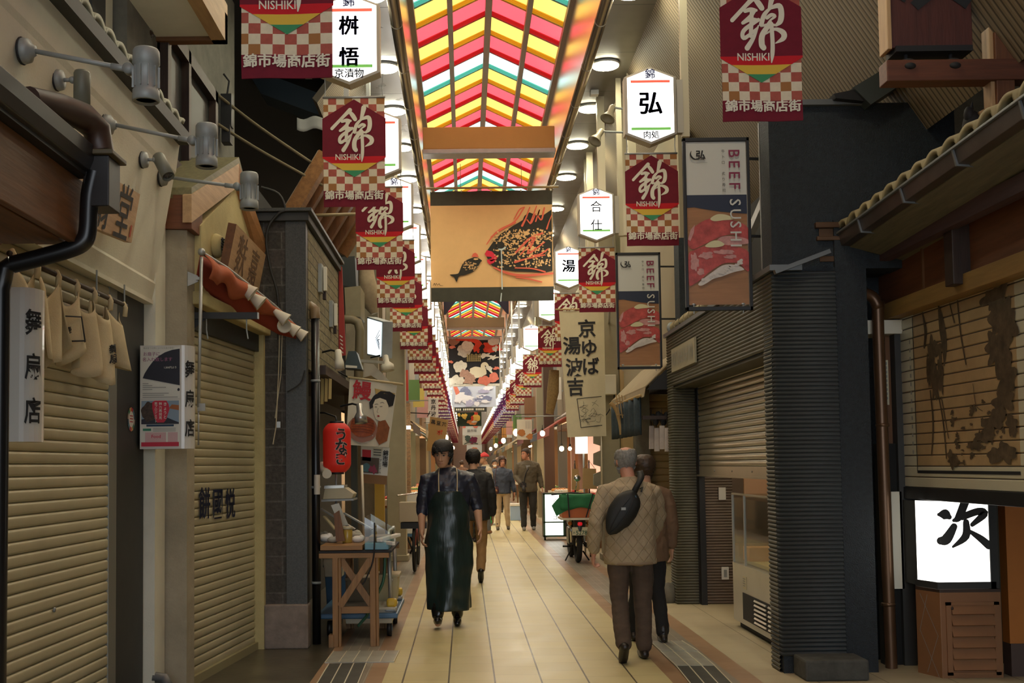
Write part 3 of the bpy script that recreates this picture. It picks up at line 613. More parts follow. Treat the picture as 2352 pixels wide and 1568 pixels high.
def d1(m, f):
    F1, F2, F3 = f(.03), f(.05), f(.07)
    m.rect(F1, 0, 0, 1, .06, mat('print_mist', (.42, .44, .42), .9), 8)
    for x, y, r in ((.08, .1, .08), (.16, .07, .05)): m.blob(F2, x, y, r, r, brn, .3, 20)
    m.stroke([(.15, .05, .04), (.4, .06, .05), (.55, .1, .1), (.62, .2, .12)], F2, rd_); m.blob(F2, .56, .22, .07, .11, rd_, .3); m.blob(F2, .82, .22, .16, .11, rd_, .25); m.blob(F3, .9, .24, .06, .05, gl, .5); m.blob(F3, .64, .24, .05, .07, blk_, .4); m.blob(F2, .7, .38, .1, .05, gl, .5); m.blob(F2, .86, .42, .09, .04, gl, .5)
    m.blob(F2, .88, .1, .12, .07, gl, .12); m.blob(F2, .3, .28, .14, .12, g_, .18); m.blob(F2, .37, .18, .12, .1, gl, .12)
    for x, y, r in ((.07, .2, .06), (.04, .5, .05), (.92, .64, .06)): m.blob(F2, x, y, r, r * .5, pk, .3)
    m.blob(F2, .22, .6, .13, .12, gl, .15); m.blob(F2, .55, .72, .17, .11, cream_, .1); m.stroke([(.68, .72, .1), (.66, .58, .08), (.72, .55, .06), (.78, .66, .05), (.85, .75, .03)], F2, cream_); m.blob(F2, .78, .64, .06, .05, gl, .3)
    m.blob(F2, .32, .75, .1, .1, mat('print_rose', (.45, .28, .22), .9, var=.3, vs=25), .3); m.blob(F2, .4, .87, .12, .09, mat('print_rose', (.45, .28, .22)), .3); m.blob(F2, .13, .88, .16, .1, gl, .3); m.rect(F1, 0, .95, 1, 1, gl, 8)
    m.blob(F2, .68, .89, .11, .1, pk, .18, 40); m.blob(F2, .86, .83, .1, .1, pk, .18, 40)
    for i in range(7): m.rect(F3, .36 + .04 * i, .34 + .03 * (i % 2), .38 + .04 * i, .5, mat('print_gold', (.34, .28, .12), .9)); 
    for i in range(4): m.rect(F3, .34, .36 + .04 * i, .62, .37 + .04 * i, mat('print_gold', (.34, .28, .12)))
cloth((1030, 775, 1150, 886), 39.6, 'black hanging cloth crowded with red flowers, grey blossoms and a white bird', blk_, d1)
def d2(m, f):
    F1 = f(.04); a = mat('print_ice', (.80, .80, .88), .9); b = mat('print_slate', (.22, .25, .42), .9, var=.3, vs=10); c = mat('print_lilac', (.42, .42, .62), .9)
    m.poly(F1, [(.03, .02), (.12, .02), (.18, .3), (.1, .5)], pk)
    for x, y, rx, ry, k in ((.28, .18, .1, .14, b), (.2, .4, .1, .12, a), (.36, .32, .07, .18, b), (.34, .62, .16, .18, a), (.4, .82, .1, .16, c), (.14, .62, .08, .2, a), (.72, .25, .12, .1, c), (.82, .1, .12, .1, a), (.66, .5, .1, .1, a), (.72, .55, .14, .1, b), (.6, .68, .08, .12, b), (.84, .62, .06, .1, b), (.56, .85, .06, .12, a), (.7, .74, .14, .08, a)): m.blob(F1, x, y, rx, ry, k, .3)
cloth((1038, 887, 1140, 934), 46, 'pale blue hanging cloth with soft white and slate shapes', mat('cloth_iceblue', (.58, .64, .80), .9), d2)
def d3(m, f):
    F1, F2 = f(.04), f(.08); o = mat('print_orange', (.55, .20, .06), .9); y = mat('print_yellow', (.72, .48, .10), .9)
    m.blob(F1, .62, .72, .2, .2, o, .2); m.blob(F1, .78, .42, .17, .26, y, .12); m.blob(F2, .62, .45, .06, .16, rd_, .2); m.blob(F2, .78, .12, .07, .1, rd_, .3); m.blob(F1, .3, .3, .1, .22, y, .4); m.blob(F1, .08, .2, .06, .12, y, .2); m.blob(F2, .7, .7, .12, .07, gl, .3)
cloth((1050, 946, 1106, 978), 62, 'dark green hanging cloth printed with a yellow and red bird', mat('cloth_darkgreen', (.02, .035, .02), .9), d3)
cloth((1043, 935, 1118, 945), 61.2, 'narrow black overhead strip with a row of pale lettering', mat('cloth_charcoal', (.04, .04, .035), .9), lambda m, f: [m.rect(f(.05), .06 + k * .055, .3, .06 + k * .055 + .035, .7, cream_) for k in range(16) if k not in (3, 10)], 'lettered_strip')
def d4(m, f):
    F1, F2 = f(.04), f(.08); m.blob(F1, .1, .03, .08, .07, pk, .3); m.blob(F1, .7, .03, .12, .07, pk, .3); m.rect(F1, 0, .48, 1, 1, g_); m.blob(F2, .55, .75, .22, .2, mat('print_wine', (.14, .015, .05), .9), .2); m.blob(F2, .28, .65, .16, .16, mat('print_dgreen', (.05, .08, .07), .9), .3); m.stroke([(.1, .95, .04), (.4, .85, .05), (.8, .95, .04)], F2, mat('print_dgreen', (.05, .08, .07)))
    m.text('錦市場', lambda x, y: F2(.5 + x, .24 - y), 0, 0, .17, blk_)
cloth((1062, 979, 1106, 1021), 76, 'pale grey hanging cloth with small black writing and a wine red flower', mat('cloth_mist', (.60, .62, .58), .9), d4)
cloth((1072, 1021, 1107, 1040), 95, 'smallest pale cloth at the far end with one orange spot', mat('cloth_white', (.66, .68, .66), .9), lambda m, f: m.blob(f(.05), .5, .5, .2, .18, mat('print_orange2', (.75, .22, .08), .9), .2))
# ================================================================ left side: fan shop, gabled shop, stone building
UZ = V((0, 0, 1)); UY = V((0, 1, 0)); UX = V((1, 0, 0))
def XA(y): return -2.045 + .035 * (y - 6.9)
M_shut = mat('shutter_beige', (.52, .465, .30), .38, .15, var=.10, vs=2.5, st=(1, 1, .4), dirt=.15); M_shutd = mat('shutter_gap', (.05, .04, .03), .7)
def shutter_mesh(p, q, z0, z1, n, pitch, mt, depth=.013):
    # horizontal interlocking slats between plan points p and q, bulging along n
    mb = MB(); p, q, n = V(p), V(q), V(n).normalized(); z = z0; prof = [(0, -.15), (.05, .45), (.12, .8), (.25, 1), (.72, 1), (.86, .8), (.93, .4), (1.0, -.35)]
    while z < z1 - .01:
        h = min(pitch, z1 - z); row = [(z + h * a, depth * b) for a, b in prof]
        vs = [V((e.x, e.y, zz)) + n * d for zz, d in row for e in (p, q)]
        mb.add(vs, [(2 * i, 2 * i + 1, 2 * i + 3, 2 * i + 2) for i in range(len(row) - 1)], mt, True); z += pitch
    mb.prism([V((p.x, p.y, z0)) - n * .012, V((q.x, q.y, z0)) - n * .012, V((q.x, q.y, z1)) - n * .012, V((p.x, p.y, z1)) - n * .012], -n * .01, M_shutd)
    return mb
t = thing('roller_shutter', 'closed beige roller shutter behind the cloth curtain at the far left', 'shutter', (XA(5.5), 5.5, 0))
shutter_mesh((XA(3.4), 3.4, 0), (XA(6.27), 6.27, 0), 0, 2.62, (1, -.035, 0), .0605, M_shut).build('slat_curtain', t)
MB().bb((XA(6.27) - .04, 6.27, 0), (XA(6.4) + .012, 6.41, 2.6), mat('guide_rail_grey', (.24, .24, .21), .45, .4)).build('guide_rail', t, bevel=.004)
m = MB(); m.cyl((XA(5.5) + .015, 5.52, .78), (XA(5.5) + .021, 5.52, .78), .013, M_dsteel)
m.build('lock', t)
M_post = mat('charcoal_post', (.035, .036, .034), .6, var=.2)
MB().bb((-2.4, 6.42, 0), (-2.055, 6.96, 2.62), M_post).struct('pillar_charcoal', bevel=.005)
MB().bb((-2.4, 6.97, 0), (-1.985, 7.2, 3.4), M_plaster).struct('wall_strip')
# round sticker on the charcoal post
f = frame((-2.055, 6.69, 1.787), UY, UZ, .003); sk = MB(); cs = [(.05, .10, .16), (.10, .22, .28), (.5, .03, .05), (.6, .35, .12), (.05, .2, .12), (.45, .35, .3)]
for i in range(12): a = [i * math.pi / 6, (i + 1) * math.pi / 6]; sk.poly(f, [(.05 * math.cos(a[0]), .05 * math.sin(a[0])), (.075 * math.cos(a[0]), .075 * math.sin(a[0])), (.075 * math.cos(a[1]), .075 * math.sin(a[1])), (.05 * math.cos(a[1]), .05 * math.sin(a[1]))], mat('sticker%d' % (i % 6), cs[i % 6], .5))
sk.poly(f, [(.05 * math.cos(k * .4), .05 * math.sin(k * .4)) for k in range(16)], M_white)
for k in range(3): sk.rect(frame((-2.055, 6.69, 1.787), UY, UZ, .004), -.032, .018 - k * .018, .032, .024 - k * .018, mat('sticker2', cs[2]))
sk.solo('round_sticker', 'round white sticker with a coloured ring on the charcoal post', 'sticker')
# leaning white fascia with its upper band
prof = [(-2.25, 2.56), (-2.01, 2.56), (-1.985, 2.67), (-1.995, 2.69), (-1.875, 3.38), (-1.862, 3.41), (-1.835, 3.62), (-2.4, 3.62), (-2.4, 2.9)]
MB().prism([(x, 2.6, z) for x, z in prof], (0, 4.4, 0), M_plaster).struct('wall_fascia')
MB().bb((-2.01 - .3, 2.6, 2.54), (-2.0, 7.0, 2.565), M_plaster).struct('trim_11')
# pantile strip along the top of the fascia
def tile(u, v): y = 2.7 + 4.25 * u; k = (y / .18) % 1; return V((-1.80 - .62 * v, y, 3.66 + .05 * math.sin(k * math.pi) ** .7 + .22 * v - .04 * (k < .12)))
m = MB().grid(tile, 240, 3, mat('tile_greygreen', (.32, .33, .24), .6, var=.15)); m.bb((-1.9, 2.7, 3.60), (-1.79, 6.97, 3.645), M_post)
m.struct('roof_tiles', mods=[('solid', .03, 1)])
MB().bb((-2.6, 2.6, 3.6), (-2.28, 7.0, 6), M_plaster).struct('wall_upper')
MB().bb((-2.279, 6.55, 4.3), (-2.26, 6.8, 5.0), M_post).struct('window_2')
m = MB(); m.bb((-3.3, 3.6, 4.60), (-1.80, 7.72, 4.7), M_white); m.struct('ceiling_eave')
m = MB(); m.bb((-1.80, 3.6, 4.57), (-1.70, 7.8, 4.86), M_lwoodY); m.bb((-3.3, 7.72, 4.57), (-1.7, 7.8, 4.78), M_bwoodX); m.struct('trim_12')
# curtain lamps on long arms and short spots
def armlamp(base, head, k):
    t = thing('wall_floodlight', ['long-armed grey floodlight nearest the left edge of the photo', 'long-armed grey floodlight in the middle of the white fascia', 'long-armed grey floodlight over the wooden gable'][k], 'lamp', base, 'long-armed floodlights')
    b, h = V(base), V(head); MB().lathe([(.052, 0), (.056, .01), (.05, .035), (.03, .045), (.022, .06)], b, M_dsteel, (1, 0, 0)).lathe([(.058, 0), (.06, .008)], b - UX * .004, M_ink, (1, 0, 0)).build('base', t)
    e = h + V((-.075, 0, .03)); m = MB(); m.cyl(b + UX * .05, e, .011, M_dsteel, 10); m.cyl(e - (e - b) * .16, e, .015, M_dsteel, 10); m.cyl(e - UY * .018, e + UY * .018, .024, M_dsteel, 12); m.build('arm', t)
    m = MB(); m.lathe([(.0, .115), (.05, .115), (.056, .105), (.058, .05), (.052, .045), (.05, -.06), (.056, -.065), (.058, -.11), (.05, -.115), (.045, -.10), (0, -.10)], h, M_dsteel, n=22)
    for i in range(11): a = i * 2 * math.pi / 11; m.box(h + V((.054 * math.cos(a), .054 * math.sin(a), -.01)), (.010, .004, .09), M_dsteel, Matrix.Rotation(a, 3, 'Z'))
    hd = m.build('lamp_head', t); MB().lathe([(.044, -.103), (.0, -.103)], h, mat('lamp_glass', (.25, .25, .22), .15), n=20).build('lens', hd)
armlamp((-1.885, 4.59, 3.28), (-1.35, 4.59, 3.165), 0); armlamp((-1.885, 5.67, 3.30), (-1.347, 5.67, 3.18), 1); armlamp((-1.885, 6.72, 3.30), (-1.33, 6.72, 3.205), 2)
def spot(base, dirv, k):
    t = thing('wall_spotlight', ['short grey spotlight pointing straight down on the white fascia', 'short grey spotlight tilted forward above the wooden sign'][k], 'lamp', base, 'short wall spotlights')
    b = V(base); j = b + V((.075, 0, .0)); d = V(dirv).normalized()
    MB().lathe([(.045, 0), (.05, .008), (.045, .03), (.02, .036)], b, M_dsteel, (1, 0, 0)).lathe([(.05, 0), (.052, .008)], b - UX * .004, M_ink, (1, 0, 0)).build('base', t)
    MB().cyl(b + UX * .03, j, .01, M_dsteel, 8).ell(j, (.017, .017, .017), M_dsteel).build('arm', t)
    c = j + V((.045, 0, -.03)); m = MB(); m.lathe([(.0, -.07), (.034, -.07), (.038, -.06), (.038, .1), (.034, .1), (.034, .085), (0, .085)], c, mat('spot_olive', (.16, .165, .13), .5, .1), d)
    hd = m.build('lamp_head', t); MB().lathe([(.030, .088), (0, .088)], c, mat('lamp_glass', (.25, .25, .22), .15), d).build('lens', hd)
spot((-1.89, 5.0, 3.30), (0, 0, -1), 0); spot((-1.885, 6.33, 3.30), (.45, -.35, -.8), 1)
# wooden shop sign with brush characters on the fascia
t = thing('wooden_signboard', 'pale wooden signboard with brushed black characters hung on the white fascia', 'sign', (-1.9, 5.6, 2.78))
a, b, c = at(205, 378, 5.18), at(322, 446, 6.05), at(302, 558, 6.0); d = a + c - b; nrm = (b - a).cross(d - a).normalized(); nrm = nrm if nrm.x > 0 else -nrm
MB().prism([a, b, c, d], -nrm * .04, M_lwoodY).build('board', t, bevel=.003)
ux = (b - a).normalized(); uy = (a - d).normalized(); f = frame((a + b + c + d) / 4, ux, uy, .004)
MB().text('堂', f, .20, .0, .34, M_ink, .004, sx=.8).text('扇', f, -.16, .02, .34, M_ink, .004, sx=.8).rect(f, .36, -.12, .385, -.05, mat('seal_red', (.45, .08, .04), .8)).build('lettering', t)
# short cloth curtain
M_linen = mat('linen', (.60, .50, .31), .95, var=.15, vs=5, bump=.2, bs=150)
t = thing('noren_curtain', 'short cream shop curtain in loose panels above the far left shutter', 'curtain', (-1.98, 5.6, 2.0))
MB().cyl((-1.985, 4.72, 2.43), (-1.985, 6.36, 2.44), .013, M_dwoodY).build('rod', t)
for k in range(6):
    ya = 4.74 + .26 * k; yb = ya + .265
    def pan(u, v, ya=ya, yb=yb, k=k):
        s = math.sin(math.pi * u); sag = .10 * s * (1 - v) ** 2; z = 2.395 - sag - (.36 + .05 * math.sin(k * 2.3)) * v - .09 * s ** 2 * v * (.4 + .6 * abs(math.sin(k * 1.7 + 1)))
        return V((-1.985 + .05 * math.sin(u * 6.3 + k) * (.4 + v) + .02 * s, ya + (yb - ya) * (.5 + (u - .5) * (.97 - .30 * v ** 1.5)) + .03 * math.sin(v * 3 + k * 2) * v, z))
    m = MB().grid(pan, 12, 10, M_linen)
    for yy in (ya, yb):
        m.tube([(-1.985, yy, 2.45), (-1.97, yy, 2.42), (-1.975, yy + .004, 2.37)], .012, M_linen, 6)
    if k % 2 == 0:
        g = lambda x, y, ya=ya: pan(x, y) + V((.012, 0, 0))
        m.out(g, .22, .38, .86, .82, .025, M_ink); m.text('舞扇', lambda x, y: g(.55 + x * 1.4, .6 - y * .9), 0, .10, .16, M_ink, .01, vert=True)
    m.build('cloth_panel', t, mods=[('solid', .004, 0)])
m = MB()
for y in (5.85, 6.33): m.tube([(-1.985, y, 2.56), (-1.985, y, 2.44), (-1.97, y, 2.42)], .005, M_dsteel, 6)
m.build('hook', t)
# two projecting white signs
M_acr = mat('acrylic_white', (.62, .60, .56), .25); M_acr.node_tree.nodes['Principled BSDF'].inputs['Coat Weight'].default_value = .4
def sidesign(x0, x1, y, z0, z1, lab):
    t = thing('projecting_sign', lab, 'sign', ((x0 + x1) / 2, y, z0), 'white curved projecting signs'); r = .09; n = 10
    pl = [(x0, y - r), (x1 - .06, y - r)] + [(x1 - .06 + .06 * math.sin(k * math.pi / n), y - r * math.cos(k * math.pi / n)) for k in range(1, n)] + [(x1 - .06, y + r), (x0, y + r)]
    m = MB().prism([(px, py, z0) for px, py in pl], (0, 0, z1 - z0), M_acr)
    def fr(u, v): a = u; return V((x1 - .06 + .066 * math.sin(a), y - (r + .006) * math.cos(a), v))
    for i, ch in enumerate('舞扇店'):
        m.text(ch, lambda u, v: fr(.85 + u * 7.5, v), 0, z0 + .50 - .185 * i, .115, M_ink, .02, sx=1.2)
    m.build('sign_body', t); return t
sidesign(-1.975, -1.79, 4.6, 1.60, 2.245, 'white curved shop sign with brush characters at the far left edge')
sidesign(-2.035, -1.715, 6.9, 1.605, 2.255, 'white sign with two posters, between the two closed shutters')
# posters on the second sign
M_paper = mat('paper', (.66, .65, .58), .7); fanb = mat('poster_black', (.015, .017, .03), .6); mag = mat('poster_mauve', (.30, .12, .20), .7); gtx = mat('poster_grey', (.30, .30, .28), .8); prd = mat('poster_red', (.50, .02, .05), .6)
pf = lambda off: (lambda x, y: V((-2.03 + x * .245, 6.9 - .09 - off, 2.245 - y * .245)))
m = MB().rect(pf(.002), 0, 0, 1, 1.32, M_paper); fan = [(1, 0.06)]
m.poly(pf(.0035), [(.05, .80), (.1, .68), (.2, .52), (.32, .36), (.45, .24), (.62, .14), (.8, .08), (1, .05), (1, .99)], fanb); m.blob(pf(.0035), .97, 1.1, .03, .04, fanb, .1)
m.text('お扇子に', pf(.005), .3, .16, .105, mag, .02, sx=1) if 0 else None
def flip(g): return lambda x, y: g(x, -y)
q = flip(pf(.005)); m.text('お扇子に', q, .28, -.18, .11, mag, .012); m.text('名入れ致します', q, .43, -.32, .11, mag, .012); m.text('舞扇堂でお買い上げのお扇子限定！', q, .48, -.03, .052, gtx); m.text('1,500円より', q, .76, -.53, .065, M_paper, .012)
for k in range(7): m.rect(pf(.004), .05, .93 + k * .05 + (.05 if k > 3 else 0), (.2, .3, .65, .3, .72, .6, .95)[k], .95 + k * .05 + (.05 if k > 3 else 0), gtx)
m.solo('poster', 'white poster with a black folding fan on the white sign, upper of the two', 'poster', 'posters on the white sign')
pf2 = lambda off: (lambda x, y: V((-2.03 + x * .245, 6.9 - .09 - off, 1.912 - y * .245))); q = flip(pf2(.006)); m = MB()
m.rect(pf2(.002), 0, 0, 1, 1.2, M_paper); m.rect(pf2(.003), .02, .02, .98, .62, mat('poster_sky', (.22, .30, .38), .6)); m.blob(pf2(.004), .22, .3, .19, .26, mat('poster_leaf', (.06, .04, .03), .7, var=.6, vs=40), .15); m.poly(pf2(.004), [(.02, .5), (.5, .38), (.98, .58), (.98, .62), (.02, .62)], fanb)
m.poly(pf2(.004), [(.72, .22), (.8, .12), (.98, .14), (.98, .27)], mat('poster_rust', (.35, .12, .04), .7)); m.poly(pf2(.005), [(.3, .06), (.36, .02), (.66, .02), (.72, .12), (.74, .24), (.66, .5), (.6, .58), (.42, .58), (.36, .45), (.3, .22)], prd)
m.text('きょうと', q, .63, -.11, .1, M_paper, .015, vert=True, gap=1.1); m.text('魅力再発見', q, .51, -.1, .085, M_paper, .01, vert=True, gap=1.05); m.text('旅プロジェクト', q, .395, -.09, .075, M_paper, .01, vert=True, gap=1.02)
m.rect(pf2(.004), .15, .63, .85, .68, mat('poster_navy', (.02, .05, .10), .7)); m.rect(pf2(.004), .06, .73, .27, .79, mat('poster_green', (.03, .20, .12), .7)); m.rect(pf2(.003), .12, .83, .65, 1.08, mat('poster_pink', (.58, .38, .38), .7)); m.rect(pf2(.003), .7, .83, .95, 1.08, mat('poster_pink', (.58, .38, .38))); m.rect(pf2(.004), .02, 1.08, .98, 1.19, prd); m.text('Food', q, .4, -.93, .12, prd, .01)
for k in range(3): m.rect(pf2(.004), .32, .72 + .035 * k, .9, .735 + .035 * k, gtx)
m.solo('poster', 'colourful travel poster with a red lantern shape on the white sign, lower of the two', 'poster', 'posters on the white sign')
# neighbouring eave with gutter at the near left
M_gut = mat('gutter_brown_black', (.012, .009, .008), .4, var=.2); M_blk = mat('pipe_black', (.008, .008, .009), .3)
m = MB()
for k in range(7): m.bb((-1.56 - .13 * k, 1.5, 2.37 + .004 * (k % 2)), (-1.56 - .13 * k - .125, 4.26, 2.43), M_bwoodY)
m.bb((-1.53, 1.5, 2.36), (-1.50, 4.26, 2.62), M_bwoodY); m.bb((-2.6, 4.22, 2.40), (-1.53, 4.27, 2.62), M_bwoodX); m.struct('ceiling_wood_eave', bevel=.004)
MB().prism([(-1.46, 1.5, 2.66), (-2.7, 1.5, 3.0), (-2.7, 1.5, 2.62), (-1.46, 1.5, 2.62)], (0, 2.72, 0), mat('eave_black', (.010, .009, .008), .6)).struct('roof_eave')
t = thing('rain_gutter', 'dark gutter with a black bent downpipe at the near left corner', 'gutter', (-1.45, 4.2, 0))
m = MB(); pr = [(-.07, .07), (-.07, 0), (-.05, -.05), (0, -.07), (.05, -.05), (.07, 0), (.075, .07), (.06, .07), (.055, 0), (0, -.055), (-.055, 0), (-.06, .07)]
m.prism([(-1.485 + a * .8, 1.5, 2.68 + b * .8) for a, b in pr], (0, 2.70, 0), M_gut); m.bb((-1.47, 4.17, 2.50), (-1.37, 4.31, 2.70), M_gut); m.bb((-1.49, 4.15, 2.70), (-1.35, 4.33, 2.72), mat('gutter_edge', (.09, .07, .035), .5))
m.build('gutter_trough', t, bevel=.004)
m = MB(); P = [at(x, y, 4.2) for x, y in ((218, 395), (206, 450), (202, 525), (192, 555), (160, 572), (90, 592), (30, 607))]; m.tube([tuple(v) for v in catmull([tuple(p) for p in P], 4)], .035, M_blk, 12)
e = P[-1]; m.tube([e, e + V((-.03, 0, -.015)), e + V((-.047, 0, -.10)), V((e.x - .047, 4.2, 0))], .035, M_blk, 12); m.build('downpipe', t)
m = MB(); m.tube([at(66, 228, 3.75), at(140, 248, 3.95), at(190, 268, 4.12), at(222, 298, 4.2), at(232, 350, 4.2)], [.045, .052, .055, .055, .05], mat('pipe_umber', (.045, .022, .014), .45), 14); m.build('elbow_pipe', t)
# gap pipe at the foot of the white strip
m = MB(); p = fl(352, 1560); m.tube([(-2.0, 7.0, .16), (-1.93, 7.0, .15), (-1.90, 6.98, .10), (-1.90, 6.98, 0)], .035, mat('pvc_grey', (.10, .10, .10), .4), 12); m.solo('drain_pipe', 'short grey elbow pipe at the foot of the white wall strip', 'pipe')
# ---------------------------------------------------------------- gabled shop
BL = V((-1.862, 7.4, 0)); BR = V((-1.690, 8.98, 0)); nB = V((1, -.109, 0)).normalized()
MB().prism([(-2.5, 7.22, 0), (-2.02, 7.22, 0), (-1.853, 7.25, 0), (-1.845, 7.42, 0), (-2.5, 7.42, 0)], (0, 0, 3.08), M_plasterg).struct('pillar_plaster')
t = thing('roller_shutter', 'closed beige roller shutter with three blue characters under the red awning', 'shutter', (-1.8, 8.2, 0))
mb = shutter_mesh(BL - nB * .06, BR - nB * .06, .05, 2.46, nB, .0605, M_shut); mb.build('slat_curtain', t)
m = MB().prism([BL - nB * .05 + UZ * .0, BR - nB * .05, BR - nB * .05 + UZ * .06, BL - nB * .05 + UZ * .06], nB * .03, mat('shutter_sill', (.30, .26, .14), .5)); m.build('bottom_bar', t)
m = MB().prism([BL - nB * .08 + UZ * 2.44, BR - nB * .08 + UZ * 2.44, BR - nB * .08 + UZ * 2.62, BL - nB * .08 + UZ * 2.62], nB * .07, M_post); m.build('shutter_box', t)
f = frame(BL - nB * .06, BR - BL, UZ, -.021); f = (lambda g: (lambda x, y: g(x, y)))(frame(BL - nB * .06 + nB * .021, BR - BL, UZ, 0)); m = MB(); nvy = mat('stencil_navy', (.015, .022, .06), .6)
for ch, px in (('餅', 483), ('國', 513), ('悦', 541)):
    Y = 1.78 * 2500 / (1069 - px); Y = -2.6686 / ((px - 1069) / 2500 - .109); u = (Y - 7.4) * 1.006
    m.text(ch, f, u, zat(px, 1155, Y), .24, nvy, .012, sx=1.0); m.text(ch, f, u + .006, zat(px, 1155, Y), .24, nvy, .012, sx=1.0)
m.build('stencil_lettering', t)
MB().prism([BR + UZ * 0 - nB * .1, BR + nB * .03, BR + nB * .03 + V((.02, .20, 0)), BR + V((-.2, .22, 0))], (0, 0, 2.75), M_plastery).struct('pillar_jamb')
ga, gb, gc = V((-1.80, 7.42, 2.62)), V((-1.80, 7.42, 3.15)), V((-1.79, 8.56, 3.72)); gd, ge = V((-1.69, 9.2, 2.95)), V((-1.69, 9.2, 2.62))
MB().prism([ga, ge, gd, gc, gb], (-.15, 0, 0), M_plastery).struct('wall_gable_front')
m = MB(); m.beam((-1.845, 7.38, 2.645), (-1.65, 9.2, 2.62), .12, .09, M_plastery); m.struct('beam_lintel', bevel=.01)
# barge boards, eave end and roof boarding
m = MB(); pl = [at(440, 447, 7.17), at(440, 511, 7.17), at(548, 428, 8.5), at(549, 375, 8.5)]; m.prism(pl, (-.06, 0, 0), M_lwoodY); m.prism([at(549, 375, 8.5), at(548, 428, 8.5), at(622, 686, 9.28), at(640, 640, 9.28)], (-.06, 0, 0), wood('barge_wood', (.36, .17, .06), 1, var=.2)); m.struct('trim_13', bevel=.003)
m = MB(); a, b, c, d = at(381, 447, 7.2), at(440, 447, 7.2), at(440, 525, 7.2), at(379, 525, 7.2); m.prism([a, b, c, d], (0, .30, 0), wood('eave_red', (.17, .055, .02), 0)); m.struct('trim_14', bevel=.004)
olive = wood('roof_board_olive', (.20, .18, .09), 1)
m = MB(); p1, p2 = at(440, 447, 7.2), at(549, 375, 8.5); m.prism([p1, p2, p2 + V((-1.2, 0, .0)), p1 + V((-1.2, 0, .0))], (0, 0, .05), olive)
for k in range(5): o = V((-.15 - .24 * k, 0, -.02)); m.beam(p1 + o, p2 + o, .05, .05, olive)
p3 = at(622, 660, 9.28); m.prism([p2, p3, p3 + V((-1.2, 0, 0)), p2 + V((-1.2, 0, 0))], (0, 0, .05), olive); m.struct('roof_gable')
# wall of the upper storey behind, its window and cable box
MB().bb((-2.5, 7.05, 3.0), (-2.2, 10.4, 6), M_conc).struct('wall_concrete')
w = MB(); y0, y1, z0, z1 = 7.75, 9.35, 3.7, 4.75
for a, b in (((y0, z0), (y0 + .09, z1)), ((y1 - .09, z0), (y1, z1)), ((8.35, z0), (8.42, z1)), ((y0, z1 - .1), (y1, z1)), ((y0, z0), (y1, z0 + .08))): w.bb((-2.2, a[0], a[1]), (-2.12, b[0], b[1]), M_dwood)
w.bb((-2.199, y0, z0), (-2.18, y1, z1), mat('glass_dark', (.03, .03, .028), .45, spec=.2)); w.struct('window_3')
m = MB(); m.box((-2.13, 9.75, 4.72), (.1, .1, .30), M_black); m.box((-2.13, 9.75, 4.5), (.08, .12, .16), M_black); m.tube([(-2.13, 9.75, 4.86), (-2.11, 9.75, 5.0), (-2.15, 9.7, 5.05)], .01, M_black); m.solo('cable_box', 'black cable junction hanging on the concrete wall beyond the eave', 'cable box', bevel=.01)
m = MB(); m.lathe([(.045, 0), (.05, .09), (.045, .10), (0, .10)], at(335, 85, 7.6), M_dsteel, n=14); m.ell(at(337, 78, 7.6), (.05, .05, .035), M_dwood); m.tube([at(337, 74, 7.6), at(335, 60, 7.6)], .012, M_black); m.solo('ceiling_spot', 'small dark lamp with a silver collar under the white eave', 'lamp')
# round vent
m = MB(); c = V((-1.79, 7.78, 3.08)); m.lathe([(.085, 0), (.09, .02), (.07, .055), (.06, .06)], c, M_plastery, (1, -.2, 0), n=20)
for k in range(6): m.box(c + V((.062, -.01, -.05 + .02 * k)), (.008, .10 - .02 * abs(k - 2.5), .01), M_ink)
m.solo('wall_vent', 'round cream vent with dark slats on the gable wall', 'vent')
# carved wooden sign
t = thing('carved_signboard', 'tilted wooden board with two carved characters above the red awning', 'sign', (-1.6, 8.2, 2.9))
a, b, c, d = V((-1.60, 7.63, 3.205)), V((-1.60, 8.76, 3.205)), V((-1.672, 8.80, 2.885)), V((-1.672, 7.66, 2.885)); n = (b - a).cross(d - a).normalized(); n = n if n.x > 0 else -n
MB().prism([a, b, c, d], -n * .06, M_bwoodY, M_lwoodY).build('board', t, bevel=.004)
f = frame((a + b + c + d) / 4, b - a, a - d, .003); carve = mat('carving_shadow', (.16, .09, .045), .9)
MB().text('麩', f, -.24, 0, .30, carve, .004, sx=1.15).text('嘉', f, .22, 0, .28, carve, .004, sx=1.15).build('carved_lettering', t)
MB().tube([(-1.79, 7.75, 3.12), (-1.70, 7.75, 3.12), (-1.70, 7.75, 2.92)], .01, M_black).build('bracket', t)
# red awning, half rolled
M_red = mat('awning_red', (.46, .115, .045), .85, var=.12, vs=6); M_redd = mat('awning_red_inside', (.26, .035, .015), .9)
t = thing('rolled_awning', 'faded red cloth awning rolled up above the gabled shop shutter', 'awning', (-1.55, 8.1, 2.5))
top = [at(x, y, Y) for x, y, Y in ((468, 583, 7.25), (520, 615, 7.6), (580, 662, 8.0), (630, 702, 8.45), (668, 738, 8.8), (690, 768, 9.0))]
bot = [at(x, y, Y) for x, y, Y in ((478, 640, 7.25), (512, 664, 7.6), (556, 690, 8.0), (610, 722, 8.45), (655, 752, 8.8), (686, 772, 9.0))]
under = [at(x, y, Y) for x, y, Y in ((452, 632, 7.25), (476, 672, 7.6), (525, 706, 8.0), (585, 738, 8.45), (640, 768, 8.8), (680, 778, 9.0))]
def lerpl(P, u): k = u * (len(P) - 1); i = min(int(k), len(P) - 2); return P[i].lerp(P[i + 1], k - i)
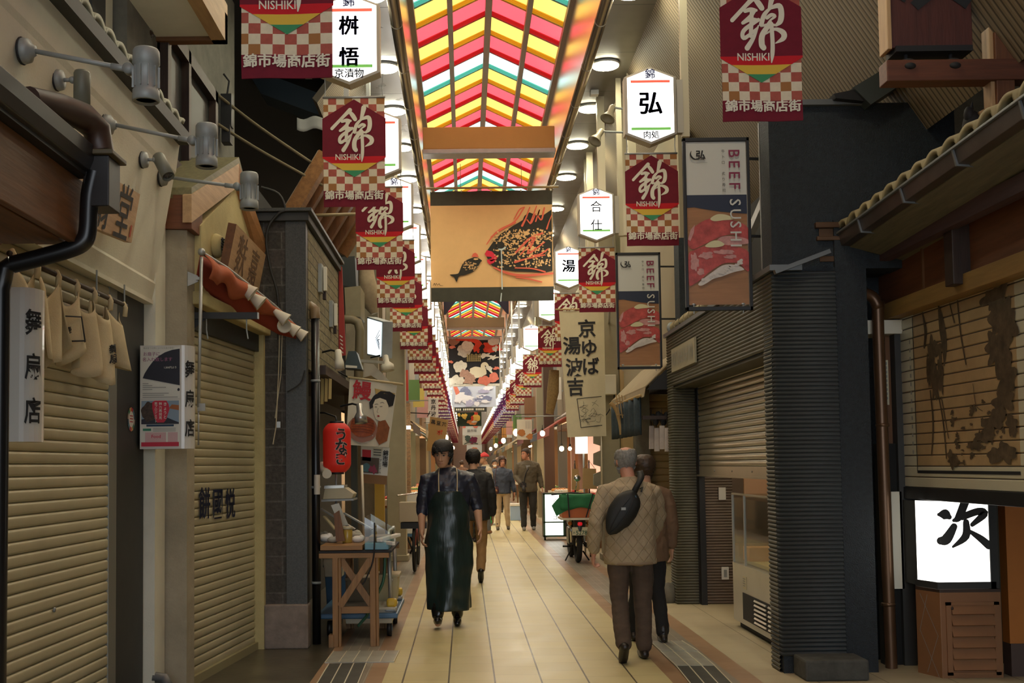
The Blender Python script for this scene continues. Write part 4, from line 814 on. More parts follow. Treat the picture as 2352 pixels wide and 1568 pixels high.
def aw(u, v): p = lerpl(top, u).lerp(lerpl(bot, u), v * (1 + .25 * math.sin(u * 26) * (u > .1))); return p + V((.05 * math.sin(v * 3.0), -.03 * math.sin(v * 3), 0)) + V((.008 * math.sin(u * 40), 0, 0))
MB().grid(aw, 50, 6, M_red).build('cloth_front', t, mods=[('solid', .006, 0)])
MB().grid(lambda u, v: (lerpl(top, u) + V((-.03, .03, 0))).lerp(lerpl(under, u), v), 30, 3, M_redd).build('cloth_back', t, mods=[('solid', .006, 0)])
MB().tube(top, .014, M_steel, 10).ell(top[0] + V((-.01, -.02, .01)), (.026, .026, .026), M_steel).build('roller_tube', t)
m = MB(); a = at(463, 590, 7.22); b = at(456, 935, 7.2); m.cyl(a, b, .0115, M_steel, 10); m.cyl(b, b + V((0, 0, -.25)), .006, M_steel); m.box(b + V((.02, 0, .0)), (.05, .02, .05), M_steel); m.build('crank_pole', t)
m = MB(); a = at(441, 640, 7.25); m.prism([a + V((-.03, 0, .05)), a + V((.04, 0, .02)), a + V((.04, 0, -.02)), a + V((-.03, 0, -.05))], (0, .01, 0), M_steel); m.beam(a + V((.03, 0, 0)), a + V((.07, 0, 0)), .03, .02, M_steel); m.build('wall_bracket', t)
# clip-on shades under the awning
shade = mat('paper_shade', (.68, .62, .50), .8)
for k, (x, y, Y, r) in enumerate([(562, 668, 7.95, .058), (582, 690, 8.05, .056), (640, 728, 8.5, .054), (648, 748, 8.65, .054), (664, 755, 8.8, .052), (682, 766, 8.95, .050)]):
    c = at(x, y, Y) + V((.03, -.06, 0)); ax = V((.78, .12, -.62)).normalized() if k != 3 else V((.1, -.95, -.3)).normalized()
    t = thing('awning_lamp', 'white cone lampshade under the red awning, %s from the left' % ORD[k], 'lamp', c, 'white cone lampshades')
    MB().lathe([(.012, -.07), (.02, -.065), (r, .05), (r + .003, .055), (r - .006, .048), (.016, -.05), (0, -.05)], c, shade, ax, n=18).build('shade', t)
    MB().cyl(c - ax * .10, c - ax * .06, .013, M_offw, 10).build('socket', t)
# black bracket arm and hanging chains
a, b = at(441, 725, 7.44), at(592, 725, 7.44); t = thing('bracket_arm', 'straight black bar sticking out below the red awning', 'bracket', a)
MB().beam(a, b, .035, .045, M_black).beam(b, b + V((.006, 0, 0)), .034, .044, M_steel).build('arm', t)
MB().bb((a.x - .02, a.y - .02, a.z - .28), (a.x + .01, a.y + .02, a.z + .06), M_black).prism([a + V((0, 0, -.02)), a + V((.1, 0, -.02)), a + V((0, 0, -.1))], (0, .01, 0), M_black).build('wall_plate', t)
m = MB()
for q in (.22, .83): p = a.lerp(b, q); m.tube([p, p + V((0, 0, -.10)), p + V((.01, 0, -.16))], .005, M_dsteel, 6)
m.build('chain', t)
# ---------------------------------------------------------------- stone building
M_gran = mat('granite_dark', (.05, .05, .042), .45, var=.55, vs=90); M_split = brick_mat('split_stone', (.20, .17, .09), (.26, .22, .12), (.07, .06, .035), .26, .085, .06, 1.0, 'YZ', detail=28)
M_brickg = brick_mat('stone_brick_grey', (.045, .04, .032), (.065, .055, .047), (.09, .085, .072), .30, .15, .045, .5, 'XZ'); M_pinkb = mat('plinth_stone', (.25, .20, .165), .9, var=.3, vs=7, bump=.2, dirt=.3)
MB().bb((-1.85, 9.02, 0), (-1.48, 9.4, 3.53), M_brickg).struct('pillar_brick')
MB().bb((-1.48, 9.0, .36), (-1.31, 9.12, 3.53), M_gran).struct('pillar_granite')
MB().bb((-1.66, 8.97, 0), (-1.30, 9.14, .36), M_pinkb).struct('trim_15', bevel=.012)
MB().bb((-1.85, 9.1, 2.30), (-1.31, 11.3, 3.5), M_split).struct('wall_stone')
MB().bb((-1.9, 8.96, 3.53), (-1.28, 11.34, 3.60), M_post).bb((-1.9, 8.92, 3.60), (-1.25, 11.36, 3.63), M_gran).struct('trim_16', bevel=.004)
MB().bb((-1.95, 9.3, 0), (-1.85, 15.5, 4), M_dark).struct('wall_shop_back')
t = thing('downpipe', 'black downpipe with a brown elbow beside the granite pier', 'pipe', (-1.27, 9.22, 0))
MB().cyl((-1.265, 9.22, 0), (-1.265, 9.22, 2.78), .036, M_blk, 14).build('pipe', t)
MB().tube([(-1.4, 9.3, 2.86), (-1.31, 9.24, 2.85), (-1.27, 9.22, 2.82), (-1.265, 9.22, 2.74)], .045, mat('pipe_bronze', (.20, .13, .06), .4), 14).build('elbow', t)
for z in (1.3, 2.2, .5): MB().lathe([(.04, 0), (.043, .01), (.04, .02)], (-1.265, 9.22, z), M_dsteel).build('pipe_clamp', t)
def fix(px, py, Y, k):
    p = atX(px, py, -1.30); t = thing('wall_fixture', 'small metal light fitting on the stone wall, %s' % ('upper of the two' if k == 0 else 'lower of the two'), 'lamp', p, 'light fittings on the stone wall')
    MB().box(p, (.05, .12, .26), M_dsteel).build('housing', t, bevel=.004); MB().box(p + V((.045, .02, 0)), (.03, .05, .22), M_offw).build('cover', t, bevel=.004); MB().box(p + V((.03, .08, -.1)), (.03, .05, .16), M_dwood).build('cap', t, bevel=.003)
fix(735, 640, 9.8, 0); fix(760, 722, 10.6, 1)
# cables and straps on the stone building
cab = mat('cable_black', (.015, .014, .012), .6); cabw = mat('cable_cream', (.45, .38, .25), .7)
m = MB(); m.tube([tuple(p) for p in catmull([tuple(at(x, y, 8.93)) for x, y in ((600, 430), (640, 445), (655, 480), (640, 490), (617, 520), (612, 560), (622, 620), (638, 680), (640, 780))], 4)], .012, cab, 6); m.tube([tuple(p) for p in catmull([tuple(at(x, y, 8.93)) for x, y in ((700, 850), (690, 880), (660, 900))], 4)], .006, cab, 6); m.solo('cable', 'thick dark cable draped down the front of the stone building', 'cable')
m = MB(); m.tube([at(642, 770, 8.8), at(640, 850, 8.8), at(634, 980, 8.8), at(627, 1020, 8.8)], .005, cabw, 6); m.tube([at(648, 770, 8.8), at(645, 860, 8.8), at(632, 960, 8.8)], .004, cabw, 6); m.box(at(640, 975, 8.8), (.03, .02, .05), M_steel); m.solo('cord', 'pale twin cord hanging down from the red awning end', 'cord')
for k, (y0_, y1_, Y_) in enumerate(((218, 385, 0), (285, 420, 0))):
    m = MB(); m.tube([tuple(p) for p in catmull([tuple(at(500, y0_, 9.6)), tuple(at(600, y0_ + (y1_ - y0_) * .46, 10.0)), tuple(at(740, y1_ + 5, 10.5))], 6)], .014, mat('rope', (.16, .125, .07), .9), 6); m.solo('rope', 'frayed rope slung across the dark gap, ' + ('upper of two' if k == 0 else 'lower of two'), 'rope', 'ropes across the gap')
m = MB().grid(lambda u, v: at(682 + 75 * u, 270 + 28 * v + 3 * math.sin(u * 9), 11.4) + V((0, .02 * math.sin(u * 7), 0)), 10, 4, mat('rag_white', (.36, .35, .32), .9)); m.solo('white_cloth', 'strip of white cloth in the dark gap beside the left banner', 'cloth', mods=[('solid', .01, 0)])
# steel duct deep in the dark gap
m = MB(); m.prism([at(560, 150, 12.5), at(735, 215, 12.5), at(735, 265, 12.5), at(600, 215, 12.5)], (0, .4, 0), mat('duct_blue', (.035, .05, .06), .4, .3)); m.solo('air_duct', 'dark bluish air duct deep in the gap behind the top left banner', 'duct')
# open rafters of a raised eave
ra, rb, rc, rd = at(740, 350, 10.4), at(655, 492, 10.4), at(775, 578, 12.2), at(827, 495, 12.2)
t = thing('wooden_eave', 'raised wooden eave with open rafters behind the second left banner', 'eave', (rb + rc) / 2)
n = (rb - ra).cross(rd - ra).normalized(); n = n if n.z > 0 else -n
MB().prism([ra, rb, rc, rd], n * .05, mat('eave_board', (.34, .28, .20), .8)).build('boarding', t)
owood = wood('rafter_orange', (.30, .135, .04), 1)
for k in range(7): q = k / 6; a = ra.lerp(rd, q); b = rb.lerp(rc, q); MB().beam(a - n * .05, b - n * .05, .07 if k % 6 else .11, .09 if k % 6 else .14, owood if k % 6 == 0 else M_bwood, n).build('rafter', t)
m = MB(); m.cyl(at(660, 496, 10.4), at(877, 490, 10.6), .016, wood('pole_bamboo', (.30, .22, .10), 0)); m.solo('long_pole', 'long thin pole sticking out level in front of the third left banner', 'pole')
# ================================================================ right side
M_sid = mat('siding_olive_lit', (.085, .078, .052), .55, var=.25, vs=4, dirt=.2); M_navy = mat('stucco_navy', (.019, .026, .032), .75, var=.3, vs=30, bump=.9, bs=120)
M_sidd = mat('siding_front_shaded', (.025, .031, .033), .6, var=.2, vs=5); M_sidb = mat('siding_brown', (.13, .09, .065), .5, var=.15)  # one siding in two tones: lit olive street side, shaded front
def siding(path, z0, z1, nrm, mt, pitch=.0295, amp=.0075):
    mb = MB(); n = int(round((z1 - z0) / pitch)); zs = []
    for i in range(n):
        for t, a in ((0, -.6), (.12, .2), (.35, .95), (.6, 1), (.85, .4)): zs.append((z0 + (i + t) * (z1 - z0) / n, a * amp))
    zs.append((z1, -.6 * amp)); k = len(path)
    vs = [V((p[0] + q[0] * a, p[1] + q[1] * a, z)) for z, a in zs for p, q in zip(path, nrm)]
    mb.add(vs, [(i * k + j, (i + 1) * k + j, (i + 1) * k + j + 1, i * k + j + 1) for i in range(len(zs) - 1) for j in range(k - 1)], mt, True); return mb
XW = 2.2
MB().bb((XW + .012, 7.70, 0), (2.86, 7.93, 2.86), M_navy).struct('pillar_navy')
siding([(XW, 7.93), (XW, 7.685), (2.645, 7.685)], .12, 2.83, [(-1, 0), (-.8, -.8), (0, -1)], M_sidd).struct('wall_siding_near')
siding([(XW, 7.95), (XW, 7.74)], .0, 2.28, [(-1, 0), (-1, 0)], M_sid).struct('wall_siding_edge')
MB().bb((XW + .012, 7.93, 2.28), (2.44, 11.75, 2.86), M_navy).bb((XW + .012, 11.5, 0), (2.44, 11.75, 2.86), M_navy).struct('wall_siding_core')
siding([(XW, 11.76), (XW, 7.70)], 2.29, 2.83, [(-1, 0), (-1, 0)], M_sid).struct('wall_siding_top')
siding([(XW, 11.76), (XW, 11.485), (2.43, 11.485)], .0, 2.29, [(-1, 0), (-.8, -.8), (0, -1)], M_sid).struct('wall_siding_far')
m = MB().bb((XW + .02, 7.9, 2.262), (2.5, 11.5, 2.285), M_sid); m.struct('trim_17')
M_flash = mat('flashing_steel', (.16, .17, .17), .45, .4)
m = MB(); m.bb((XW - .03, 7.64, 2.83), (2.4, 11.8, 2.87), M_flash); m.beam(at(1779, 625, 7.64), at(1905, 577, 7.64), .05, .03, M_flash); m.struct('trim_18')
MB().bb((XW + .01, 7.72, 2.85), (3.55, 7.95, 4.05), M_navy).struct('wall_navy_upper'); MB().bb((XW + .01, 11.05, 2.85), (3.4, 11.3, 3.78), M_navy).struct('wall_navy_far'); MB().bb((2.55, 7.96, 2.86), (3.4, 11.04, 3.75), M_dark).struct('roof_void_shade'); MB().beam((2.25, 8.0, 3.42), (2.25, 9.4, 2.9), .05, .07, M_steel).beam((2.23, 8.0, 2.9), (2.23, 8.0, 4.0), .03, .03, M_flash).struct('trim_24'); MB().bb((2.65, 7.693, 0), (2.87, 7.76, 3.2), M_navy).struct('wall_navy_side')  # the near-black box stands for the shade of the open roof void
MB().prism([at(1785, 229, 7.68), at(2003, 226, 7.68), at(1998, 239, 7.68), at(1785, 241, 7.68)], (0, .3, 0), M_flash).struct('trim_19')
MB().bb((2.87, 8.18, 0), (3.6, 8.3, 3.6), M_navy).struct('wall_recess'); MB().bb((3.5, 7.74, 3.0), (5.0, 7.9, 6), mat('stucco_tan', (.20, .165, .11), .9, var=.15, vs=20, bump=.4, bs=90)).struct('wall_stucco')
m = MB(); a, b = fl(1822, 1560), fl(1960, 1560); m.bb((2.27, 7.40, 0), (2.70, 7.68, .14), mat('kerb_stone', (.075, .075, .065), .9, var=.4, vs=9, bump=.4, bs=30)); m.struct('trim_20', bevel=.015)
# half lowered shutter and shop inside
t = thing('roller_shutter', 'half lowered metallic shutter in the corrugated wall on the right', 'shutter', (2.46, 9.8, 1.33)); M_shm = mat('shutter_steel', (.40, .36, .28), .3, .55, var=.12, vs=2)
mb = shutter_mesh((2.46, 11.47, 0), (2.46, 7.95, 0), 1.44, 2.32, (-1, 0, 0), .058, M_shm); mb.build('slat_curtain', t)
m = MB().bb((2.445, 7.95, 1.345), (2.465, 11.47, 1.44), M_shm).bb((2.43, 7.95, 1.335), (2.475, 11.47, 1.352), M_shm)
for y in (8.6, 9.3, 10.0, 10.7): m.cyl((2.446, y, 1.395), (2.44, y, 1.395), .008, M_dsteel, 8)
m.build('bottom_bar', t)
MB().bb((2.44, 11.40, 0), (2.50, 11.48, 2.3), M_black).build('guide_rail', t); MB().bb((2.46, 7.95, 1.3), (2.50, 8.0, 2.3), M_black).build('guide_rail', t)
siding([(2.5, 11.47), (2.80, 11.47)], 0, 2.3, [(0, -1), (0, -1)], M_sidb).struct('wall_inside'); MB().bb((2.44, 11.49, 0), (4.6, 11.6, 3), M_sidb).struct('wall_inside_back')
MB().bb((4.2, 7.9, 0), (4.3, 11.5, 3), mat('inside_brown', (.16, .11, .08), .8)).struct('wall_inside_side'); MB().bb((2.5, 7.9, 2.4), (4.3, 11.5, 2.5), M_offw).struct('ceiling_inside')
m = MB(); m.box((2.69, 11.455, 1.15), (.075, .012, .13), M_white); m.solo('notice_card', 'small white card stuck on the brown ribbed wall under the shutter', 'card')
t = thing('wall_socket', 'white double socket low on the brown ribbed wall', 'socket', (2.7, 11.45, .26)); MB().box((2.7, 11.45, .32), (.075, .02, .13), M_white).build('plate', t, bevel=.004); MB().box((2.7, 11.437, .32), (.03, .01, .075), M_dsteel).build('outlet', t)
m = MB(); m.box((2.635, 11.45, 1.36), (.09, .01, .03), M_white); m.solo('paper_strip', 'narrow paper strip just under the shutter edge', 'card')
t = thing('drain_hose', 'black hose end with grey stone beside the corrugated pillar', 'hose', (2.12, 11.7, 0))
MB().tube([(1.98, 11.75, .10), (2.08, 11.72, .12), (2.2, 11.7, .16)], .04, M_blk, 12).build('hose', t); MB().ell((2.14, 11.66, .08), (.10, .10, .13), M_conc).build('stone', t)
# glass show case
t = thing('glass_showcase', 'stainless refrigerated glass showcase under the half lowered shutter', 'showcase', (2.7, 9.3, 0)); M_inox = mat('stainless', (.50, .49, .44), .32, .75, var=.08, vs=3); M_gl = clearglass('showcase_glass')
a, b = fl(1686, 1436), fl(1776, 1481); x0 = a.x; y0, y1 = b.y - .6, a.y
MB().bb((x0, y0, .06), (x0 + .62, y1, .56), M_inox).bb((x0 + .05, y0 + .03, 0), (x0 + .58, y1 - .03, .06), M_ink).build('body', t, bevel=.006)
m = MB().bb((x0 - .006, y0 + .1, .11), (x0, y1 - .36, .34), M_ink)
for k in range(6):
    for q in (0, 1): m.box((x0 - .012, y0 + .34 + q * .42 - .03, .135 + k * .036), (.012, .36, .016), M_inox, Matrix.Rotation(.5, 3, 'Y'))
m.build('vent_grille', t)
m = MB(); m.box((x0 - .002, y1 - .43, .43), (.003, .12, .11), mat('label_cream', (.60, .55, .38), .7)); fz = frame((x0 - .005, y1 - .43, .43), -UY, UZ, .002)
for k in range(4): m.rect(fz, -.045, .03 - k * .02, .04 - .01 * (k % 2), .038 - k * .02, gtx)
m.build('rating_plate', t)
MB().bb((x0 + .01, y0, .57), (x0 + .016, y1, 1.18), M_gl).bb((x0 + .01, y1 - .008, .57), (x0 + .6, y1, 1.18), M_gl).bb((x0 + .01, y0, 1.18), (x0 + .6, y1, 1.19), M_gl).bb((x0 + .05, y0, .86), (x0 + .55, y1 - .03, .868), M_gl).build('glass', t)
m = MB()
for yy in (y1 - .006, y1 - .42): m.bb((x0 + .004, yy - .008, .56), (x0 + .022, yy + .008, 1.2), M_inox)
m.bb((x0 + .004, y0, 1.185), (x0 + .02, y1, 1.20), M_inox); m.bb((x0, y0, .555), (x0 + .03, y1, .575), M_inox); m.build('frame', t)
MB().bb((x0 + .1, y0 + .1, .57), (x0 + .5, y1 - .1, .60), mat('tray_yellow', (.5, .36, .12), .5)).bb((x0 + .08, y1 - .3, .6), (x0 + .5, y1 - .08, .72), mat('box_orange', (.55, .22, .05), .6)).build('display_tray', t)
m = MB(); m.bb((x0 + .2, y1 + .3, 1.15), (x0 + .7, y1 + .33, 1.5), mat('notice_peach', (.6, .36, .22), .7)); m.solo('hanging_notice', 'peach coloured sheet hanging inside behind the showcase', 'notice')
M_tube = lamp('tube_fill_light', (1, .85, .62), SHOP); MB().cyl((3.1, 8.4, 2.36), (3.1, 10.9, 2.36), .018, M_tube).solo('tube_lamp', 'added tube, out of sight, lighting the shop with the half lowered shutter', 'lamp')  # tube put in unseen to light the interior
m = MB(); p, q = V((XW - .012, 11.35, 2.42)), V((XW - .012, 9.95, 2.42)); f = frame(p, q - p, UZ, 0); m.prism([f(0, 0), f(1.15, 0), f(1.15, .24), f(0, .24)], (-.02, 0, 0), mat('plate_tin', (.42, .38, .26), .5, .3)); rd = random.Random(3)
f2 = frame(p, q - p, UZ, .024)
for k in range(15): u = .05 + k * .072; m.stroke([(u, .05, .016), (u + rd.uniform(-.012, .012), .12, .02), (u + rd.uniform(-.02, .02), .19, .014)], f2, gtx); m.stroke([(u - .015, rd.choice((.07, .12, .18)), .012), (u + .025, rd.choice((.07, .12, .18)), .012)], f2, gtx)
m.solo('metal_nameplate', 'embossed tin nameplate on the corrugated wall above the opening', 'sign')
# illuminated? no: printed sign boards hung on brackets
M_signw = mat('sign_white', (.60, .60, .55), .5); M_signn = mat('sign_navy', (.014, .022, .05), .5); woodp = wood('print_wood', (.36, .17, .07), 0, .5, .2); mbeef = mat('print_beef', (.50, .075, .065), .45, var=.5, vs=14); mbeefl = mat('print_beef_pale', (.58, .28, .26), .5, var=.3, vs=20); rice = mat('print_rice', (.66, .60, .55), .6, var=.12, vs=60); butter = mat('print_butter', (.66, .60, .36), .5); plum = mat('sign_plum', (.22, .015, .06), .5)
def beefsign(xr, Y, ztop, lab, wall):
    w, h = .5, 1.31; x0 = xr - w; t = thing('hanging_signboard', lab, 'sign', (x0 + w / 2, Y, ztop - h), 'tall printed food signboards')
    fr = MB()
    for a, b in (((0, 0), (w, .028)), ((0, h - .03), (w, h)), ((0, 0), (.022, h)), ((w - .022, 0), (w, h))): fr.bb((x0 + a[0], Y - .02, ztop - a[1]), (x0 + b[0], Y + .02, ztop - b[1]), M_black)
    fr.build('frame', t, bevel=.003)
    pw, ph = w - .05, h - .075; F = lambda off: (lambda u, v: V((x0 + .025 + pw * u, Y - off, ztop - .03 - ph * v)))
    m = MB(); f0, f1, f2, f3, f4 = F(.002), F(.005), F(.008), F(.011), F(.014)
    m.rect(f0, 0, 0, 1, 1, woodp); m.rect(f1, 0, 0, 1, .327, M_signw); m.poly(f1, [(0, .327), (1, .327), (1, .445), (.8, .44), (.55, .43), (.3, .415), (.12, .402), (0, .405)], M_signn)
    up_ = [(0, .60), (.08, .54), (.2, .50), (.36, .475), (.55, .468), (.8, .49), (1, .53), (1, .62), (.8, .575), (.62, .578), (.45, .60), (.25, .635), (.08, .66), (0, .63)]
    m.spoly(f2, up_, mbeef); m.poly(f3, [(0, .6), (.05, .54), (.12, .51), (.1, .56), (.04, .61)], mbeefl)
    m.spoly(f3, [(.38, .475), (.48, .45), (.6, .448), (.72, .462), (.76, .48), (.6, .485), (.45, .49)], butter)
    m.spoly(f3, [(.5, .60), (.62, .582), (.85, .588), (1, .605), (1, .63), (.8, .635), (.6, .64), (.5, .63)], mbeefl)
    lo = [(0, .70), (.1, .665), (.3, .64), (.5, .632), (.75, .645), (1, .68), (1, .80), (.85, .755), (.7, .745), (.55, .755), (.35, .80), (.2, .845), (.08, .875), (0, .87)]
    m.spoly(f3, lo, mbeef)
    for x, y, rx, ry in ((.1, .74, .07, .05), (.3, .70, .12, .02), (.6, .68, .16, .015), (.2, .80, .06, .02), (.7, .71, .1, .012)): m.blob(f4, x, y, rx, ry, mbeefl, .25, 40)
    m.spoly(f4, [(.28, .645), (.38, .615), (.5, .61), (.6, .63), (.56, .645), (.42, .652)], butter)
    ri = [(.15, .875), (.25, .84), (.4, .80), (.55, .765), (.7, .757), (.85, .77), (.92, .79), (.8, .80), (.7, .81), (.55, .83), (.4, .845), (.3, .868), (.2, .885)]
    m.spoly(F(.016), ri, rice)
    rd = random.Random(2)
    for k in range(34): x = rd.uniform(.2, .9); m.blob(F(.020), x, .875 - .14 * (x - .15) / .75 + rd.uniform(-.012, .012), .028, .008, rice, .2, 8)
    qf = F(.018); q = lambda x, y: qf(.025 * 0 + x, -y)
    SC = lambda g: (lambda x, y: V((x0 + .025 + x, Y - .022, ztop - .03 + y)))
    g = SC(0)
    for ch, v, mt_ in zip('BEEFSUSHI', (.075, .142, .209, .275, .377, .45, .514, .585, .642), [plum] * 4 + [M_signw] * 5): m.text(ch, g, .80 * pw, -v * ph, .118, mt_, .008, rot=-math.pi / 2)
    for i, ch in enumerate('牛トロ 炙り寿司'): m.text(ch, g, .615 * pw, -(.062 + .0345 * i) * ph, .028, M_ink)
    m.text('弘', g, .24 * pw, -.083 * ph, .075, M_ink, .03); m.stroke([(.08 * pw, -.06 * ph, .003), (.07 * pw, -.085 * ph, .012), (.12 * pw, -.108 * ph, .012), (.2 * pw, -.112 * ph, .004)], g, M_ink); m.rect(g, .17 * pw, -.132 * ph, .35 * pw, -.130 * ph, gtx)
    m.build('printed_panel', t)
    m = MB()
    for zz in (ztop - .16, ztop - .75):
        m.beam((xr, Y, zz), (wall, Y + .02, zz), .018, .018, M_black); m.prism([(wall, Y + .01, zz + .05), (wall, Y + .01, zz - .05), (wall - .06, Y + .01, zz)], (0, .02, 0), M_black)
    m.build('bracket', t)
    m = MB()
    for u in (.12, .86): m.tube([(x0 + w * u, Y, ztop - h + .05), (x0 + w * u, Y, ztop - h - .02)], .005, M_steel, 6); m.ell((x0 + w * u, Y, ztop - h + .05), (.016, .008, .008), M_steel)
    m.build('spring_clip', t)
beefsign(2.165, 8.1, zat(1660, 317, 8.1), 'larger tall sushi photo signboard in front of the navy wall', 2.3)
beefsign(2.21, 12.1, zat(1478, 580, 12.1), 'smaller tall sushi photo signboard left of the navy wall, further back', 2.5)
# tile roll at the far end of the corrugated parapet
t = thing('roof_end_tile', 'round pale roof tile end on top of the corrugated wall beside the large signboard', 'tile', (2.2, 11.4, 2.87))
m = MB()
for k in range(9): m.tube([(2.26, 11.6 - k * .25, 2.93), (2.26, 11.38 - k * .25, 2.93)], [.055, .06], mat('tile_tan', (.36, .30, .17), .7, var=.2), 12)
m.build('tile_row', t); MB().lathe([(.06, 0), (.065, .015), (.045, .02), (.03, .012), (0, .012)], (2.25, 11.66, 2.93), M_dsteel, (-.3, 1, 0)).build('end_cap', t)
# --------------------------------------------------- far right shop: eave, scroll shutter, lamp cabinet
M_cop = mat('copper_brown', (.13, .07, .036), .35, .5, var=.2, vs=5); M_gutr = mat('gutter_bronze', (.10, .08, .065), .35, .5, var=.3, vs=4)
t = thing('rain_gutter', 'bronze box gutter and hopper along the tiled eave at the right', 'gutter', (2.6, 6, 2.9))
GT = V((0, 3.9, -.15)); MB().prism([(2.70, 3.8, 3.16), (2.82, 3.8, 3.15), (2.82, 3.8, 3.24), (2.68, 3.8, 3.245)], GT, M_gutr).prism([(2.665, 3.8, 3.24), (2.69, 3.8, 3.24), (2.69, 3.8, 3.255), (2.665, 3.8, 3.255)], GT, M_flash).build('gutter_trough', t, bevel=.003)
for k in range(5): y = 4.4 + k * .72; z = 3.15 - (y - 3.8) * .0385; MB().prism([(2.69, y, z), (2.83, y, z - .01), (2.83, y, z), (2.70, y, z + .012), (2.675, y, z + .105), (2.665, y, z + .105)], (0, .016, 0), M_flash).build('gutter_strap', t)
m = MB(); hx = 2.62
for z0, z1, g in ((3.08, 3.14, .07), (3.05, 3.08, .09), (3.14, 3.18, .10), (2.94, 3.05, .055), (2.90, 2.94, .07)): m.bb((hx - g, 7.78 - g, z0), (hx + g, 7.78 + g, z1), M_cop)
m.build('hopper', t, bevel=.004)
t = thing('downpipe', 'copper brown downpipe running from the hopper down to the paving', 'pipe', (3.02, 7.86, 0))
m = MB(); m.tube([tuple(v) for v in catmull([(2.62, 7.78, 2.92), (2.63, 7.78, 2.78), (2.72, 7.8, 2.70), (2.93, 7.83, 2.68), (3.0, 7.83, 2.58), (3.0, 7.84, 2.4), (3.02, 7.85, 0.0)], 5)], .042, M_cop, 14); m.build('pipe', t)
for z in (1.72, .44): MB().lathe([(.046, 0), (.05, .012), (.046, .024)], (3.01, 7.845, z), M_cop).build('pipe_clamp', t)
def tileR(u, v): y = 3.8 + 3.95 * u; k = (y / .215) % 1; return V((2.68 + .8 * v, y, 3.28 - .0385 * (y - 3.8) + .05 * math.sin(k * math.pi) ** .7 + .30 * v - .03 * (k < .12)))
MB().grid(tileR, 200, 3, mat('tile_ochre', (.30, .25, .13), .7, var=.25, vs=12)).struct('roof_tiles_right', mods=[('solid', .03, 1)])
MB().prism([(2.74, 3.8, 3.25), (3.5, 3.8, 3.48), (3.5, 3.8, 3.41), (2.74, 3.8, 3.18)], (0, 3.93, -.15), M_dwoodY).struct('roof_right_board')
m = MB(); m.prism([(2.76, 3.8, 3.15), (3.25, 3.8, 3.02), (3.25, 3.8, 3.06), (2.76, 3.8, 3.18)], (0, 3.9, -.15), wood('soffit_olive', (.16, .14, .085), 1)); m.bb((2.98, 3.8, 2.90), (3.06, 7.72, 3.0), wood('fascia_plum', (.085, .045, .045), 1)); m.struct('ceiling_eave_right')
t = thing('ridge_ornament', 'dark ornamental ridge tile with a yellow wooden block on the right eave', 'ornament', (3.1, 6.8, 3.35)); c = at(2256, 283, 6.6)
MB().ell(c + V((-.06, 0, -.02)), (.06, .06, .10), M_ink).ell(c + V((-.09, -.02, .05)), (.03, .03, .05), M_ink).ell(c + V((-.02, -.02, -.06)), (.05, .04, .04), M_ink).lathe([(.02, 0), (.0, .09)], c + V((-.07, 0, .06)), M_ink, (.2, 0, 1)).build('ridge_tile', t)
MB().beam(c + V((-.02, 0, 0)), c + V((.16, 0, .09)), .12, .12, M_lwoodX).build('wood_block', t, bevel=.005)
XS = 3.2
m = MB(); m.bb((XS - .06, 3.8, 2.63), (XS, 8.17, 2.95), wood('panel_red', (.16, .055, .02), 1, .6, .25))
for y in (7.35, 5.2): m.bb((XS - .075, y, 2.63), (XS - .06, y + .02, 2.95), M_bwood)
m.struct('wall_panel_right'); MB().bb((XS - .11, 3.8, 2.51), (XS + .02, 8.17, 2.625), wood('beam_ochre', (.30, .17, .05), 1, var=.2)).struct('beam_right', bevel=.004)
MB().bb((XS - .17, 6.68, 2.56), (XS - .05, 6.80, 2.98), M_dwood).struct('trim_21', bevel=.006)
m = MB(); m.bb((XS - .1, 8.02, 0), (XS, 8.17, 2.52), M_bwood); m.bb((XS - .05, 7.93, 0), (XS + .04, 8.02, 2.52), M_post); m.struct('pillar_wood')
t = thing('hinged_label', 'narrow white sign strip with small writing on the brown post', 'sign', (3.1, 8.0, 1.9)); p = at(2035, 878, 8.0); m = MB(); m.box(p, (.035, .012, .33), mat('label_cream', (.60, .55, .38))); f = facecam(p, .008)
for k in range(9): m.rect(f, -.008, .13 - k * .032, .009, .15 - k * .032, gtx)
m.build('strip', t)
# scroll painting printed on the slats
t = thing('painted_shutter', 'pale slatted shutter printed with an ink wash scroll, lowered halfway at the right', 'shutter', (XS, 6.6, 1.2)); fS = lambda off: (lambda y, z: V((XS - off, y, z)))
M_sc = mat('shutter_ivory', (.62, .58, .43), .30, .1, var=.08, vs=2); M_scp = mat('scroll_tan', (.46, .32, .165), .4, var=.25, vs=2.2); m = MB(); z = 1.285
while z < 2.52:
    z1 = min(z + .076, 2.52); m.prism([(XS, 7.93, z), (XS, 4.0, z), (XS, 4.0, z1), (XS, 7.93, z1)], (.01, 0, 0), M_shutd)
    for a, b, mt_ in ((7.93, 7.70, M_sc), (7.70, 6.27, M_scp), (6.27, 4.0, M_sc)):
        if mt_ is M_scp and z < 1.39: mt_ = M_sc
        m.add([V((XS - d, y, zz)) for zz, d in ((z, 0), (z + .005, .006), (z1 - .012, .006), (z1 - .006, 0)) for y in (a, b)], [(2 * i, 2 * i + 1, 2 * i + 3, 2 * i + 2) for i in range(3)], mt_)
    z += .076
m.build('slat_curtain', t)
wash = mat('ink_wash', (.10, .068, .038), .6, var=.6, vs=14); f = fS(.009); m = MB(); g = lambda x, y: f(7.70 - x * 1.43, 2.50 - y * 1.10); rd = random.Random(8)
m.rect(f, 7.70, 1.385, 6.27, 1.405, M_ink); m.rect(f, 7.705, 1.4, 7.695, 2.5, M_ink)
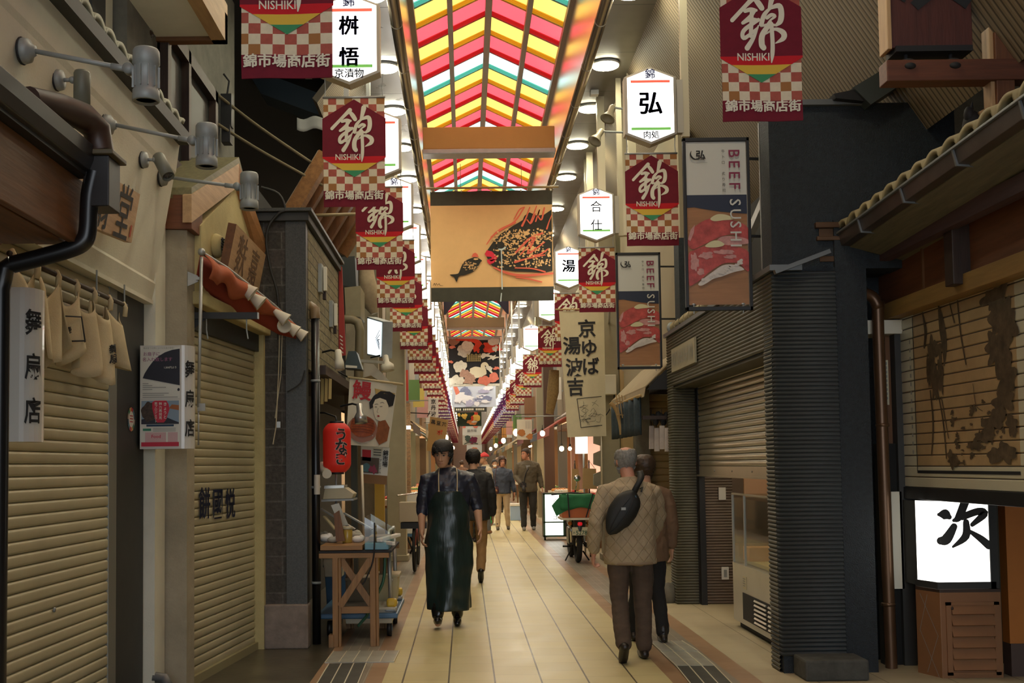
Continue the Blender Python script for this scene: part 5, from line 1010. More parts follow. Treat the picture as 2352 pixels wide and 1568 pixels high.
for st in ([(.12, 0, .01), (.15, .12, .03), (.13, .22, .02)], [(.3, -.02, .01), (.33, .12, .06), (.35, .25, .05), (.34, .36, .01)], [(.42, .0, .008), (.46, .12, .012)], [(.5, 0, .012), (.52, .2, .012), (.56, .38, .01)], [(.18, .5, .012), (.2, .7, .016), (.17, .9, .01)], [(.26, .5, .012), (.31, .7, .014), (.33, .92, .01)], [(.3, .55, .01), (.36, .8, .008)]): m.stroke(st, g, wash)
for x, y, rx, ry in ((.2, .32, .05, .12), (.24, .45, .045, .1), (.17, .38, .02, .1), (.3, .4, .03, .12), (.27, .25, .05, .05)): m.blob(g, x, y, rx, ry, wash, .35, 20)
for x, y, rx, ry in ((.84, .05, .1, .06), (.9, .18, .11, .14), (.86, .33, .1, .12), (.92, .48, .07, .14), (.88, .62, .08, .07), (.8, .72, .1, .05), (.72, .80, .08, .04), (.62, .85, .06, .03), (.86, .9, .1, .06), (.4, .93, .05, .05), (.95, .75, .04, .06)): m.blob(g, x, y, rx, ry, wash, .45, 26)
for k in range(40): m.blob(g, rd.uniform(.4, .9), rd.uniform(.6, .96), rd.uniform(.008, .03), rd.uniform(.006, .02), wash, .5, 10)
m.stroke([(.62, .5, .004), (.64, .62, .005), (.7, .66, .004)], g, wash); m.text('これはなにかしら', lambda x, y: g(-.045 + x * .7, y), 0, 0, .001, gtx) if 0 else None
for k in range(14): m.rect(g, -.05, .15 + k * .055, -.035, .175 + k * .055, gtx)
m.build('ink_painting', t)
MB().bb((XS - .02, 4.0, 1.20), (XS + .02, 7.93, 1.285), M_black).build('bottom_bar', t, bevel=.004)
# lamp cabinet
t = thing('lamp_cabinet', 'brown louvred cabinet carrying a lit white lamp box with a brush character', 'cabinet', (3.43, 7.6, 0)); M_cab = mat('cabinet_brown', (.26, .12, .05), .5, var=.08)
pl = [(3.215, 7.46), (3.63, 7.46), (3.63, 7.95), (3.28, 7.95), (3.14, 7.68)]
MB().prism([(x, y, 0) for x, y in pl], (0, 0, .575), M_cab).prism([(x, y, .575) for x, y in pl], (0, 0, .02), mat('cabinet_dark', (.05, .028, .018), .5)).build('body', t, bevel=.004)
m = MB(); 
for a, b in (((3.25, .02), (3.61, .04)), ((3.25, .49), (3.61, .51)), ((3.25, .02), (3.285, .51)), ((3.575, .02), (3.61, .51))): m.bb((a[0], 7.448, a[1]), (b[0], 7.46, b[1]), M_cab)
for k in range(6): m.add([V((3.285, 7.449, .05 + k * .075)), V((3.575, 7.449, .05 + k * .075)), V((3.575, 7.43, .058 + k * .075)), V((3.285, 7.43, .058 + k * .075)), V((3.575, 7.455, .115 + k * .075)), V((3.285, 7.455, .115 + k * .075))], [(0, 1, 2, 3), (3, 2, 4, 5)], M_cab)
d_ = m.build('louvred_door', t); MB().ell((3.29, 7.445, .47), (.009, .006, .012), M_dwood).build('knob', d_)
m = MB(); fz = frame((3.178, 7.57, .3), V((3.215 - 3.14, 7.46 - 7.68, 0)), UZ, .003)
for s in ([(-.07, .25, .004), (.09, -.02, .004), (-.02, -.28, .004)], [(.0, .25, .004), (-.08, .0, .004), (.09, -.3, .004)]): m.stroke(s, fz, gtx, 1)
m.build('side_pattern', t)
lf = lamp('lamp_box_white', (1, .97, .90), 2.0); m = MB(); m.quad([(3.215, 7.465, .64), (3.565, 7.465, .64), (3.565, 7.465, 1.195), (3.215, 7.465, 1.195)], lf).quad([(3.15, 7.66, .64), (3.215, 7.465, .64), (3.215, 7.465, 1.195), (3.15, 7.66, 1.195)], lf); m.build('lamp_face', t)
gm = mat('lamp_glyph_grey', (.05, .05, .05), .8); f = facecam((3.40, 7.462, 1.015), .0); K_ = .00335; 
def gl_(x, y): return f((x - 1140) * K_ * .355, (590 - y) * K_ * .355)
m = MB()
for st in ([(995, 515, 20), (1030, 515, 62), (1055, 530, 30)], [(1080, 585, 40), (1035, 655, 60), (1000, 665, 45)], [(1150, 440, 50), (1110, 530, 45), (1080, 550, 20)], [(1130, 530, 40), (1220, 500, 42), (1255, 515, 46), (1185, 575, 26)], [(1150, 560, 36), (1145, 640, 46), (1070, 700, 14)], [(1165, 610, 20), (1230, 655, 40), (1275, 695, 46)]): m.stroke(st, gl_, gm)
m.build('glyph', t)
MB().bb((3.565, 7.455, .6), (3.62, 7.93, 1.197), M_post).bb((3.2, 7.455, .6), (3.6, 7.475, .645), M_post).prism([(3.14, 7.68, .6), (3.2, 7.46, .6), (3.21, 7.47, .6), (3.15, 7.69, .6)], (0, 0, .045), M_post).bb((3.17, 7.67, .6), (3.56, 7.94, 1.19), M_post).build('lamp_frame', t)
MB().bb((3.09, 7.93, .55), (3.165, 7.96, 1.25), M_offw).struct('trim_22'); MB().bb((3.02, 7.97, 0), (5.0, 8.05, 1.6), M_dark).struct('wall_cabinet_back')
MB().bb((3.70, 7.5, .22), (3.95, 7.6, 1.35), mat('panel_orange', (.50, .17, .03), .5, var=.08)).bb((3.70, 7.49, 0), (3.95, 7.6, .22), mat('kick_brown', (.08, .05, .04), .6)).struct('wall_orange_panel')
MB().bb((3.96, 7.55, .3), (4.6, 7.6, 1.35), lamp('lit_pane', (1, .9, .7), .8)).struct('window_4')
m = MB(); rd = random.Random(6); c = fl(2108, 1530); m.ell(c + V((.0, .25, .06)), (.05, .04, .06), M_white, n=9, m=6); m.lathe([(.03, 0), (.015, .03), (.03, .06)], c + V((.01, .25, .10)), M_white, (.3, 0, 1), 8); m.solo('crumpled_bag', 'crumpled white bag on the floor beside the brown louvred cabinet', 'bag')
# timber frame and hanging brown board at the top right
t = thing('hanging_board', 'dark reddish wooden board with a black brush character, cut by the top edge', 'sign', (2.85, 6.5, 3.95)); m = MB(); m.bb((2.60, 6.44, 3.96), (3.09, 6.56, 4.7), wood('board_oxblood', (.085, .022, .016), 2, .5, .3)).bb((2.575, 6.43, 3.95), (2.60, 6.57, 4.7), M_lwood); m.build('board', t, bevel=.004)
m = MB(); m.text('次', facecam((2.86, 6.435, 4.42), 0), 0, 0, .46, M_ink, .03); m.build('lettering', t)
m = MB().bb((2.62, 6.42, 3.93), (3.08, 6.58, 3.965), M_ink)
for x in (2.70, 2.97): m.cyl((x, 6.48, 3.86), (x, 6.48, 3.95), .012, M_ink, 8); m.ell((x, 6.47, 3.88), (.05, .05, .018), M_ink); m.ell((x, 6.42, 3.84), (.035, .02, .02), M_ink)
m.build('iron_hanger', t)
pw = wood('post_russet', (.15, .055, .022)); m = MB(); m.bb((2.56, 6.42, 3.75), (4.2, 6.55, 3.88), wood('post_russet_x', (.13, .04, .018), 0)); m.struct('beam_sign', bevel=.006)
MB().bb((3.22, 6.43, 3.35), (3.33, 6.56, 5.0), pw).bb((3.195, 6.45, 3.35), (3.22, 6.55, 5.0), M_lwood).struct('pillar_sign', bevel=.004)
m = MB(); a = [at(1960, 200, 7.6), at(2060, 140, 7.6), at(2075, 190, 7.6), at(2000, 240, 7.6)]; m.prism(a, (0, .3, 0), mat('duct_slate', (.075, .09, .09), .45, .3)); m.prism([at(1915, 215, 7.62), at(1965, 205, 7.62), at(1985, 232, 7.62), at(1920, 225, 7.62)], (0, .2, 0), M_ink); m.prism([at(2000, 155, 7.9), at(2065, 95, 7.9), at(2070, 125, 7.9), at(2010, 160, 7.9)], (0, .1, 0), M_white); m.solo('wall_duct', 'slate grey duct pieces above the navy wall beside the brown beam', 'duct')
# --------------------------------------------------- shop under the awning and the right column
t = thing('shop_awning', 'beige canvas awning beyond the corrugated shop on the right', 'awning', (2.1, 13, 2.3)); M_can = mat('canvas_beige', (.36, .28, .17), .85, var=.1)
MB().prism([(1.97, 11.85, 2.30), (2.38, 11.85, 2.70), (2.38, 14.6, 2.70), (1.97, 14.6, 2.30)], (0, 0, .015), M_can).prism([(1.97, 11.85, 2.30), (1.97, 14.6, 2.30), (1.95, 14.6, 2.20), (1.95, 11.85, 2.20)], (.008, 0, 0), M_can).build('canvas', t); MB().prism([(1.99, 11.86, 2.28), (2.38, 11.86, 2.68), (2.38, 11.86, 2.28)], (0, .01, 0), M_ink).build('underside_end', t)  # black triangle stands for the awning's underside at its end
MB().bb((2.38, 11.8, 2.6), (2.5, 16.3, 6), mat('facade_beige', (.34, .28, .18), .8)).struct('wall_facade'); MB().bb((3.05, 11.6, 0), (3.15, 16.3, 3), mat('backwall_brown', (.10, .07, .045), .8)).struct('wall_open_shop')
ind = mat('indigo_cloth', (.035, .055, .07), .9, var=.3, vs=30); bam = wood('bamboo_slat', (.48, .32, .13), 2)
t = thing('split_curtain', 'indigo shop curtain on a bamboo rod under the beige awning', 'curtain', (1.95, 13, 1.85)); MB().cyl((1.93, 11.95, 2.22), (1.93, 14.2, 2.22), .018, bam).build('rod', t)
for k in range(5): MB().grid(lambda u, v, k=k: V((1.93 + .03 * math.sin(u * 9 + k), 12.0 + .44 * (k + u * .97), 2.21 - .42 * v)), 10, 4, ind).build('cloth_panel', t, mods=[('solid', .005, 0)])
t = thing('bamboo_rack', 'pale bamboo slat rack hanging beside the indigo curtain', 'rack', at(1432, 935, 13.2)); m = MB(); c = at(1434, 932, 13.2)
for k in range(6): m.beam(c + V((-.10 + .035 * k, 0, .15 - .01 * k)), c + V((-.06 + .035 * k, 0, -.14 - .005 * k)), .014, .01, bam)
m.beam(c + V((-.11, .01, .06)), c + V((.10, .01, .04)), .02, .012, bam); m.beam(c + V((-.09, .01, -.10)), c + V((.12, .01, -.13)), .02, .012, bam); m.build('slats', t); MB().tube([tuple(q) for q in catmull([tuple(at(x, y, 13.3)) for x, y in ((1402, 925), (1415, 940), (1424, 970), (1428, 998))], 4)], .025, bam, 8).build('bent_cane', t)
for k in range(5):
    c = at(1497 + k * 12, 1002 + (k % 2) * 5, 12.2 - k * .1); MB().prism([c + V((-.03, 0, -.14)), c + V((.028, .01, -.14)), c + V((.03, .01, .12)), c + V((-.026, 0, .12))], (0, .02, 0), mat('pack_pale', (.58, .50, .44), .35, var=.2, vs=10)).tube([c + V((0, .01, .12)), c + V((0, .01, .30))], .004, M_ink, 5).solo('hanging_packet', 'pale long packet hanging under the awning, %s from the left' % ORD[k], 'packet', 'packets hanging under the awning')
m = MB(); m.bb((1.96, 12.0, 1.96), (2.36, 12.03, 2.0), M_dwood)
for k in range(10): q = at(1500 + 6 * k, 960 + 8 * math.sin(k * 2), 12.1); m.ell(q, (.035, .03, .05), M_ink, n=8, m=6)
m.solo('drying_line', 'dark bunch of dried goods on a rail under the beige awning', 'goods')
m = MB(); c = at(1537, 921, 12.0); m.box(c, (.04, .012, .07), mat('tag_yellow', (.6, .42, .12), .7)); m.tube([c, c + V((0, 0, .12))], .003, M_ink, 5); m.solo('price_tag', 'small yellow tag hanging under the awning next to the corrugated wall', 'tag')
t = thing('roller_shutter', 'narrow beige shutter behind the old couple, left of the corrugated wall', 'shutter', (3.1, 16.2, 0)); sh = shutter_mesh((2.72, 16.2, 0), (3.10, 16.2, 0), 0, 2.5, (0, -1, 0), .10, mat('shutter_tan', (.42, .30, .14), .5)); sh.build('slat_curtain', t)
m = MB().bb((2.50, 16.0, 0), (2.72, 16.4, 3), M_conc).bb((2.36, 16.2, 0), (2.5, 16.5, 3), mat('jamb_ochre', (.45, .31, .14), .7)); m.struct('pillar_shop')
def column(x0, x1, Y, n, h=6.0):
    c = mat('column_beige', (.40, .345, .22), .6, .1, var=.1, vs=3, dirt=.12); MB().bb((x0, Y, 0), (x1, Y + .3, h), c).bb((x0 - .03, Y - .03, 0), (x1 + .03, Y + .33, .10), c).struct(n, bevel=.012)
column(2.10, 2.38, 16.7, 'pillar_right'); column(-1.23, -.93, 17.0, 'pillar_left')
t = thing('junction_box', 'cream junction box on the right beige column beside the long cloth banner', 'box', at(1398, 884, 16.5)); c = at(1398, 884, 16.55); MB().box(c, (.21, .2, .30), M_offw).build('box', t, bevel=.008); MB().tube([tuple(q) for q in catmull([tuple(c + V((.08, 0, -.15))), tuple(at(1408, 925, 16.5)), tuple(at(1390, 955, 16.5)), tuple(at(1372, 966, 16.5))], 5)], .008, M_ink, 6).build('cable', t)
m = MB()
for k in range(5): m.prism([at(1364, 945 + k * 48, 16.6), at(1380, 938 + k * 48, 16.6), at(1380, 975 + k * 48, 16.6), at(1364, 970 + k * 48, 16.6)], (0, .1, 0), M_plasterg)
m.solo('folded_shutter_edge', 'stepped grey panel edge along the left side of the right column', 'panel')
# long calligraphy cloth
t = thing('calligraphy_banner', 'long cream cloth banner with black brush writing and a framed sketch', 'banner', at(1335, 1003, 15.2)); A, B, C_, D = at(1284, 714, 15.2), at(1387, 712, 15.2), at(1393, 1001, 15.2), at(1304, 1004, 15.2)
def qb(off):
    def g(x, y): u = (x - 1284) / 103; v = (y - 713) / 290; p = A.lerp(B, u).lerp(D.lerp(C_, u), v); return p + V((0, .02 * math.sin(u * 6 + v * 2) - off, 0))
    return g
M_cl = mat('cotton_cream', (.66, .58, .38), .95, var=.07, vs=6); m = MB(); g0, g1 = qb(0), qb(.012); m.grid(lambda u, v: g0(1284 + 103 * u, 713 + 290 * v), 12, 14, M_cl)
wd_ = 15.2 / 2500
def txt(ch, px, py, s): m.text(ch, lambda x, y: g1(px + x, py - y), 0, 0, s, M_ink, .022)
for ch, px, py in (('京', 1346, 755), ('ゆ', 1349, 800), ('ば', 1351, 842), ('湯', 1309, 793), ('波', 1312, 843), ('吉', 1312, 888)): txt(ch, px, py, 43)
for st in ([(1314, 916, 1.6), (1376, 912, 1.6)], [(1314, 916, 1.6), (1320, 982, 1.6)], [(1320, 982, 1.6), (1376, 978, 1.6)]): m.stroke(st, g1, M_ink)
rd = random.Random(12)
for k in range(26): x = rd.uniform(1318, 1366); y = rd.uniform(922, 974); m.stroke([(x, y, .7), (x + rd.uniform(4, 14), y + rd.uniform(-9, 4), .8), (x + rd.uniform(8, 20), y + rd.uniform(-14, 8), .5)], g1, M_ink, 2)
m.build('cloth', t); MB().cyl(A + V((-.05, 0, .02)), at(1400, 709, 15.2), .012, bam).build('rod', t); MB().beam(at(1400, 709, 15.2), V((2.25, 16.75, at(1400, 709, 15.2).z)), .03, .03, M_steel).build('bracket', t)
# projector lamps on the right poles
for k, (x, y, Y) in enumerate(((1400, 262, 11.4), (1372, 315, 12.0))):
    c = at(x, y, Y); t = thing('clip_spotlight', 'beige reflector spotlight on a stalk left of the hexagonal sign, %s' % ('upper' if not k else 'lower'), 'lamp', c, 'reflector spotlights on the right'); ax = V((-.35 if not k else -.5, -.3, -.8)).normalized()
    MB().lathe([(.02, -.12), (.035, -.10), (.035, -.02), (.075, .06), (.08, .07), (.06, .055), (.02, 0), (0, 0)], c, mat('spot_beige', (.38, .33, .22), .5), ax).build('reflector', t)
    MB().tube([c - ax * .1, c + V((.1, 0, .06)), c + V((.42, .02, .05))], .012, M_dsteel, 8).build('stalk', t)
m = MB()
for x, y0_, y1_, Y in ((1372, 300, 520, 13.2), (1420, 230, 540, 13.0), (1347, 360, 600, 15.6), (1440, 200, 360, 12.4)): a, b = at(x, y0_, Y), at(x, y1_, Y); m.bb((a.x, Y, b.z), (a.x + .09, Y + .09, ZC), mat('pole_cream', (.50, .44, .30)))
m.struct('pillar_posts')
# ================================================================ eel shop on the left and the far shops
owd = wood('trestle_wood', (.30, .155, .055), 2, var=.3); owdX = wood('trestle_wood_x', (.30, .155, .055), 0, var=.3); M_bluep2 = mat('plastic_blue', (.07, .17, .30), .45, var=.15); M_binw = mat('bin_white', (.55, .51, .40), .5, var=.1); M_binl = mat('bin_cream', (.50, .43, .25), .5)
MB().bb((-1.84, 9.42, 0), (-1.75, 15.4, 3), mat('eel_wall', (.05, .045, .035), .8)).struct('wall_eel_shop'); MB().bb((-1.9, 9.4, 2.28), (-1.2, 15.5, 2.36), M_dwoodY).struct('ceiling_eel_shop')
t = thing('trestle_table', 'wooden table with crossed braces standing in front of the eel shop', 'table', (-.93, 9.5, 0)); x0, x1, ya, yb = -1.22, -.62, 9.05, 10.1
MB().bb((x0, ya, .765), (x1, yb, .785), M_ink).bb((x0 + .01, ya, .79), (-.86, yb, .83), owdX).bb((x0, ya - .01, .725), (x1 - .02, ya + .03, .765), owdX).bb((x0, yb - .03, .725), (x1, yb, .765), owdX).build('table_top', t, bevel=.003)
for x, y in ((-1.075, 9.06), (-.765, 9.06), (-1.075, 10.05), (-.765, 10.05)):
    MB().bb((x - .035, y - .02, 0), (x + .012, y + .03, .73), owd).bb((x + .014, y - .01, 0), (x + .035, y + .03, .73), owd).build('leg', t, bevel=.003)
MB().bb((-1.08, 9.065, .27), (-.77, 9.095, .325), owdX).build('stretcher', t); MB().beam((-1.05, 9.055, .33), (-.79, 9.055, .72), .055, .025, owd, (0, 1, 0)).build('brace', t); MB().beam((-.79, 9.10, .33), (-1.05, 9.10, .72), .055, .025, owd, (0, 1, 0)).build('brace', t)
MB().bb((-1.14, 9.02, 0), (-1.10, 9.12, .10), owd).solo('wood_block', 'small wooden block beside the left leg of the table', 'block')
t = thing('platform_trolley', 'blue platform trolley with yellow corner guards under the wooden table', 'trolley', (-.9, 9.9, 0)); MB().bb((-1.3, 9.45, .17), (-.60, 10.5, .215), M_bluep2).build('deck', t, bevel=.012)
for x, y in ((-.68, 9.6), (-.68, 10.35), (-1.2, 9.6), (-1.2, 10.35)): w = MB().cyl((x - .02, y, .07), (x + .02, y, .07), .07, M_rub if 'M_rub' in globals() else M_black, 18).build('wheel', t); MB().cyl((x - .024, y, .07), (x + .024, y, .07), .025, M_bluep2, 10).build('hub', w)
m = MB()
for y in (9.62, 10.36): m.cyl((-.665, y, .22), (-.69, y + .04, .84), .019, M_steel, 12)
m.tube([(-.69, 9.66, .84), (-.69, 9.72, .90), (-.69, 10.34, .90), (-.69, 10.40, .84)], .019, M_steel, 10); m.cyl((-.675, 9.62, .45), (-.675, 10.36, .45), .01, M_steel); m.build('handle', t)
for y in (9.55, 10.38): MB().bb((-.72, y - .055, .215), (-.61, y + .055, .26), M_steel).bb((-.70, y - .05, .26), (-.61, y + .05, .33), mat('guard_yellow', (.62, .42, .04), .45)).build('corner_guard', t, bevel=.02)
def binbox(px, Y, d, m_, lab, cat='bin', rim=True, name='storage_bin'):
    a, b = at(px[0], px[1], Y), at(px[2], px[3], Y); t = thing(name, lab, cat, ((a.x + b.x) / 2, Y, b.z)); e = .02
    MB().hexa([(a.x + e, Y + e, b.z), (b.x - e, Y + e, b.z), (b.x - e, Y + d - e, b.z), (a.x + e, Y + d - e, b.z), (a.x, Y, a.z), (b.x, Y, a.z), (b.x, Y + d, a.z), (a.x, Y + d, a.z)], m_).build('body', t, bevel=.008)
    if rim: MB().bb((a.x - .012, Y - .012, a.z - .012), (b.x + .012, Y + d + .012, a.z + .012), m_).build('rim', t, bevel=.005)
    return t
binbox((855, 1322, 915, 1384), 9.95, .30, M_binl, 'cream lidded bin on the trolley behind the table legs'); binbox((788, 1398, 905, 1432), 9.50, .4, M_binw, 'low white box on the blue trolley deck')
binbox((745, 1300, 800, 1400), 10.5, .3, M_bluep2, 'blue crate in the dark under the table'); binbox((740, 1272, 790, 1325), 10.3, .3, M_binw, 'pale box in the shade below the table top'); binbox((795, 1330, 850, 1395), 9.95, .3, mat('bin_brown', (.26, .20, .12), .6), 'brown box on the trolley between the crossed braces')
M_hose = mat('hose_green', (.02, .09, .05), .4); MB().tube([tuple(q) for q in catmull([tuple(at(x, y, 9.2)) for x, y in ((884, 1268), (884, 1300), (880, 1335), (868, 1362))], 4)], .013, M_hose, 8).solo('garden_hose', 'green hose hanging from the table edge beside the right leg', 'hose')
MB().tube([at(850, 1398, 9.3), at(842, 1415, 9.25), at(822, 1438, 9.2)], .013, M_hose, 8).solo('garden_hose', 'green hose end lying on the blue trolley behind the table leg', 'hose')
MB().tube([tuple(q) for q in catmull([tuple(at(x, y, 9.02)) for x, y in ((860, 1200), (860, 1250), (856, 1290), (840, 1330), (832, 1342))], 4)], .007, M_ink, 6).solo('cable', 'thin black cable hanging over the front edge of the wooden table', 'cable')
# things on the table
zt = .83; tray = mat('tray_blue', (.16, .34, .42), .5)
t = thing('plastic_tray', 'light blue plastic tray with a clear cover at the right end of the table', 'tray', (-.72, 9.3, .785)); m = MB(); m.bb((-.845, 9.08, .788), (-.645, 9.75, .845), tray); m.build('tray', t, bevel=.006); M_film = clearglass('clear_plastic', (.80, .84, .80), .10)
MB().prism([(-.845, 9.09, .848), (-.635, 9.09, .850), (-.635, 9.09, .93), (-.845, 9.09, 1.06)], (0, .6, 0), M_film).build('clear_cover', t); MB().box((-.74, 9.35, .87), (.16, .3, .04), mat('goods_tan', (.36, .26, .14), .7)).build('packets', t)
MB().beam(at(870, 1240, 9.08), at(915, 1228, 9.4), .05, .03, M_white).beam(at(868, 1244, 9.2), at(905, 1248, 9.02), .03, .03, M_white).solo('white_tongs', 'white plastic holder hanging off the right end of the table', 'holder', bevel=.006)
t = thing('glass_jar', 'yellow glass jar with a lid in the middle of the table', 'jar', at(798, 1243, 9.35)); c = at(798, 1243, 9.35); MB().lathe([(.038, 0), (.042, .01), (.044, .11), (.04, .115), (0, .115)], V((c.x, c.y, zt)), mat('jar_yellow', (.42, .28, .05), .25)).build('jar', t); MB().lathe([(.046, .115), (.048, .12), (.046, .14), (0, .14)], V((c.x, c.y, zt)), mat('lid_clear', (.42, .38, .26), .3)).build('lid', t)
MB().prism([at(766, 1180, 9.25), at(778, 1172, 9.25), at(792, 1242, 9.25), at(772, 1243, 9.25)], (0, .05, 0), M_bwood).solo('wooden_paddle', 'dark brown wooden board leaning on the table beside the jar', 'board', bevel=.003)
MB().prism([at(760, 1160, 9.5), at(778, 1155, 9.5), at(800, 1205, 9.5), at(782, 1210, 9.5)], (0, .012, 0), mat('frame_silver', (.42, .40, .32), .4, .2)).solo('picture_frame', 'tilted pale framed card standing behind the brown board', 'card', bevel=.003)
t = thing('weighing_scale', 'cream weighing scale on a small shelf below the red lantern', 'scale', at(774, 1150, 9.7)); a = lambda x, y: at(x, y, 9.6); cr = mat('scale_cream', (.46, .40, .25), .5)
MB().prism([a(742, 1146), a(808, 1144), a(812, 1134), a(792, 1120), a(746, 1122)], (0, .3, 0), cr).build('housing', t, bevel=.008); MB().prism([a(744, 1122), a(790, 1120), a(790, 1114), a(745, 1115)], (0, .28, 0), M_inox if 'M_inox' in globals() else M_steel).build('pan', t, bevel=.003); MB().prism([a(738, 1152), a(812, 1149), a(812, 1145), a(738, 1147)], (0, .35, 0), M_dsteel).build('shelf', t); MB().cyl(a(769, 1084) + V((0, .1, 0)), a(769, 1150) + V((0, .1, 0)), .008, M_steel).cyl((a(769, 1150) + V((0, .1, 0))), V((a(769, 1150).x, 9.7, .83)), .01, M_steel).build('stand', t)
for k, (x, y, Y, r, c) in enumerate(((748, 1215, 9.5, .06, M_white), (765, 1230, 9.4, .045, mat('rag_pale', (.45, .43, .36), .9)), (822, 1226, 9.4, .05, M_white), (738, 1190, 9.8, .06, mat('scrap_grey', (.30, .29, .24), .8)), (812, 1205, 9.7, .07, mat('scrap_pale', (.42, .40, .33), .8)))):
    p = at(x, y, Y); MB().ell(V((p.x, p.y, zt + r * .55)), (r * 1.2, r, r * .6), c, n=9, m=6).ell(V((p.x + .03, p.y, zt + r * .7)), (r * .6, r * .7, r * .6), c, n=7, m=5).solo('crumpled_wrap', 'crumpled pale wrapping on the eel shop table, %s from the left' % ORD[(1, 2, 4, 0, 3)[k]], 'wrapping', 'crumpled wrappings on the table')
for k, (p, q) in enumerate((((738, 1168), (815, 1215)), ((745, 1185), (770, 1215)), ((790, 1178), (855, 1215)))): MB().beam(at(*p, 9.6), at(*q, 9.5), .03, .012, (M_steel, M_binl, M_dsteel)[k]).solo('metal_strip', '%s strip lying across the things on the table' % ('long grey metal', 'short cream', 'dark metal')[k], 'strip')
MB().cyl(at(831, 1068, 10.0), V((at(836, 1200, 9.9).x, 9.9, zt)), .012, mat('bamboo_white', (.62, .55, .40), .5), 10).solo('bamboo_pole', 'thin pale bamboo pole standing up from the table', 'pole')
# red paper lantern
t = thing('paper_lantern', 'red paper lantern with black brush lettering at the eel shop', 'lantern', at(774, 1086, 9.6)); c = at(774, 1028, 9.6); rl = mat('lantern_red_paper', (.56, .022, .014), .6, emit=.06, ecol=(.9, .03, .01)); R0, Hh_ = .122, .215
def lrad(z): q = abs(z) / Hh_; return R0 * (1 - max(0, (q - .62) / .38) ** 2.2 * .42)
MB().lathe([(lrad(-Hh_ + 2 * Hh_ * i / 56) + (.0022 if i % 2 else 0), -Hh_ + 2 * Hh_ * i / 56) for i in range(57)], c, rl, n=28).build('paper_body', t)
for s in (-1, 1): MB().lathe([(.062, s * (Hh_ - .005)), (.062, s * (Hh_ + .018)), (0, s * (Hh_ + .018))], c, M_black).build('ring_cap', t)
def lfr(u, v): a = -math.pi / 2 + (u + .035) / R0 * 1.0; r = lrad(v) + .005; return c + V((r * math.cos(a), r * math.sin(a), v))
def lfr2(u, v): a = -math.pi / 2 + (u + .035) / R0; r = lrad(v) + .0035; return c + V((r * math.cos(a), r * math.sin(a), v))
m = MB()
for i, ch in enumerate('うなぎ'): m.text(ch, lfr2, .018, .115 - .105 * i, .118, mat('lantern_outline', (.66, .50, .42), .7), .055); m.text(ch, lfr, .018, .115 - .105 * i, .118, M_ink, .03)
m.build('lettering', t); MB().tube([c + V((0, 0, Hh_ + .015)), c + V((-.01, 0, Hh_ + .06)), c + V((-.12, .1, Hh_ + .10)), V((-1.31, 9.8, c.z + .32))], .008, M_black, 6).build('hanger', t)
# eel banner: simple face, bowl of eel
t = thing('eel_banner', 'white hanging banner with a red character, a face and a bowl of grilled eel', 'banner', at(850, 1022, 10.8)); A, B, C_, D = at(803, 868, 10.8), at(912, 885, 11.0), at(893, 1027, 11.0), at(794, 1021, 10.8)
def eb(off): return lambda x, y: A.lerp(B, (x - 600) / 520).lerp(D.lerp(C_, (x - 600) / 520), (y - 220) / 700) + V((0, -off + .012 * math.sin(x * .012), 0))
m = MB(); g0, g1, g2, g3, g4 = eb(0), eb(.01), eb(.014), eb(.018), eb(.022); wh = mat('banner_ivory', (.62, .58, .46), .8, var=.05); m.grid(lambda u, v: g0(600 + 520 * u, 220 + 700 * v), 14, 14, wh)
gold = mat('eel_gold', (.42, .29, .10), .8); m.poly(g1, [(880, 290), (1110, 310), (1110, 345), (1000, 330), (900, 350)], gold); hairm = M_ink
m.add([g1(1000, 420)] + [g1(x, y) for x, y in ((850, 520), (835, 450), (880, 370), (950, 310), (1050, 300), (1115, 330), (1105, 450), (1060, 470), (1030, 430), (960, 380), (900, 410), (880, 500))], [(0, i + 1, (i + 1) % 12 + 1) for i in range(12)], hairm)
m.add([g2(980, 520)] + [g2(x, y) for x, y in ((880, 470), (900, 410), (950, 385), (1020, 400), (1055, 460), (1060, 540), (1030, 620), (980, 640), (930, 620), (900, 560))], [(0, i + 1, (i + 1) % 10 + 1) for i in range(10)], mat('face_pale', (.66, .60, .46), .8))
for st in ([(900, 465, 4), (925, 455, 5), (940, 462, 3)], [(960, 440, 4), (985, 430, 5), (1005, 440, 3)], [(905, 490, 5), (925, 488, 6)], [(960, 480, 5), (985, 476, 6)], [(945, 500, 3), (935, 540, 3), (948, 548, 3)]): m.stroke(st, g3, M_ink)
m.blob(g3, 955, 585, 14, 9, mat('lip_dark', (.30, .03, .03), .8), .1)
m.add([g1(1010, 750)] + [g1(x, y) for x, y in ((960, 640), (1040, 620), (1100, 700), (1090, 850), (1000, 900), (950, 830))], [(0, i + 1, (i + 1) % 6 + 1) for i in range(6)], mat('kimono_rust', (.26, .085, .03), .8, var=.3, vs=20))
m.blob(g2, 785, 740, 175, 145, mat('bowl_rim', (.30, .14, .10), .5), .02, 30); m.blob(g3, 785, 715, 150, 115, mat('eel_glaze', (.34, .075, .02), .35, var=.5, vs=25), .04, 30); m.add([g2(790, 850)] + [g2(x, y) for x, y in ((660, 810), (920, 800), (860, 880), (770, 895), (700, 870))], [(0, i + 1, i + 2) for i in range(4)], mat('bowl_white', (.55, .48, .42), .5))
for k in range(6): m.stroke([(660, 640 + 28 * k, 5), (790, 630 + 28 * k, 7), (910, 645 + 28 * k, 5)], g4, mat('eel_dark', (.16, .03, .012), .4))
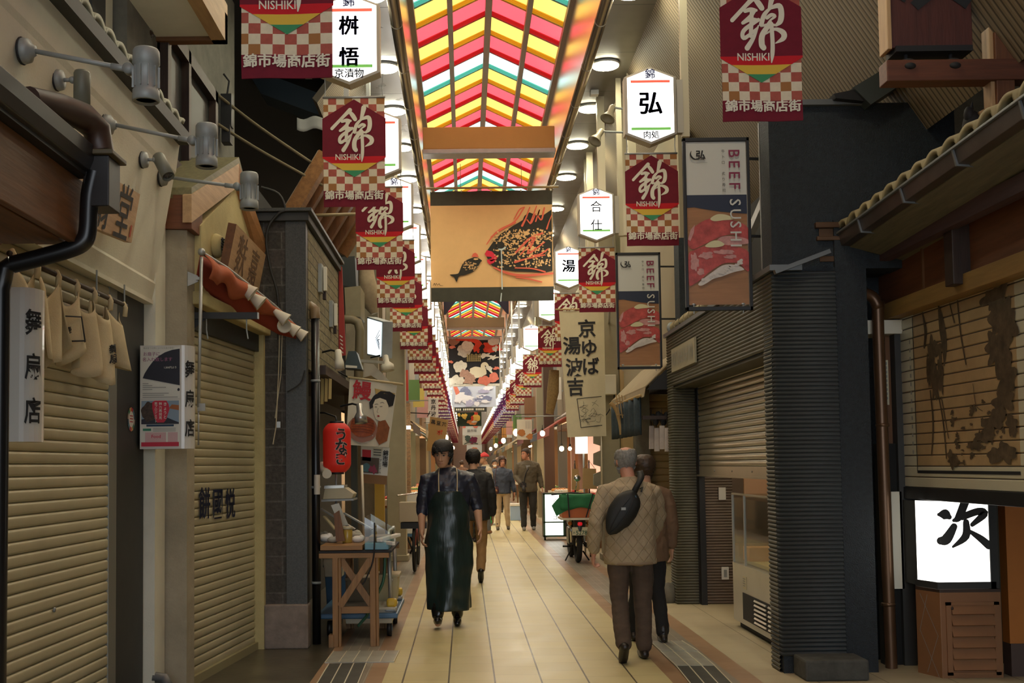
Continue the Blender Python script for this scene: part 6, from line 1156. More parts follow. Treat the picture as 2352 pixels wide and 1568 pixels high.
m.text('鰻', lambda x, y: g2(745 + x, 330 - y), 0, 0, 215, mat('eel_red', (.40, .02, .03), .8), .02); m.build('cloth', t); MB().cyl(A + V((-.02, 0, .01)), B + V((.06, 0, .01)), .012, mat('stick', (.5, .4, .22), .6)).build('rod', t); MB().tube([A + V((0, 0, 0)), A + V((-.1, .1, .06)), V((-1.3, 11.2, A.z + .1))], .008, M_black, 6).build('bracket', t)
t = thing('event_poster', 'event poster with red label and vertical writing hung below the eel banner', 'poster', at(860, 1110, 11.2)); A2, B2, C2, D2 = at(829, 1023, 11.2), at(895, 1028, 11.2), at(888, 1113, 11.2), at(829, 1108, 11.2)
def pb(off): return lambda x, y: A2.lerp(B2, x).lerp(D2.lerp(C2, x), y) + V((0, -off, 0))
m = MB(); p0, p1, p2 = pb(0), pb(.006), pb(.012); m.rect(p0, 0, 0, 1, 1, M_paper if 'M_paper' in globals() else wh, 2); m.rect(p1, 0, .30, .66, .72, mat('ev_dark', (.10, .07, .05), .7)); m.rect(p1, .05, .1, .36, .4, mat('ev_red', (.48, .02, .03), .7)); m.blob(p2, .2, .58, .15, .12, mat('ev_teal', (.08, .18, .20), .6), .1); m.blob(p2, .45, .62, .15, .1, mat('ev_wine', (.28, .04, .08), .7), .4); m.rect(p1, .42, .03, .76, .28, wh); m.rect(p1, 0, .76, 1, 1, mat('ev_brown', (.22, .11, .04), .7)); m.text('錦市場', lambda x, y: p2(.88 + x, .15 - y * .78), 0, 0, .20, M_ink, .02, vert=True, gap=.95); m.text('プレミアム', lambda x, y: p2(.70 + x, .36 - y * .78), 0, 0, .10, M_ink, .01, vert=True)
for k in range(3): m.rect(p2, .45, .07 + .07 * k, .72, .09 + .07 * k, M_ink)
m.build('sheet', t, mods=[('solid', .004, 0)])
# lamps, pipes and boxes around the eel shop front
def lathe_lamp(c, ax, lab, mt, r=.06, nm='spot_lamp', lit=0):
    t = thing(nm, lab, 'lamp', c); MB().lathe([(.02, -.12), (.03, -.11), (.032, -.04), (r * .95, .0), (r, .07), (r * .85, .06), (r * .6, .0), (0, -.01)], c, mt, ax).build('shade', t); MB().tube([c - V(ax).normalized() * .1, c + V((-.08, .06, .12)), c + V((-.2, .12, .10))], .01, M_black, 6).build('arm', t)
    if lit: MB().ell(c, (.03, .03, .03), lamp('bulb_warm', (1, .72, .4), 14)).build('bulb', t)
lathe_lamp(at(828, 955, 10.2), V((.1, -.1, -1)), 'silver shaded lamp on a black arm in front of the eel banner', mat('lamp_silver', (.5, .5, .47), .3, .7)); lathe_lamp(at(779, 832, 9.9), V((.1, -.1, -1)), 'white cylindrical spotlight below the stone wall', M_offw, .045); lathe_lamp(at(889, 838, 12.6), V((.15, -.1, -1)), 'black clip lamp with a pale shade under the lit box sign', M_offw, .08)
MB().tube([at(738, 1068, 9.7), at(745, 1080, 9.6)], .035, M_offw, 14).tube([at(745, 1080, 9.6), at(751, 1088, 9.5)], .042, M_offw, 14).solo('white_pipe_end', 'white pipe end poking out left of the red lantern', 'pipe')
MB().tube([at(728, 1090, 9.16), at(728, 1135, 9.16)], .026, mat('tag_white', (.55, .50, .42), .6), 12).solo('pipe_label', 'rounded white label wrapped on the black downpipe', 'label')
t = thing('lamp_hood', 'dark green lamp hood on a bracket beside the white spotlight', 'lamp', at(805, 830, 10.8)); MB().prism([at(790, 845, 10.8), at(832, 848, 10.8), at(818, 806, 10.8), at(800, 806, 10.8)], (0, .22, 0), mat('hood_green', (.02, .035, .028), .4)).build('hood', t, bevel=.01); MB().prism([at(794, 838, 10.79), at(820, 840, 10.79), at(820, 845, 10.79), at(794, 844, 10.79)], (0, .01, 0), M_offw).build('opening', t); MB().beam(at(820, 828, 10.9), at(880, 832, 12), .03, .03, M_dsteel).build('arm', t)
t = thing('box_sign', 'lit white box sign with slanting blue lines on the left', 'sign', at(862, 820, 13)); A3, B3, C3, D3 = at(843, 727, 13.2), at(880, 738, 12.6), at(878, 822, 12.6), at(843, 815, 13.2); n3 = (B3 - A3).cross(D3 - A3).normalized(); n3 = n3 if n3.y < 0 else -n3
MB().prism([A3, B3, C3, D3], -n3 * .12, M_dsteel).build('case', t); fb3 = lambda x, y: A3.lerp(B3, x).lerp(D3.lerp(C3, x), y) + n3 * .006; m = MB(); m.rect(fb3, .06, .04, .94, .96, lamp('box_sign_glow', (.85, .95, .95), 1.3)); g5 = lambda x, y: fb3(x, y) + n3 * .004
for k in range(5): m.stroke([(.62 + .05 * k, .50 + .02 * k, .025), (.86, .25 + .13 * k, .02)], g5, M_lnavy, 2); m.stroke([(.62 + .05 * k, .52, .02), (.84, .78 - .04 * k, .02)], g5, M_lnavy, 2)
m.build('face', t)
pb_ = mat('pipe_olive', (.20, .165, .09), .5, var=.15); t = thing('vent_pipe', 'olive bent vent pipe rising beside the beige box on the left', 'pipe', at(815, 820, 11.8)); MB().tube([at(792, 733, 11.8), at(808, 733, 11.8), at(822, 740, 11.8), at(827, 760, 11.8), at(824, 850, 11.8), at(818, 1000, 11.8)], .05, pb_, 14).build('pipe', t)
MB().prism([at(791, 660, 11.8), at(828, 656, 11.8), at(828, 728, 11.8), at(794, 724, 11.8)], (0, .5, 0), mat('box_olive', (.30, .26, .15), .6, var=.15, dirt=.2)).solo('duct_box', 'beige metal box above the olive vent pipe', 'box', bevel=.01)
MB().prism([at(780, 590, 13), at(815, 588, 13), at(818, 660, 13), at(785, 655, 13)], (0, .5, 0), mat('ac_dark', (.035, .04, .038), .6)).solo('air_conditioner', 'dark air conditioning unit behind the third left banner', 'air conditioner', bevel=.01)
t = thing('strip_sign', 'tall narrow red strip sign at the far edge of the stone wall', 'sign', at(785, 700, 11.35)); MB().prism([at(778, 605, 11.4), at(785, 612, 11.4), at(794, 815, 11.4), at(778, 818, 11.4)], (0, .04, 0), mat('strip_red', (.36, .03, .02), .6)).build('board', t); m = MB()
for k in range(5): m.stroke([(781 + k * .6, 770 + 9 * k, 2), (786 + k * .4, 774 + 9 * k, 2.5)], lambda x, y: at(x, y, 11.38), M_cord if 'M_cord' in globals() else M_offw)
m.build('marks', t)
MB().tube([at(835, 560, 12.6), at(842, 640, 12.6), at(850, 690, 12.6), at(860, 720, 12.6)], [.06, .10, .12, .04], mat('bundle_cloth', (.42, .33, .20), .9, var=.25, vs=8, bump=.4, bs=10), 12).solo('wrapped_bundle', 'long bundle wrapped in beige cloth hanging under the left eave', 'bundle')
t = thing('slanted_awning', 'white slanted canvas awning edge above the eel banner', 'awning', at(870, 860, 12.2)); MB().prism([at(828, 832, 12), at(858, 836, 12), at(905, 886, 12), at(896, 890, 12), at(852, 862, 12), at(830, 868, 12)], (0, .5, 0), mat('canvas_white', (.50, .46, .36), .8)).build('canvas', t)
for k, (x, w) in enumerate(((872, 11), (814, 7))): MB().bb((at(x - w, 1200, 11.9).x, 11.9, .0), (at(x + w, 1200, 11.9).x, 12.0, zat(x, (1105, 985)[k], 11.9)), (mat('panel_mustard', (.45, .26, .02), .6), mat('post_slate', (.06, .065, .055), .6))[k]).solo(('yellow_panel', 'shop_post')[k], ('mustard yellow panel left of the beige column', 'dark slate post behind the red lantern')[k], ('panel', 'post')[k])
MB().bb((-1.35, 12.2, 0), (-1.02, 12.3, 2.4), mat('slat_wall', (.22, .17, .10), .8, var=.2)).struct('wall_slat'); 
for k in range(3): MB().prism([at(737 + k * 9, 868, 9.75), at(744 + k * 9, 870, 9.75), at(743 + k * 9, 928 - 6 * k, 9.75), at(736 + k * 9, 928 - 6 * k, 9.75)], (0, .004, 0), mat('slip_yellow', (.55, .42, .16), .8)).solo('paper_slip', 'yellow paper slip hanging in the eel shop doorway, %s from the left' % ORD[k], 'paper', 'paper slips in the doorway')
# ---------------------------------------------------------------- motorbike with crate
YB = 16.2; xb = (1328 - 1069) / 2500 * YB; t = thing('motorbike', 'delivery motorbike seen from behind with a crate, parked at the right', 'motorbike', (xb, YB, 0)); bk = lambda x, y, Y=YB: at(x, y, Y)
M_tyre = mat('tyre', (.012, .012, .012), .8); M_chr = mat('chrome', (.6, .58, .52), .2, .9); M_bike = mat('bike_dark', (.03, .028, .03), .35)
for y in (YB + .28, YB + 1.35): w = MB().tube([(xb, y + .26 * math.cos(a), .30 + .26 * math.sin(a)) for a in [i * math.pi / 12 for i in range(25)]], .043, M_tyre, 10).build('wheel', t); MB().cyl((xb - .03, y, .30), (xb + .03, y, .30), .06, M_chr).lathe([(.235, 0), (.235, .02), (.22, .02), (.22, 0)], (xb - .01, y, .30), M_chr, (1, 0, 0)).build('rim', w)
m = MB().beam((xb, YB + .35, .55), (xb, YB + 1.1, .62), .18, .16, M_bike).beam((xb, YB + .2, .72), (xb, YB + .8, .74), .24, .1, M_bike).beam((xb, YB + 1.15, .75), (xb, YB + 1.35, .35), .1, .08, M_bike).box((xb, YB + .75, .38), (.22, .4, .26), M_bike); m.build('frame', t, bevel=.02)
m = MB()
for s in (-1, 1): m.cyl((xb + s * .09, YB + .28, .30), (xb + s * .10, YB + .35, .70), .022, M_chr, 10)
m.cyl((xb + .13, YB + .1, .27), (xb + .15, YB + .9, .24), .04, M_chr, 12); m.build('shock_absorber', t)
MB().tube([(xb, YB + .0, .50), (xb, YB - .02, .62), (xb, YB + .1, .68)], .09, M_bike, 12).build('mudguard', t); MB().ell((xb + .0, YB - .06, .60), (.05, .04, .055), mat('tail_red', (.45, .01, .015), .2, emit=.3, ecol=(.9, .02, .03))).build('tail_light', t)
for s in (-1, 1): MB().ell((xb + s * .14, YB - .02, .60), (.032, .03, .032), mat('indicator', (.5, .14, .02), .25)).cyl((xb + s * .05, YB, .61), (xb + s * .12, YB, .60), .01, M_black).build('indicator', t)
pl_ = MB(); pl_.box((xb, YB - .08, zat(1328, 1219, YB)), (.235, .008, .12), mat('plate_white', (.66, .62, .42), .5)); f = facecam((xb, YB - .086, zat(1328, 1219, YB)), .002); grn = mat('plate_green', (.02, .10, .05), .6); pl_.text('5278', f, .022, -.018, .085, grn, .015).text('京', f, -.09, -.02, .03, grn, .01).text('都 市', f, -.0, .042, .03, grn, .01); pl_.build('number_plate', t)
m = MB()
for s in (-1, 1): m.tube([(xb + s * .1, YB + .5, .15), (xb + s * .18, YB + .4, .02)], .012, M_black, 6)
m.cyl((xb - .2, YB + .6, .22), (xb - .08, YB + .6, .22), .015, M_black); m.build('stand', t)
m = MB().tube([(xb - .32, YB + 1.1, 1.0), (xb, YB + 1.2, 1.02), (xb + .32, YB + 1.1, 1.0)], .014, M_black, 8); m.build('handlebar', t); MB().cyl((xb + .0, YB + .5, 1.08), (xb + .03, YB + .5, 1.22), .008, M_chr).ell((xb + .03, YB + .5, 1.26), (.055, .02, .05), M_chr).build('mirror', t)
t = thing('delivery_crate', 'orange crate under a green cloth strapped on the motorbike', 'crate', (xb, YB + .1, .72)); za, zb_ = zat(1328, 1188, YB), zat(1328, 1136, YB); xl, xr_ = at(1290, 1180, YB).x, at(1362, 1180, YB).x
MB().bb((xl, YB - .12, za), (xr_, YB + .45, zb_ - .01), mat('crate_orange', (.50, .13, .03), .5)).build('crate', t, bevel=.01); MB().bb((xl - .02, YB - .14, za - .03), (xr_ + .02, YB + .47, za), M_offw).build('rack', t)
gcl = mat('cloth_green', (.03, .20, .08), .85, var=.15, vs=8, bump=.3, bs=9)
def gc(u, v): x = xl - .03 + (xr_ - xl + .06) * u; drop = .20 + .02 * math.sin(u * 8); return V((x, YB - .135 - .01 * math.sin(u * 12), zb_ - drop * v)) if v > 0 else V((x, YB - .13, zb_))
MB().grid(gc, 14, 5, gcl).grid(lambda u, v: V((xl - .03 + (xr_ - xl + .06) * u, YB - .13 + .6 * v, zb_ + .004 * math.sin(u * 9 + v * 5))), 10, 6, gcl).poly(lambda x, y: at(x, y, YB - .12), [(1291, 1134), (1300, 1132), (1302, 1172), (1294, 1176), (1278, 1185), (1267, 1161)], gcl).build('green_cloth', t, mods=[('solid', .006, 0)])
for a, b in (((1304, 1134), (1308, 1188)), ((1362, 1134), (1346, 1188))): MB().beam(at(*a, YB - .17), at(*b, YB - .17), .018, .006, M_ink, (0, 1, 0)).build('strap', t)
# lit signboard on castors
YS = 21.3; a, b = at(1247, 1132, YS), at(1292, 1232, YS); t = thing('standing_lightbox', 'white standing light box with green frame on castors beside the motorbike', 'sign', (b.x, YS, 0)); gfr = mat('frame_green', (.03, .09, .05), .5); xr2 = a.x + .42
m = MB()
for p, q in (((a.x, b.z), (xr2, b.z + .03)), ((a.x, a.z - .03), (xr2, a.z)), ((a.x, b.z), (a.x + .035, a.z)), ((xr2 - .035, b.z), (xr2, a.z)), ((a.x, b.z + .27), (xr2, b.z + .295))): m.bb((p[0], YS - .02, p[1]), (q[0], YS + .02, q[1]), gfr)
m.build('frame', t); MB().bb((a.x, YS + .02, b.z), (xr2 + .12, YS + .35, a.z), M_post).build('case', t); m = MB(); m.quad([(a.x + .02, YS - .002, b.z), (xr2 - .02, YS - .002, b.z), (xr2 - .02, YS - .002, a.z), (a.x + .02, YS - .002, a.z)], lamp('lightbox_glow', (.95, 1, .95), 1.25)); f = facecam((a.x + .24, YS - .004, a.z - .16), .002); m.text('京ゆば', f, 0, 0, .10, gtx, .005, vert=True, gap=1.6); m.build('panel', t)
for x in (a.x + .03, xr2 + .05): MB().cyl((x - .015, YS + .05, .035), (x + .015, YS + .05, .035), .035, M_tyre, 12).bb((x - .03, YS - .04, .06), (x + .03, YS + .3, b.z), M_post).build('castor', t)
# lit stall at the right with bags and lamps
MB().bb((2.45, 17.2, 0), (2.6, 24, 6), mat('facade_brick', (.30, .26, .16), .8, var=.1)).struct('wall_stall_back'); wm = mat('stall_pink', (.60, .40, .32), .7)
MB().bb((2.2, 22.6, 0), (2.45, 22.8, 2.6), wm).struct('wall_stall_side')
t = thing('market_stall', 'brightly lit market stall counter on the right behind the motorbike', 'stall', (2.1, 20.5, 0)); MB().bb((2.1, 19.2, 0), (2.44, 22.4, .80), wood('counter', (.25, .12, .05), 2)).build('counter', t); MB().bb((2.08, 19.15, .80), (2.44, 22.45, .84), M_white).build('counter_top', t); MB().bb((1.9, 19.2, 2.15), (2.44, 22.5, 2.25), M_bwoodY).build('canopy', t)
for y in (19.22, 20.9, 22.4): MB().bb((2.1, y, .8), (2.16, y + .06, 2.2), wood('stall_post', (.35, .16, .06), 2)).build('post', t)
MB().bb((2.42, 19.3, .85), (2.44, 22.3, 2.1), lamp('stall_glow', (1, .58, .42), .5)).build('glowing_back', t)  # no lamp: the pinkish light of the interior put in as emission
sc = [(.55, .05, .04), (.6, .5, .42), (.5, .25, .06), (.65, .62, .55), (.2, .28, .1), (.55, .4, .1)]
for k in range(8): MB().box((2.2 + .1 * (k % 2), 19.5 + .35 * k, .901), (.2, .25, .12), mat('goods%d' % (k % 6), sc[k % 6], .6)).solo('goods_box', '%s box of goods on the lit stall counter, %s from the front' % (('red', 'pink', 'orange', 'white', 'green', 'yellow')[k % 6], ORD[k]), 'box', 'boxes on the stall counter', bevel=.01)
for k, (px, Y, r) in enumerate((((1246, 995), 20.0, .045), ((1290, 1030), 19.0, .04), ((1309, 1030), 18.6, .03))): c = at(*px, Y); t = thing('bare_bulb', 'glowing round bulb under the stall roof, %s from the left' % ORD[k], 'lamp', c, 'bare bulbs of the stall'); MB().ell(c, (r, r, r * 1.15), lamp('bulb_glow', (1, .72, .42), 22)).build('bulb', t); MB().cyl(c + V((0, 0, r)), c + V((0, 0, r + .05)), .018, M_black).cyl(c + V((0, 0, r + .05)), V((c.x, c.y, max(c.z + .1, 2.2))), .005, M_ink, 5).build('socket', t)
t = thing('square_lamp', 'square white paper lamp on a stand behind the long cloth banner', 'lamp', at(1336, 1040, 18)); a, b = at(1323, 1002, 18), at(1350, 1041, 18); MB().bb((a.x, 18, b.z), (b.x, 18.15, a.z), lamp('paper_lamp', (1, .92, .78), 1.6)).build('shade', t); MB().cyl((b.x - .06, 18.08, 0), (b.x - .06, 18.08, b.z), .015, M_dsteel).build('stand', t)
kraft = mat('kraft', (.52, .34, .15), .8, var=.08)
for k, (x0_, y0_, x1_, y1_, Y) in enumerate(((1313, 1076, 1330, 1125, 17.6), (1338, 1075, 1370, 1123, 17.4))):
    a, b = at(x0_, y0_, Y), at(x1_, y1_, Y); t = thing('paper_bag', ('smaller' if not k else 'larger') + ' kraft paper bag hanging by its cord above the green cloth', 'bag', ((a.x + b.x) / 2, Y, b.z), 'kraft paper bags'); MB().prism([(a.x + .01, Y, a.z), (b.x, Y, a.z - .01), (b.x + .01, Y, b.z), (a.x, Y, b.z + .01)], (0, .08, 0), kraft).build('bag', t); MB().tube([(a.x + .02, Y + .04, a.z), ((a.x + b.x) / 2, Y + .04, a.z + .12), (b.x - .02, Y + .04, a.z)], .005, kraft, 6).build('cord', t)
    MB().cyl(((a.x + b.x) / 2, Y + .05, 0), ((a.x + b.x) / 2, Y + .05, a.z + .13), .012, M_dwood).build('hanging_rod', t)
t = thing('fruit_sign', 'small white hanging sign with an orange fruit on the right', 'sign', at(1204, 1008, 22)); a, b = at(1187, 963, 22), at(1222, 1009, 22); f = lambda off: (lambda x, y: V((a.x + (b.x - a.x) * x, 22 - off, a.z + (b.z - a.z) * y))); m = MB().bb((a.x, 22, b.z), (b.x, 22.03, a.z), M_offw); m.blob(f(.01), .3, .66, .26, .17, mat('fruit_orange', (.48, .19, .05), .7), .1); m.blob(f(.008), .85, .85, .2, .15, mat('fruit_orange', (.48, .19, .05)), .2)
for k in range(3): m.stroke([(.62 + .13 * k, .1, .03), (.62 + .13 * k, .45, .03)], f(.012), gtx)
m.build('panel', t); MB().cyl((a.x - .02, 22.01, a.z + .06), (2.3, 22.01, a.z + .06), .012, M_dsteel).cyl((a.x + .03, 22.01, a.z), (a.x + .03, 22.01, a.z + .06), .005, M_dsteel).build('bracket', t)
MB().tube([at(1273, 850, 20), at(1270, 900, 20), at(1262, 950, 20)], [.09, .11, .07], mat('straw', (.30, .20, .08), .9, var=.3, vs=30, bump=.5, bs=40), 12).solo('straw_bundle', 'thick hanging bundle of straw left of the long cloth banner', 'bundle')
MB().prism([(1.85, 18.4, 2.35), (2.45, 18.4, 2.75), (2.45, 22.6, 2.75), (1.85, 22.6, 2.35)], (0, 0, .04), wood('shingle', (.15, .09, .05), 1)).solo('stall_roof', 'small sloping wooden roof over the lit stall', 'roof')
# ---------------------------------------------------------------- left side beyond the column: signs, crates, bicycle bits
MB().bb((-1.9, 17.4, 0), (-1.38, 17.6, 6), M_plasterg).struct('wall_left_end'); brk = brick_mat('brick_lit', (.40, .24, .12), (.46, .28, .15), (.30, .22, .15), .22, .075, .05, .4, 'XZ'); MB().bb((-1.36, 19.5, 0), (-.98, 19.6, 2.6), brk).struct('wall_brick_pier')
MB().cyl((-1.25, 19.0, 2.15), (-.95, 19.0, 2.15), .03, lamp('tube_white', (1, .9, .75), 8)).cyl((-1.1, 19, 2.18), (-1.1, 19, 2.3), .01, M_dsteel).solo('tube_lamp', 'short glowing tube lamp beside the left beige column', 'lamp')
t = thing('vertical_sign', 'white upright sign with three black characters on the left', 'sign', at(995, 955, 24)); a, b = at(984, 914, 24), at(1007, 958, 24); m = MB().bb((a.x, 24, b.z), (b.x, 24.06, a.z), M_white); f = facecam(((a.x + b.x) / 2, 24, (a.z + b.z) / 2), .004)
for k, ch in enumerate('京丹波'): m.text(ch, f, 0, .135 - .135 * k, .115, M_ink, .02)
m.build('panel', t); MB().beam((b.x - .2, 24.03, a.z - .05), (-1.4, 24.03, a.z - .05), .02, .02, M_dsteel).build('bracket', t)
t = thing('wooden_hanging_sign', 'tan hanging sign with black and red characters behind the apron man', 'sign', at(1003, 1033, 20.5)); Q = [at(x, y, 20.5) for x, y in ((988, 956), (1030, 964), (1019, 1038), (980, 1035))]; fq = lambda x, y: Q[0].lerp(Q[1], x).lerp(Q[3].lerp(Q[2], x), y) + V((0, -.006, 0)); MB().prism(Q, (0, .02, 0), mat('sign_tan', (.42, .26, .10), .8)).build('board', t); m = MB()
for ch, x, y, s, c in (('黒', .2, .14, .26, M_ink), ('豆', .5, .15, .26, M_ink), ('茶', .8, .16, .26, M_ink), ('ポ', .62, .42, .34, rd_), ('ン', .62, .72, .28, rd_)): m.text(ch, lambda u, v, x=x, y=y: fq(x + u, y - v * .52), 0, 0, s, c, .02)
m.build('lettering', t); MB().cyl(Q[0] + V((-.05, 0, .0)), Q[0] + V((.0, 0, .10)), .008, M_ink, 6).beam(Q[0] + V((-.0, 0, .05)), V((-1.4, 20.6, Q[0].z + .1)), .02, .02, M_dwood).build('hanger', t)
for k, (x, y, Y, s) in enumerate(((938, 1150, 18.5, .3), (942, 1215, 18.8, .28))): p = at(x, y, Y); MB().bb((p.x - s / 2, Y, p.z - .08), (p.x + s / 2, Y + .4, p.z + .12), M_white).solo('foam_box', 'white foam box right of the left beige column, ' + ('upper' if not k else 'lower'), 'box', 'foam boxes by the left column', bevel=.01)
t = thing('folding_table', 'small blue folding table under the foam boxes', 'table', (-1.0, 18.8, 0)); a, b = at(930, 1226, 18.4), at(962, 1232, 18.4); MB().bb((a.x, 18.4, b.z), (b.x, 19.3, a.z), M_bluep2).build('table_top', t)
for x, d in ((a.x + .03, .12), (b.x - .03, -.12)):
    for y in (18.45, 19.25): MB().cyl((x, y, b.z), (x + d, y, 0), .015, M_black, 8).build('leg', t)
MB().bb((-1.3, 18.42, a.z + .001), (-.85, 18.9, a.z + .30), M_white).solo('foam_box', 'white foam box standing on the blue folding table', 'box', 'foam boxes by the left column', bevel=.01)
t = thing('bicycle', 'dark bicycle with red trim half hidden behind the apron man', 'bicycle', (-.72, 15.6, 0)); 
for y in (15.2, 16.25): w = MB().tube([(-.72, y + .30 * math.cos(a), .33 + .30 * math.sin(a)) for a in [i * math.pi / 12 for i in range(25)]], .022, M_tyre, 8).build('wheel', t); MB().cyl((-.74, y, .33), (-.70, y, .33), .04, M_chr).build('hub', w)
rf = mat('bike_red', (.35, .03, .03), .4); m = MB()
for p, q in (((15.2, .33), (15.45, .85)), ((15.45, .85), (16.05, .75)), ((15.55, .35), (15.45, .85)), ((15.55, .35), (16.05, .75)), ((16.25, .33), (16.0, .95)), ((15.2, .33), (15.55, .35))): m.cyl((-.72, p[0], p[1]), (-.72, q[0], q[1]), .018, rf, 8)
m.build('frame', t); MB().box((-.72, 15.42, .92), (.16, .26, .07), M_black).build('saddle', t, bevel=.02); MB().tube([(-1.0, 15.9, 1.05), (-.72, 16.02, 1.08), (-.45, 15.9, 1.05)], .013, M_chr, 8).build('handlebar', t); MB().bb((-.90, 15.0, .62), (-.54, 15.35, .70), M_black).build('carrier', t)
MB().bb((-.92, 15.02, .71), (-.55, 15.34, .98), mat('carton', (.50, .42, .30), .8)).solo('carton', 'pale carton tied on the back of the bicycle', 'box', bevel=.006)
# far shops on both sides
fcol = [(.20, .15, .09), (.09, .055, .03), (.28, .23, .15), (.13, .13, .12), (.24, .13, .06), (.16, .17, .12)]; rd = random.Random(21); cnt = {}
awc = [('dark brown', (.07, .04, .025)), ('faded red', (.30, .06, .04)), ('dull green', (.06, .11, .07)), ('beige', (.40, .32, .20)), ('navy', (.03, .04, .07)), ('grey', (.22, .21, .19)), ('tan', (.32, .22, .12)), ('maroon', (.14, .02, .03)), ('ochre', (.36, .24, .06)), ('slate', (.10, .12, .13))]
gcol = [('red', (.50, .05, .03)), ('white', (.65, .62, .55)), ('green', (.12, .22, .06)), ('orange', (.55, .24, .05)), ('yellow', (.55, .42, .10)), ('brown', (.22, .11, .05)), ('pink', (.55, .28, .25))]
for side, nm in ((-1, 'left'), (1, 'right')):
    y = 20.5 if side < 0 else 24.4; k = 0; xf = -1.40 if side < 0 else 2.30
    while y < 78:
        w = rd.uniform(3.4, 5.2); c = fcol[(k + (side > 0) * 2) % 6]; xo_ = xf + side * rd.uniform(0, .2); X = lambda d: xo_ - side * d
        MB().bb((xo_, y, 2.5), (xo_ + side * .3, y + w - .15, 6), mat('facade%d' % ((k + (side > 0) * 2) % 6), c, .8, var=.15, vs=3)).struct('wall_facade_%s' % nm); MB().bb((xo_, y + w - .15, 0), (xo_ + side * .4, y + w, 6), mat('facade%d' % ((k + 3) % 6), fcol[(k + 3) % 6], .8)).struct('pillar_facade_%s' % nm)
        MB().bb((xo_ + side * 1.0, y, 0), (xo_ + side * 1.1, y + w, 2.6), mat('interior_warm', (.60, .47, .32), .8)).struct('wall_interior_%s' % nm)
        an, ac = awc[(k * 3 + (side > 0)) % 10]; t = thing('shop_awning', '%s awning over the %s shop on the %s beyond the column' % (an, ORD[k], nm), 'awning', (xo_, y + w / 2, 2.3)); MB().prism([(X(0), y + .1, 2.62), (X(.55), y + .1, 2.28), (X(.55), y + w - .2, 2.28), (X(0), y + w - .2, 2.62)], (0, 0, .03), mat('awn_' + an.replace(' ', '_'), ac, .85)).build('canvas', t); MB().prism([(X(.55), y + .1, 2.28), (X(.55), y + w - .2, 2.28), (X(.56), y + w - .2, 2.12), (X(.56), y + .1, 2.12)], (0, .0, .005), mat('awn_' + an.replace(' ', '_'), ac)).build('valance', t)
        sy = y + rd.uniform(.4, w - .8); sw = rd.uniform(.25, .4); sz = rd.uniform(2.75, 3.1); scn, scc = gcol[(k * 2 + (side > 0)) % 7]; t = thing('blade_sign', '%s projecting sign above the %s shop on the %s' % (scn, ORD[k], nm), 'sign', (X(.25), sy, sz)); m = MB().bb((X(.05), sy, sz), (X(.05 + sw), sy + .06, sz + rd.uniform(.4, .7)), mat('sgn_' + scn, scc, .6)); m.build('board', t); MB().bb((X(-.02), sy + .02, sz + .2), (X(.06), sy + .04, sz + .24), M_dsteel).build('bracket', t)
        t = thing('display_table', 'goods table in front of the %s shop on the %s' % (ORD[k], nm), 'table', (X(.2), y + w / 2, 0)); MB().bb((X(-.4), y + .3, .68), (X(.42), y + w - .5, .73), M_bwoodY).build('table_top', t)
        for dx in (-.35, .37):
            for yy in (y + .35, y + w - .6): MB().bb((X(dx) - .025, yy, 0), (X(dx) + .025, yy + .05, .69), M_bwood).build('leg', t)
        for q in range(3):
            gn, gcx = gcol[(k + q * 2 + (side > 0)) % 7]; gy = y + .6 + q * (w - 1.2) / 3; tt = thing('goods_crate', '%s goods in a crate, %s on the table of the %s %s shop' % (gn, ORD[q], ORD[k], nm), 'crate', (X(.2), gy, .73), 'crates of goods outside the shops'); MB().bb((X(-.1), gy, .731), (X(.40), gy + .6, .83), M_offw).build('crate', tt); m = MB()
            for g in range(7): m.ell((X(-.02 + .06 * g), gy + .1 + .4 * rd.random(), .85), (.05, .06, .045), mat('gds_' + gn, gcx, .6), n=7, m=5)
            m.build('contents', tt)['kind'] = 'stuff'
        MB().cyl((X(-.3), y + .5, 2.2), (X(-.3), y + w - .7, 2.2), .03, lamp('shop_tube', (1, .80, .55), SHOP * 1.3)).solo('tube_lamp', 'warm tube lamp inside the %s shop on the %s' % (ORD[k], nm), 'lamp', 'tube lamps inside the far shops')
        y += w; k += 1
    MB().bb((xf, y, 0), (xf + side * .3, Y1, 6), mat('facade_far', (.22, .18, .13), .8, var=.2)).struct('wall_far_%s' % nm)
MB().bb((.56, 26.8, 0), (.66, 27.0, 1.12), mat('sign_green', (.02, .26, .06), .6)).bb((.50, 26.75, 0), (.72, 27.05, .04), M_dsteel).solo('green_board', 'bright green upright board standing behind the red cap person', 'board')
MB().bb((1.18, 29.0, .0), (1.48, 29.3, .38), mat('cooler_blue', (.30, .42, .60), .4)).bb((1.17, 28.98, .38), (1.49, 29.32, .45), M_white).solo('cool_box', 'pale blue cool box on the floor between the two walking visitors', 'box', bevel=.01)
for k, (x, Y, c) in enumerate(((1.98, 27.2, (.07, .035, .02)), (2.02, 30.5, (.36, .31, .20)))): MB().bb((x, Y, 0), (x + .25, Y + .25, 6), mat('post_far%d' % k, c, .7)).struct('pillar_far')
for k in range(7):
    y = 33 + 5.5 * k; s = -1 if k % 2 else 1; x = (-.68 if s < 0 else 1.55); t = thing('hanging_lantern', 'small glowing round lamp far along the %s side, %s of the row' % ('left' if s < 0 else 'right', ORD[k]), 'lamp', (x, y, 2.35), 'small round lamps far off'); MB().ell((x, y, 2.45), (.09, .09, .11), lamp('bulb_far', (1, .75, .45), 10)).build('bulb', t); MB().cyl((x, y, 2.54), (x, y, 3.0), .006, M_ink, 5).beam((x, y, 3.0), ((-1.45 if s < 0 else 2.35), y, 3.0), .015, .015, M_ink).build('arm', t)
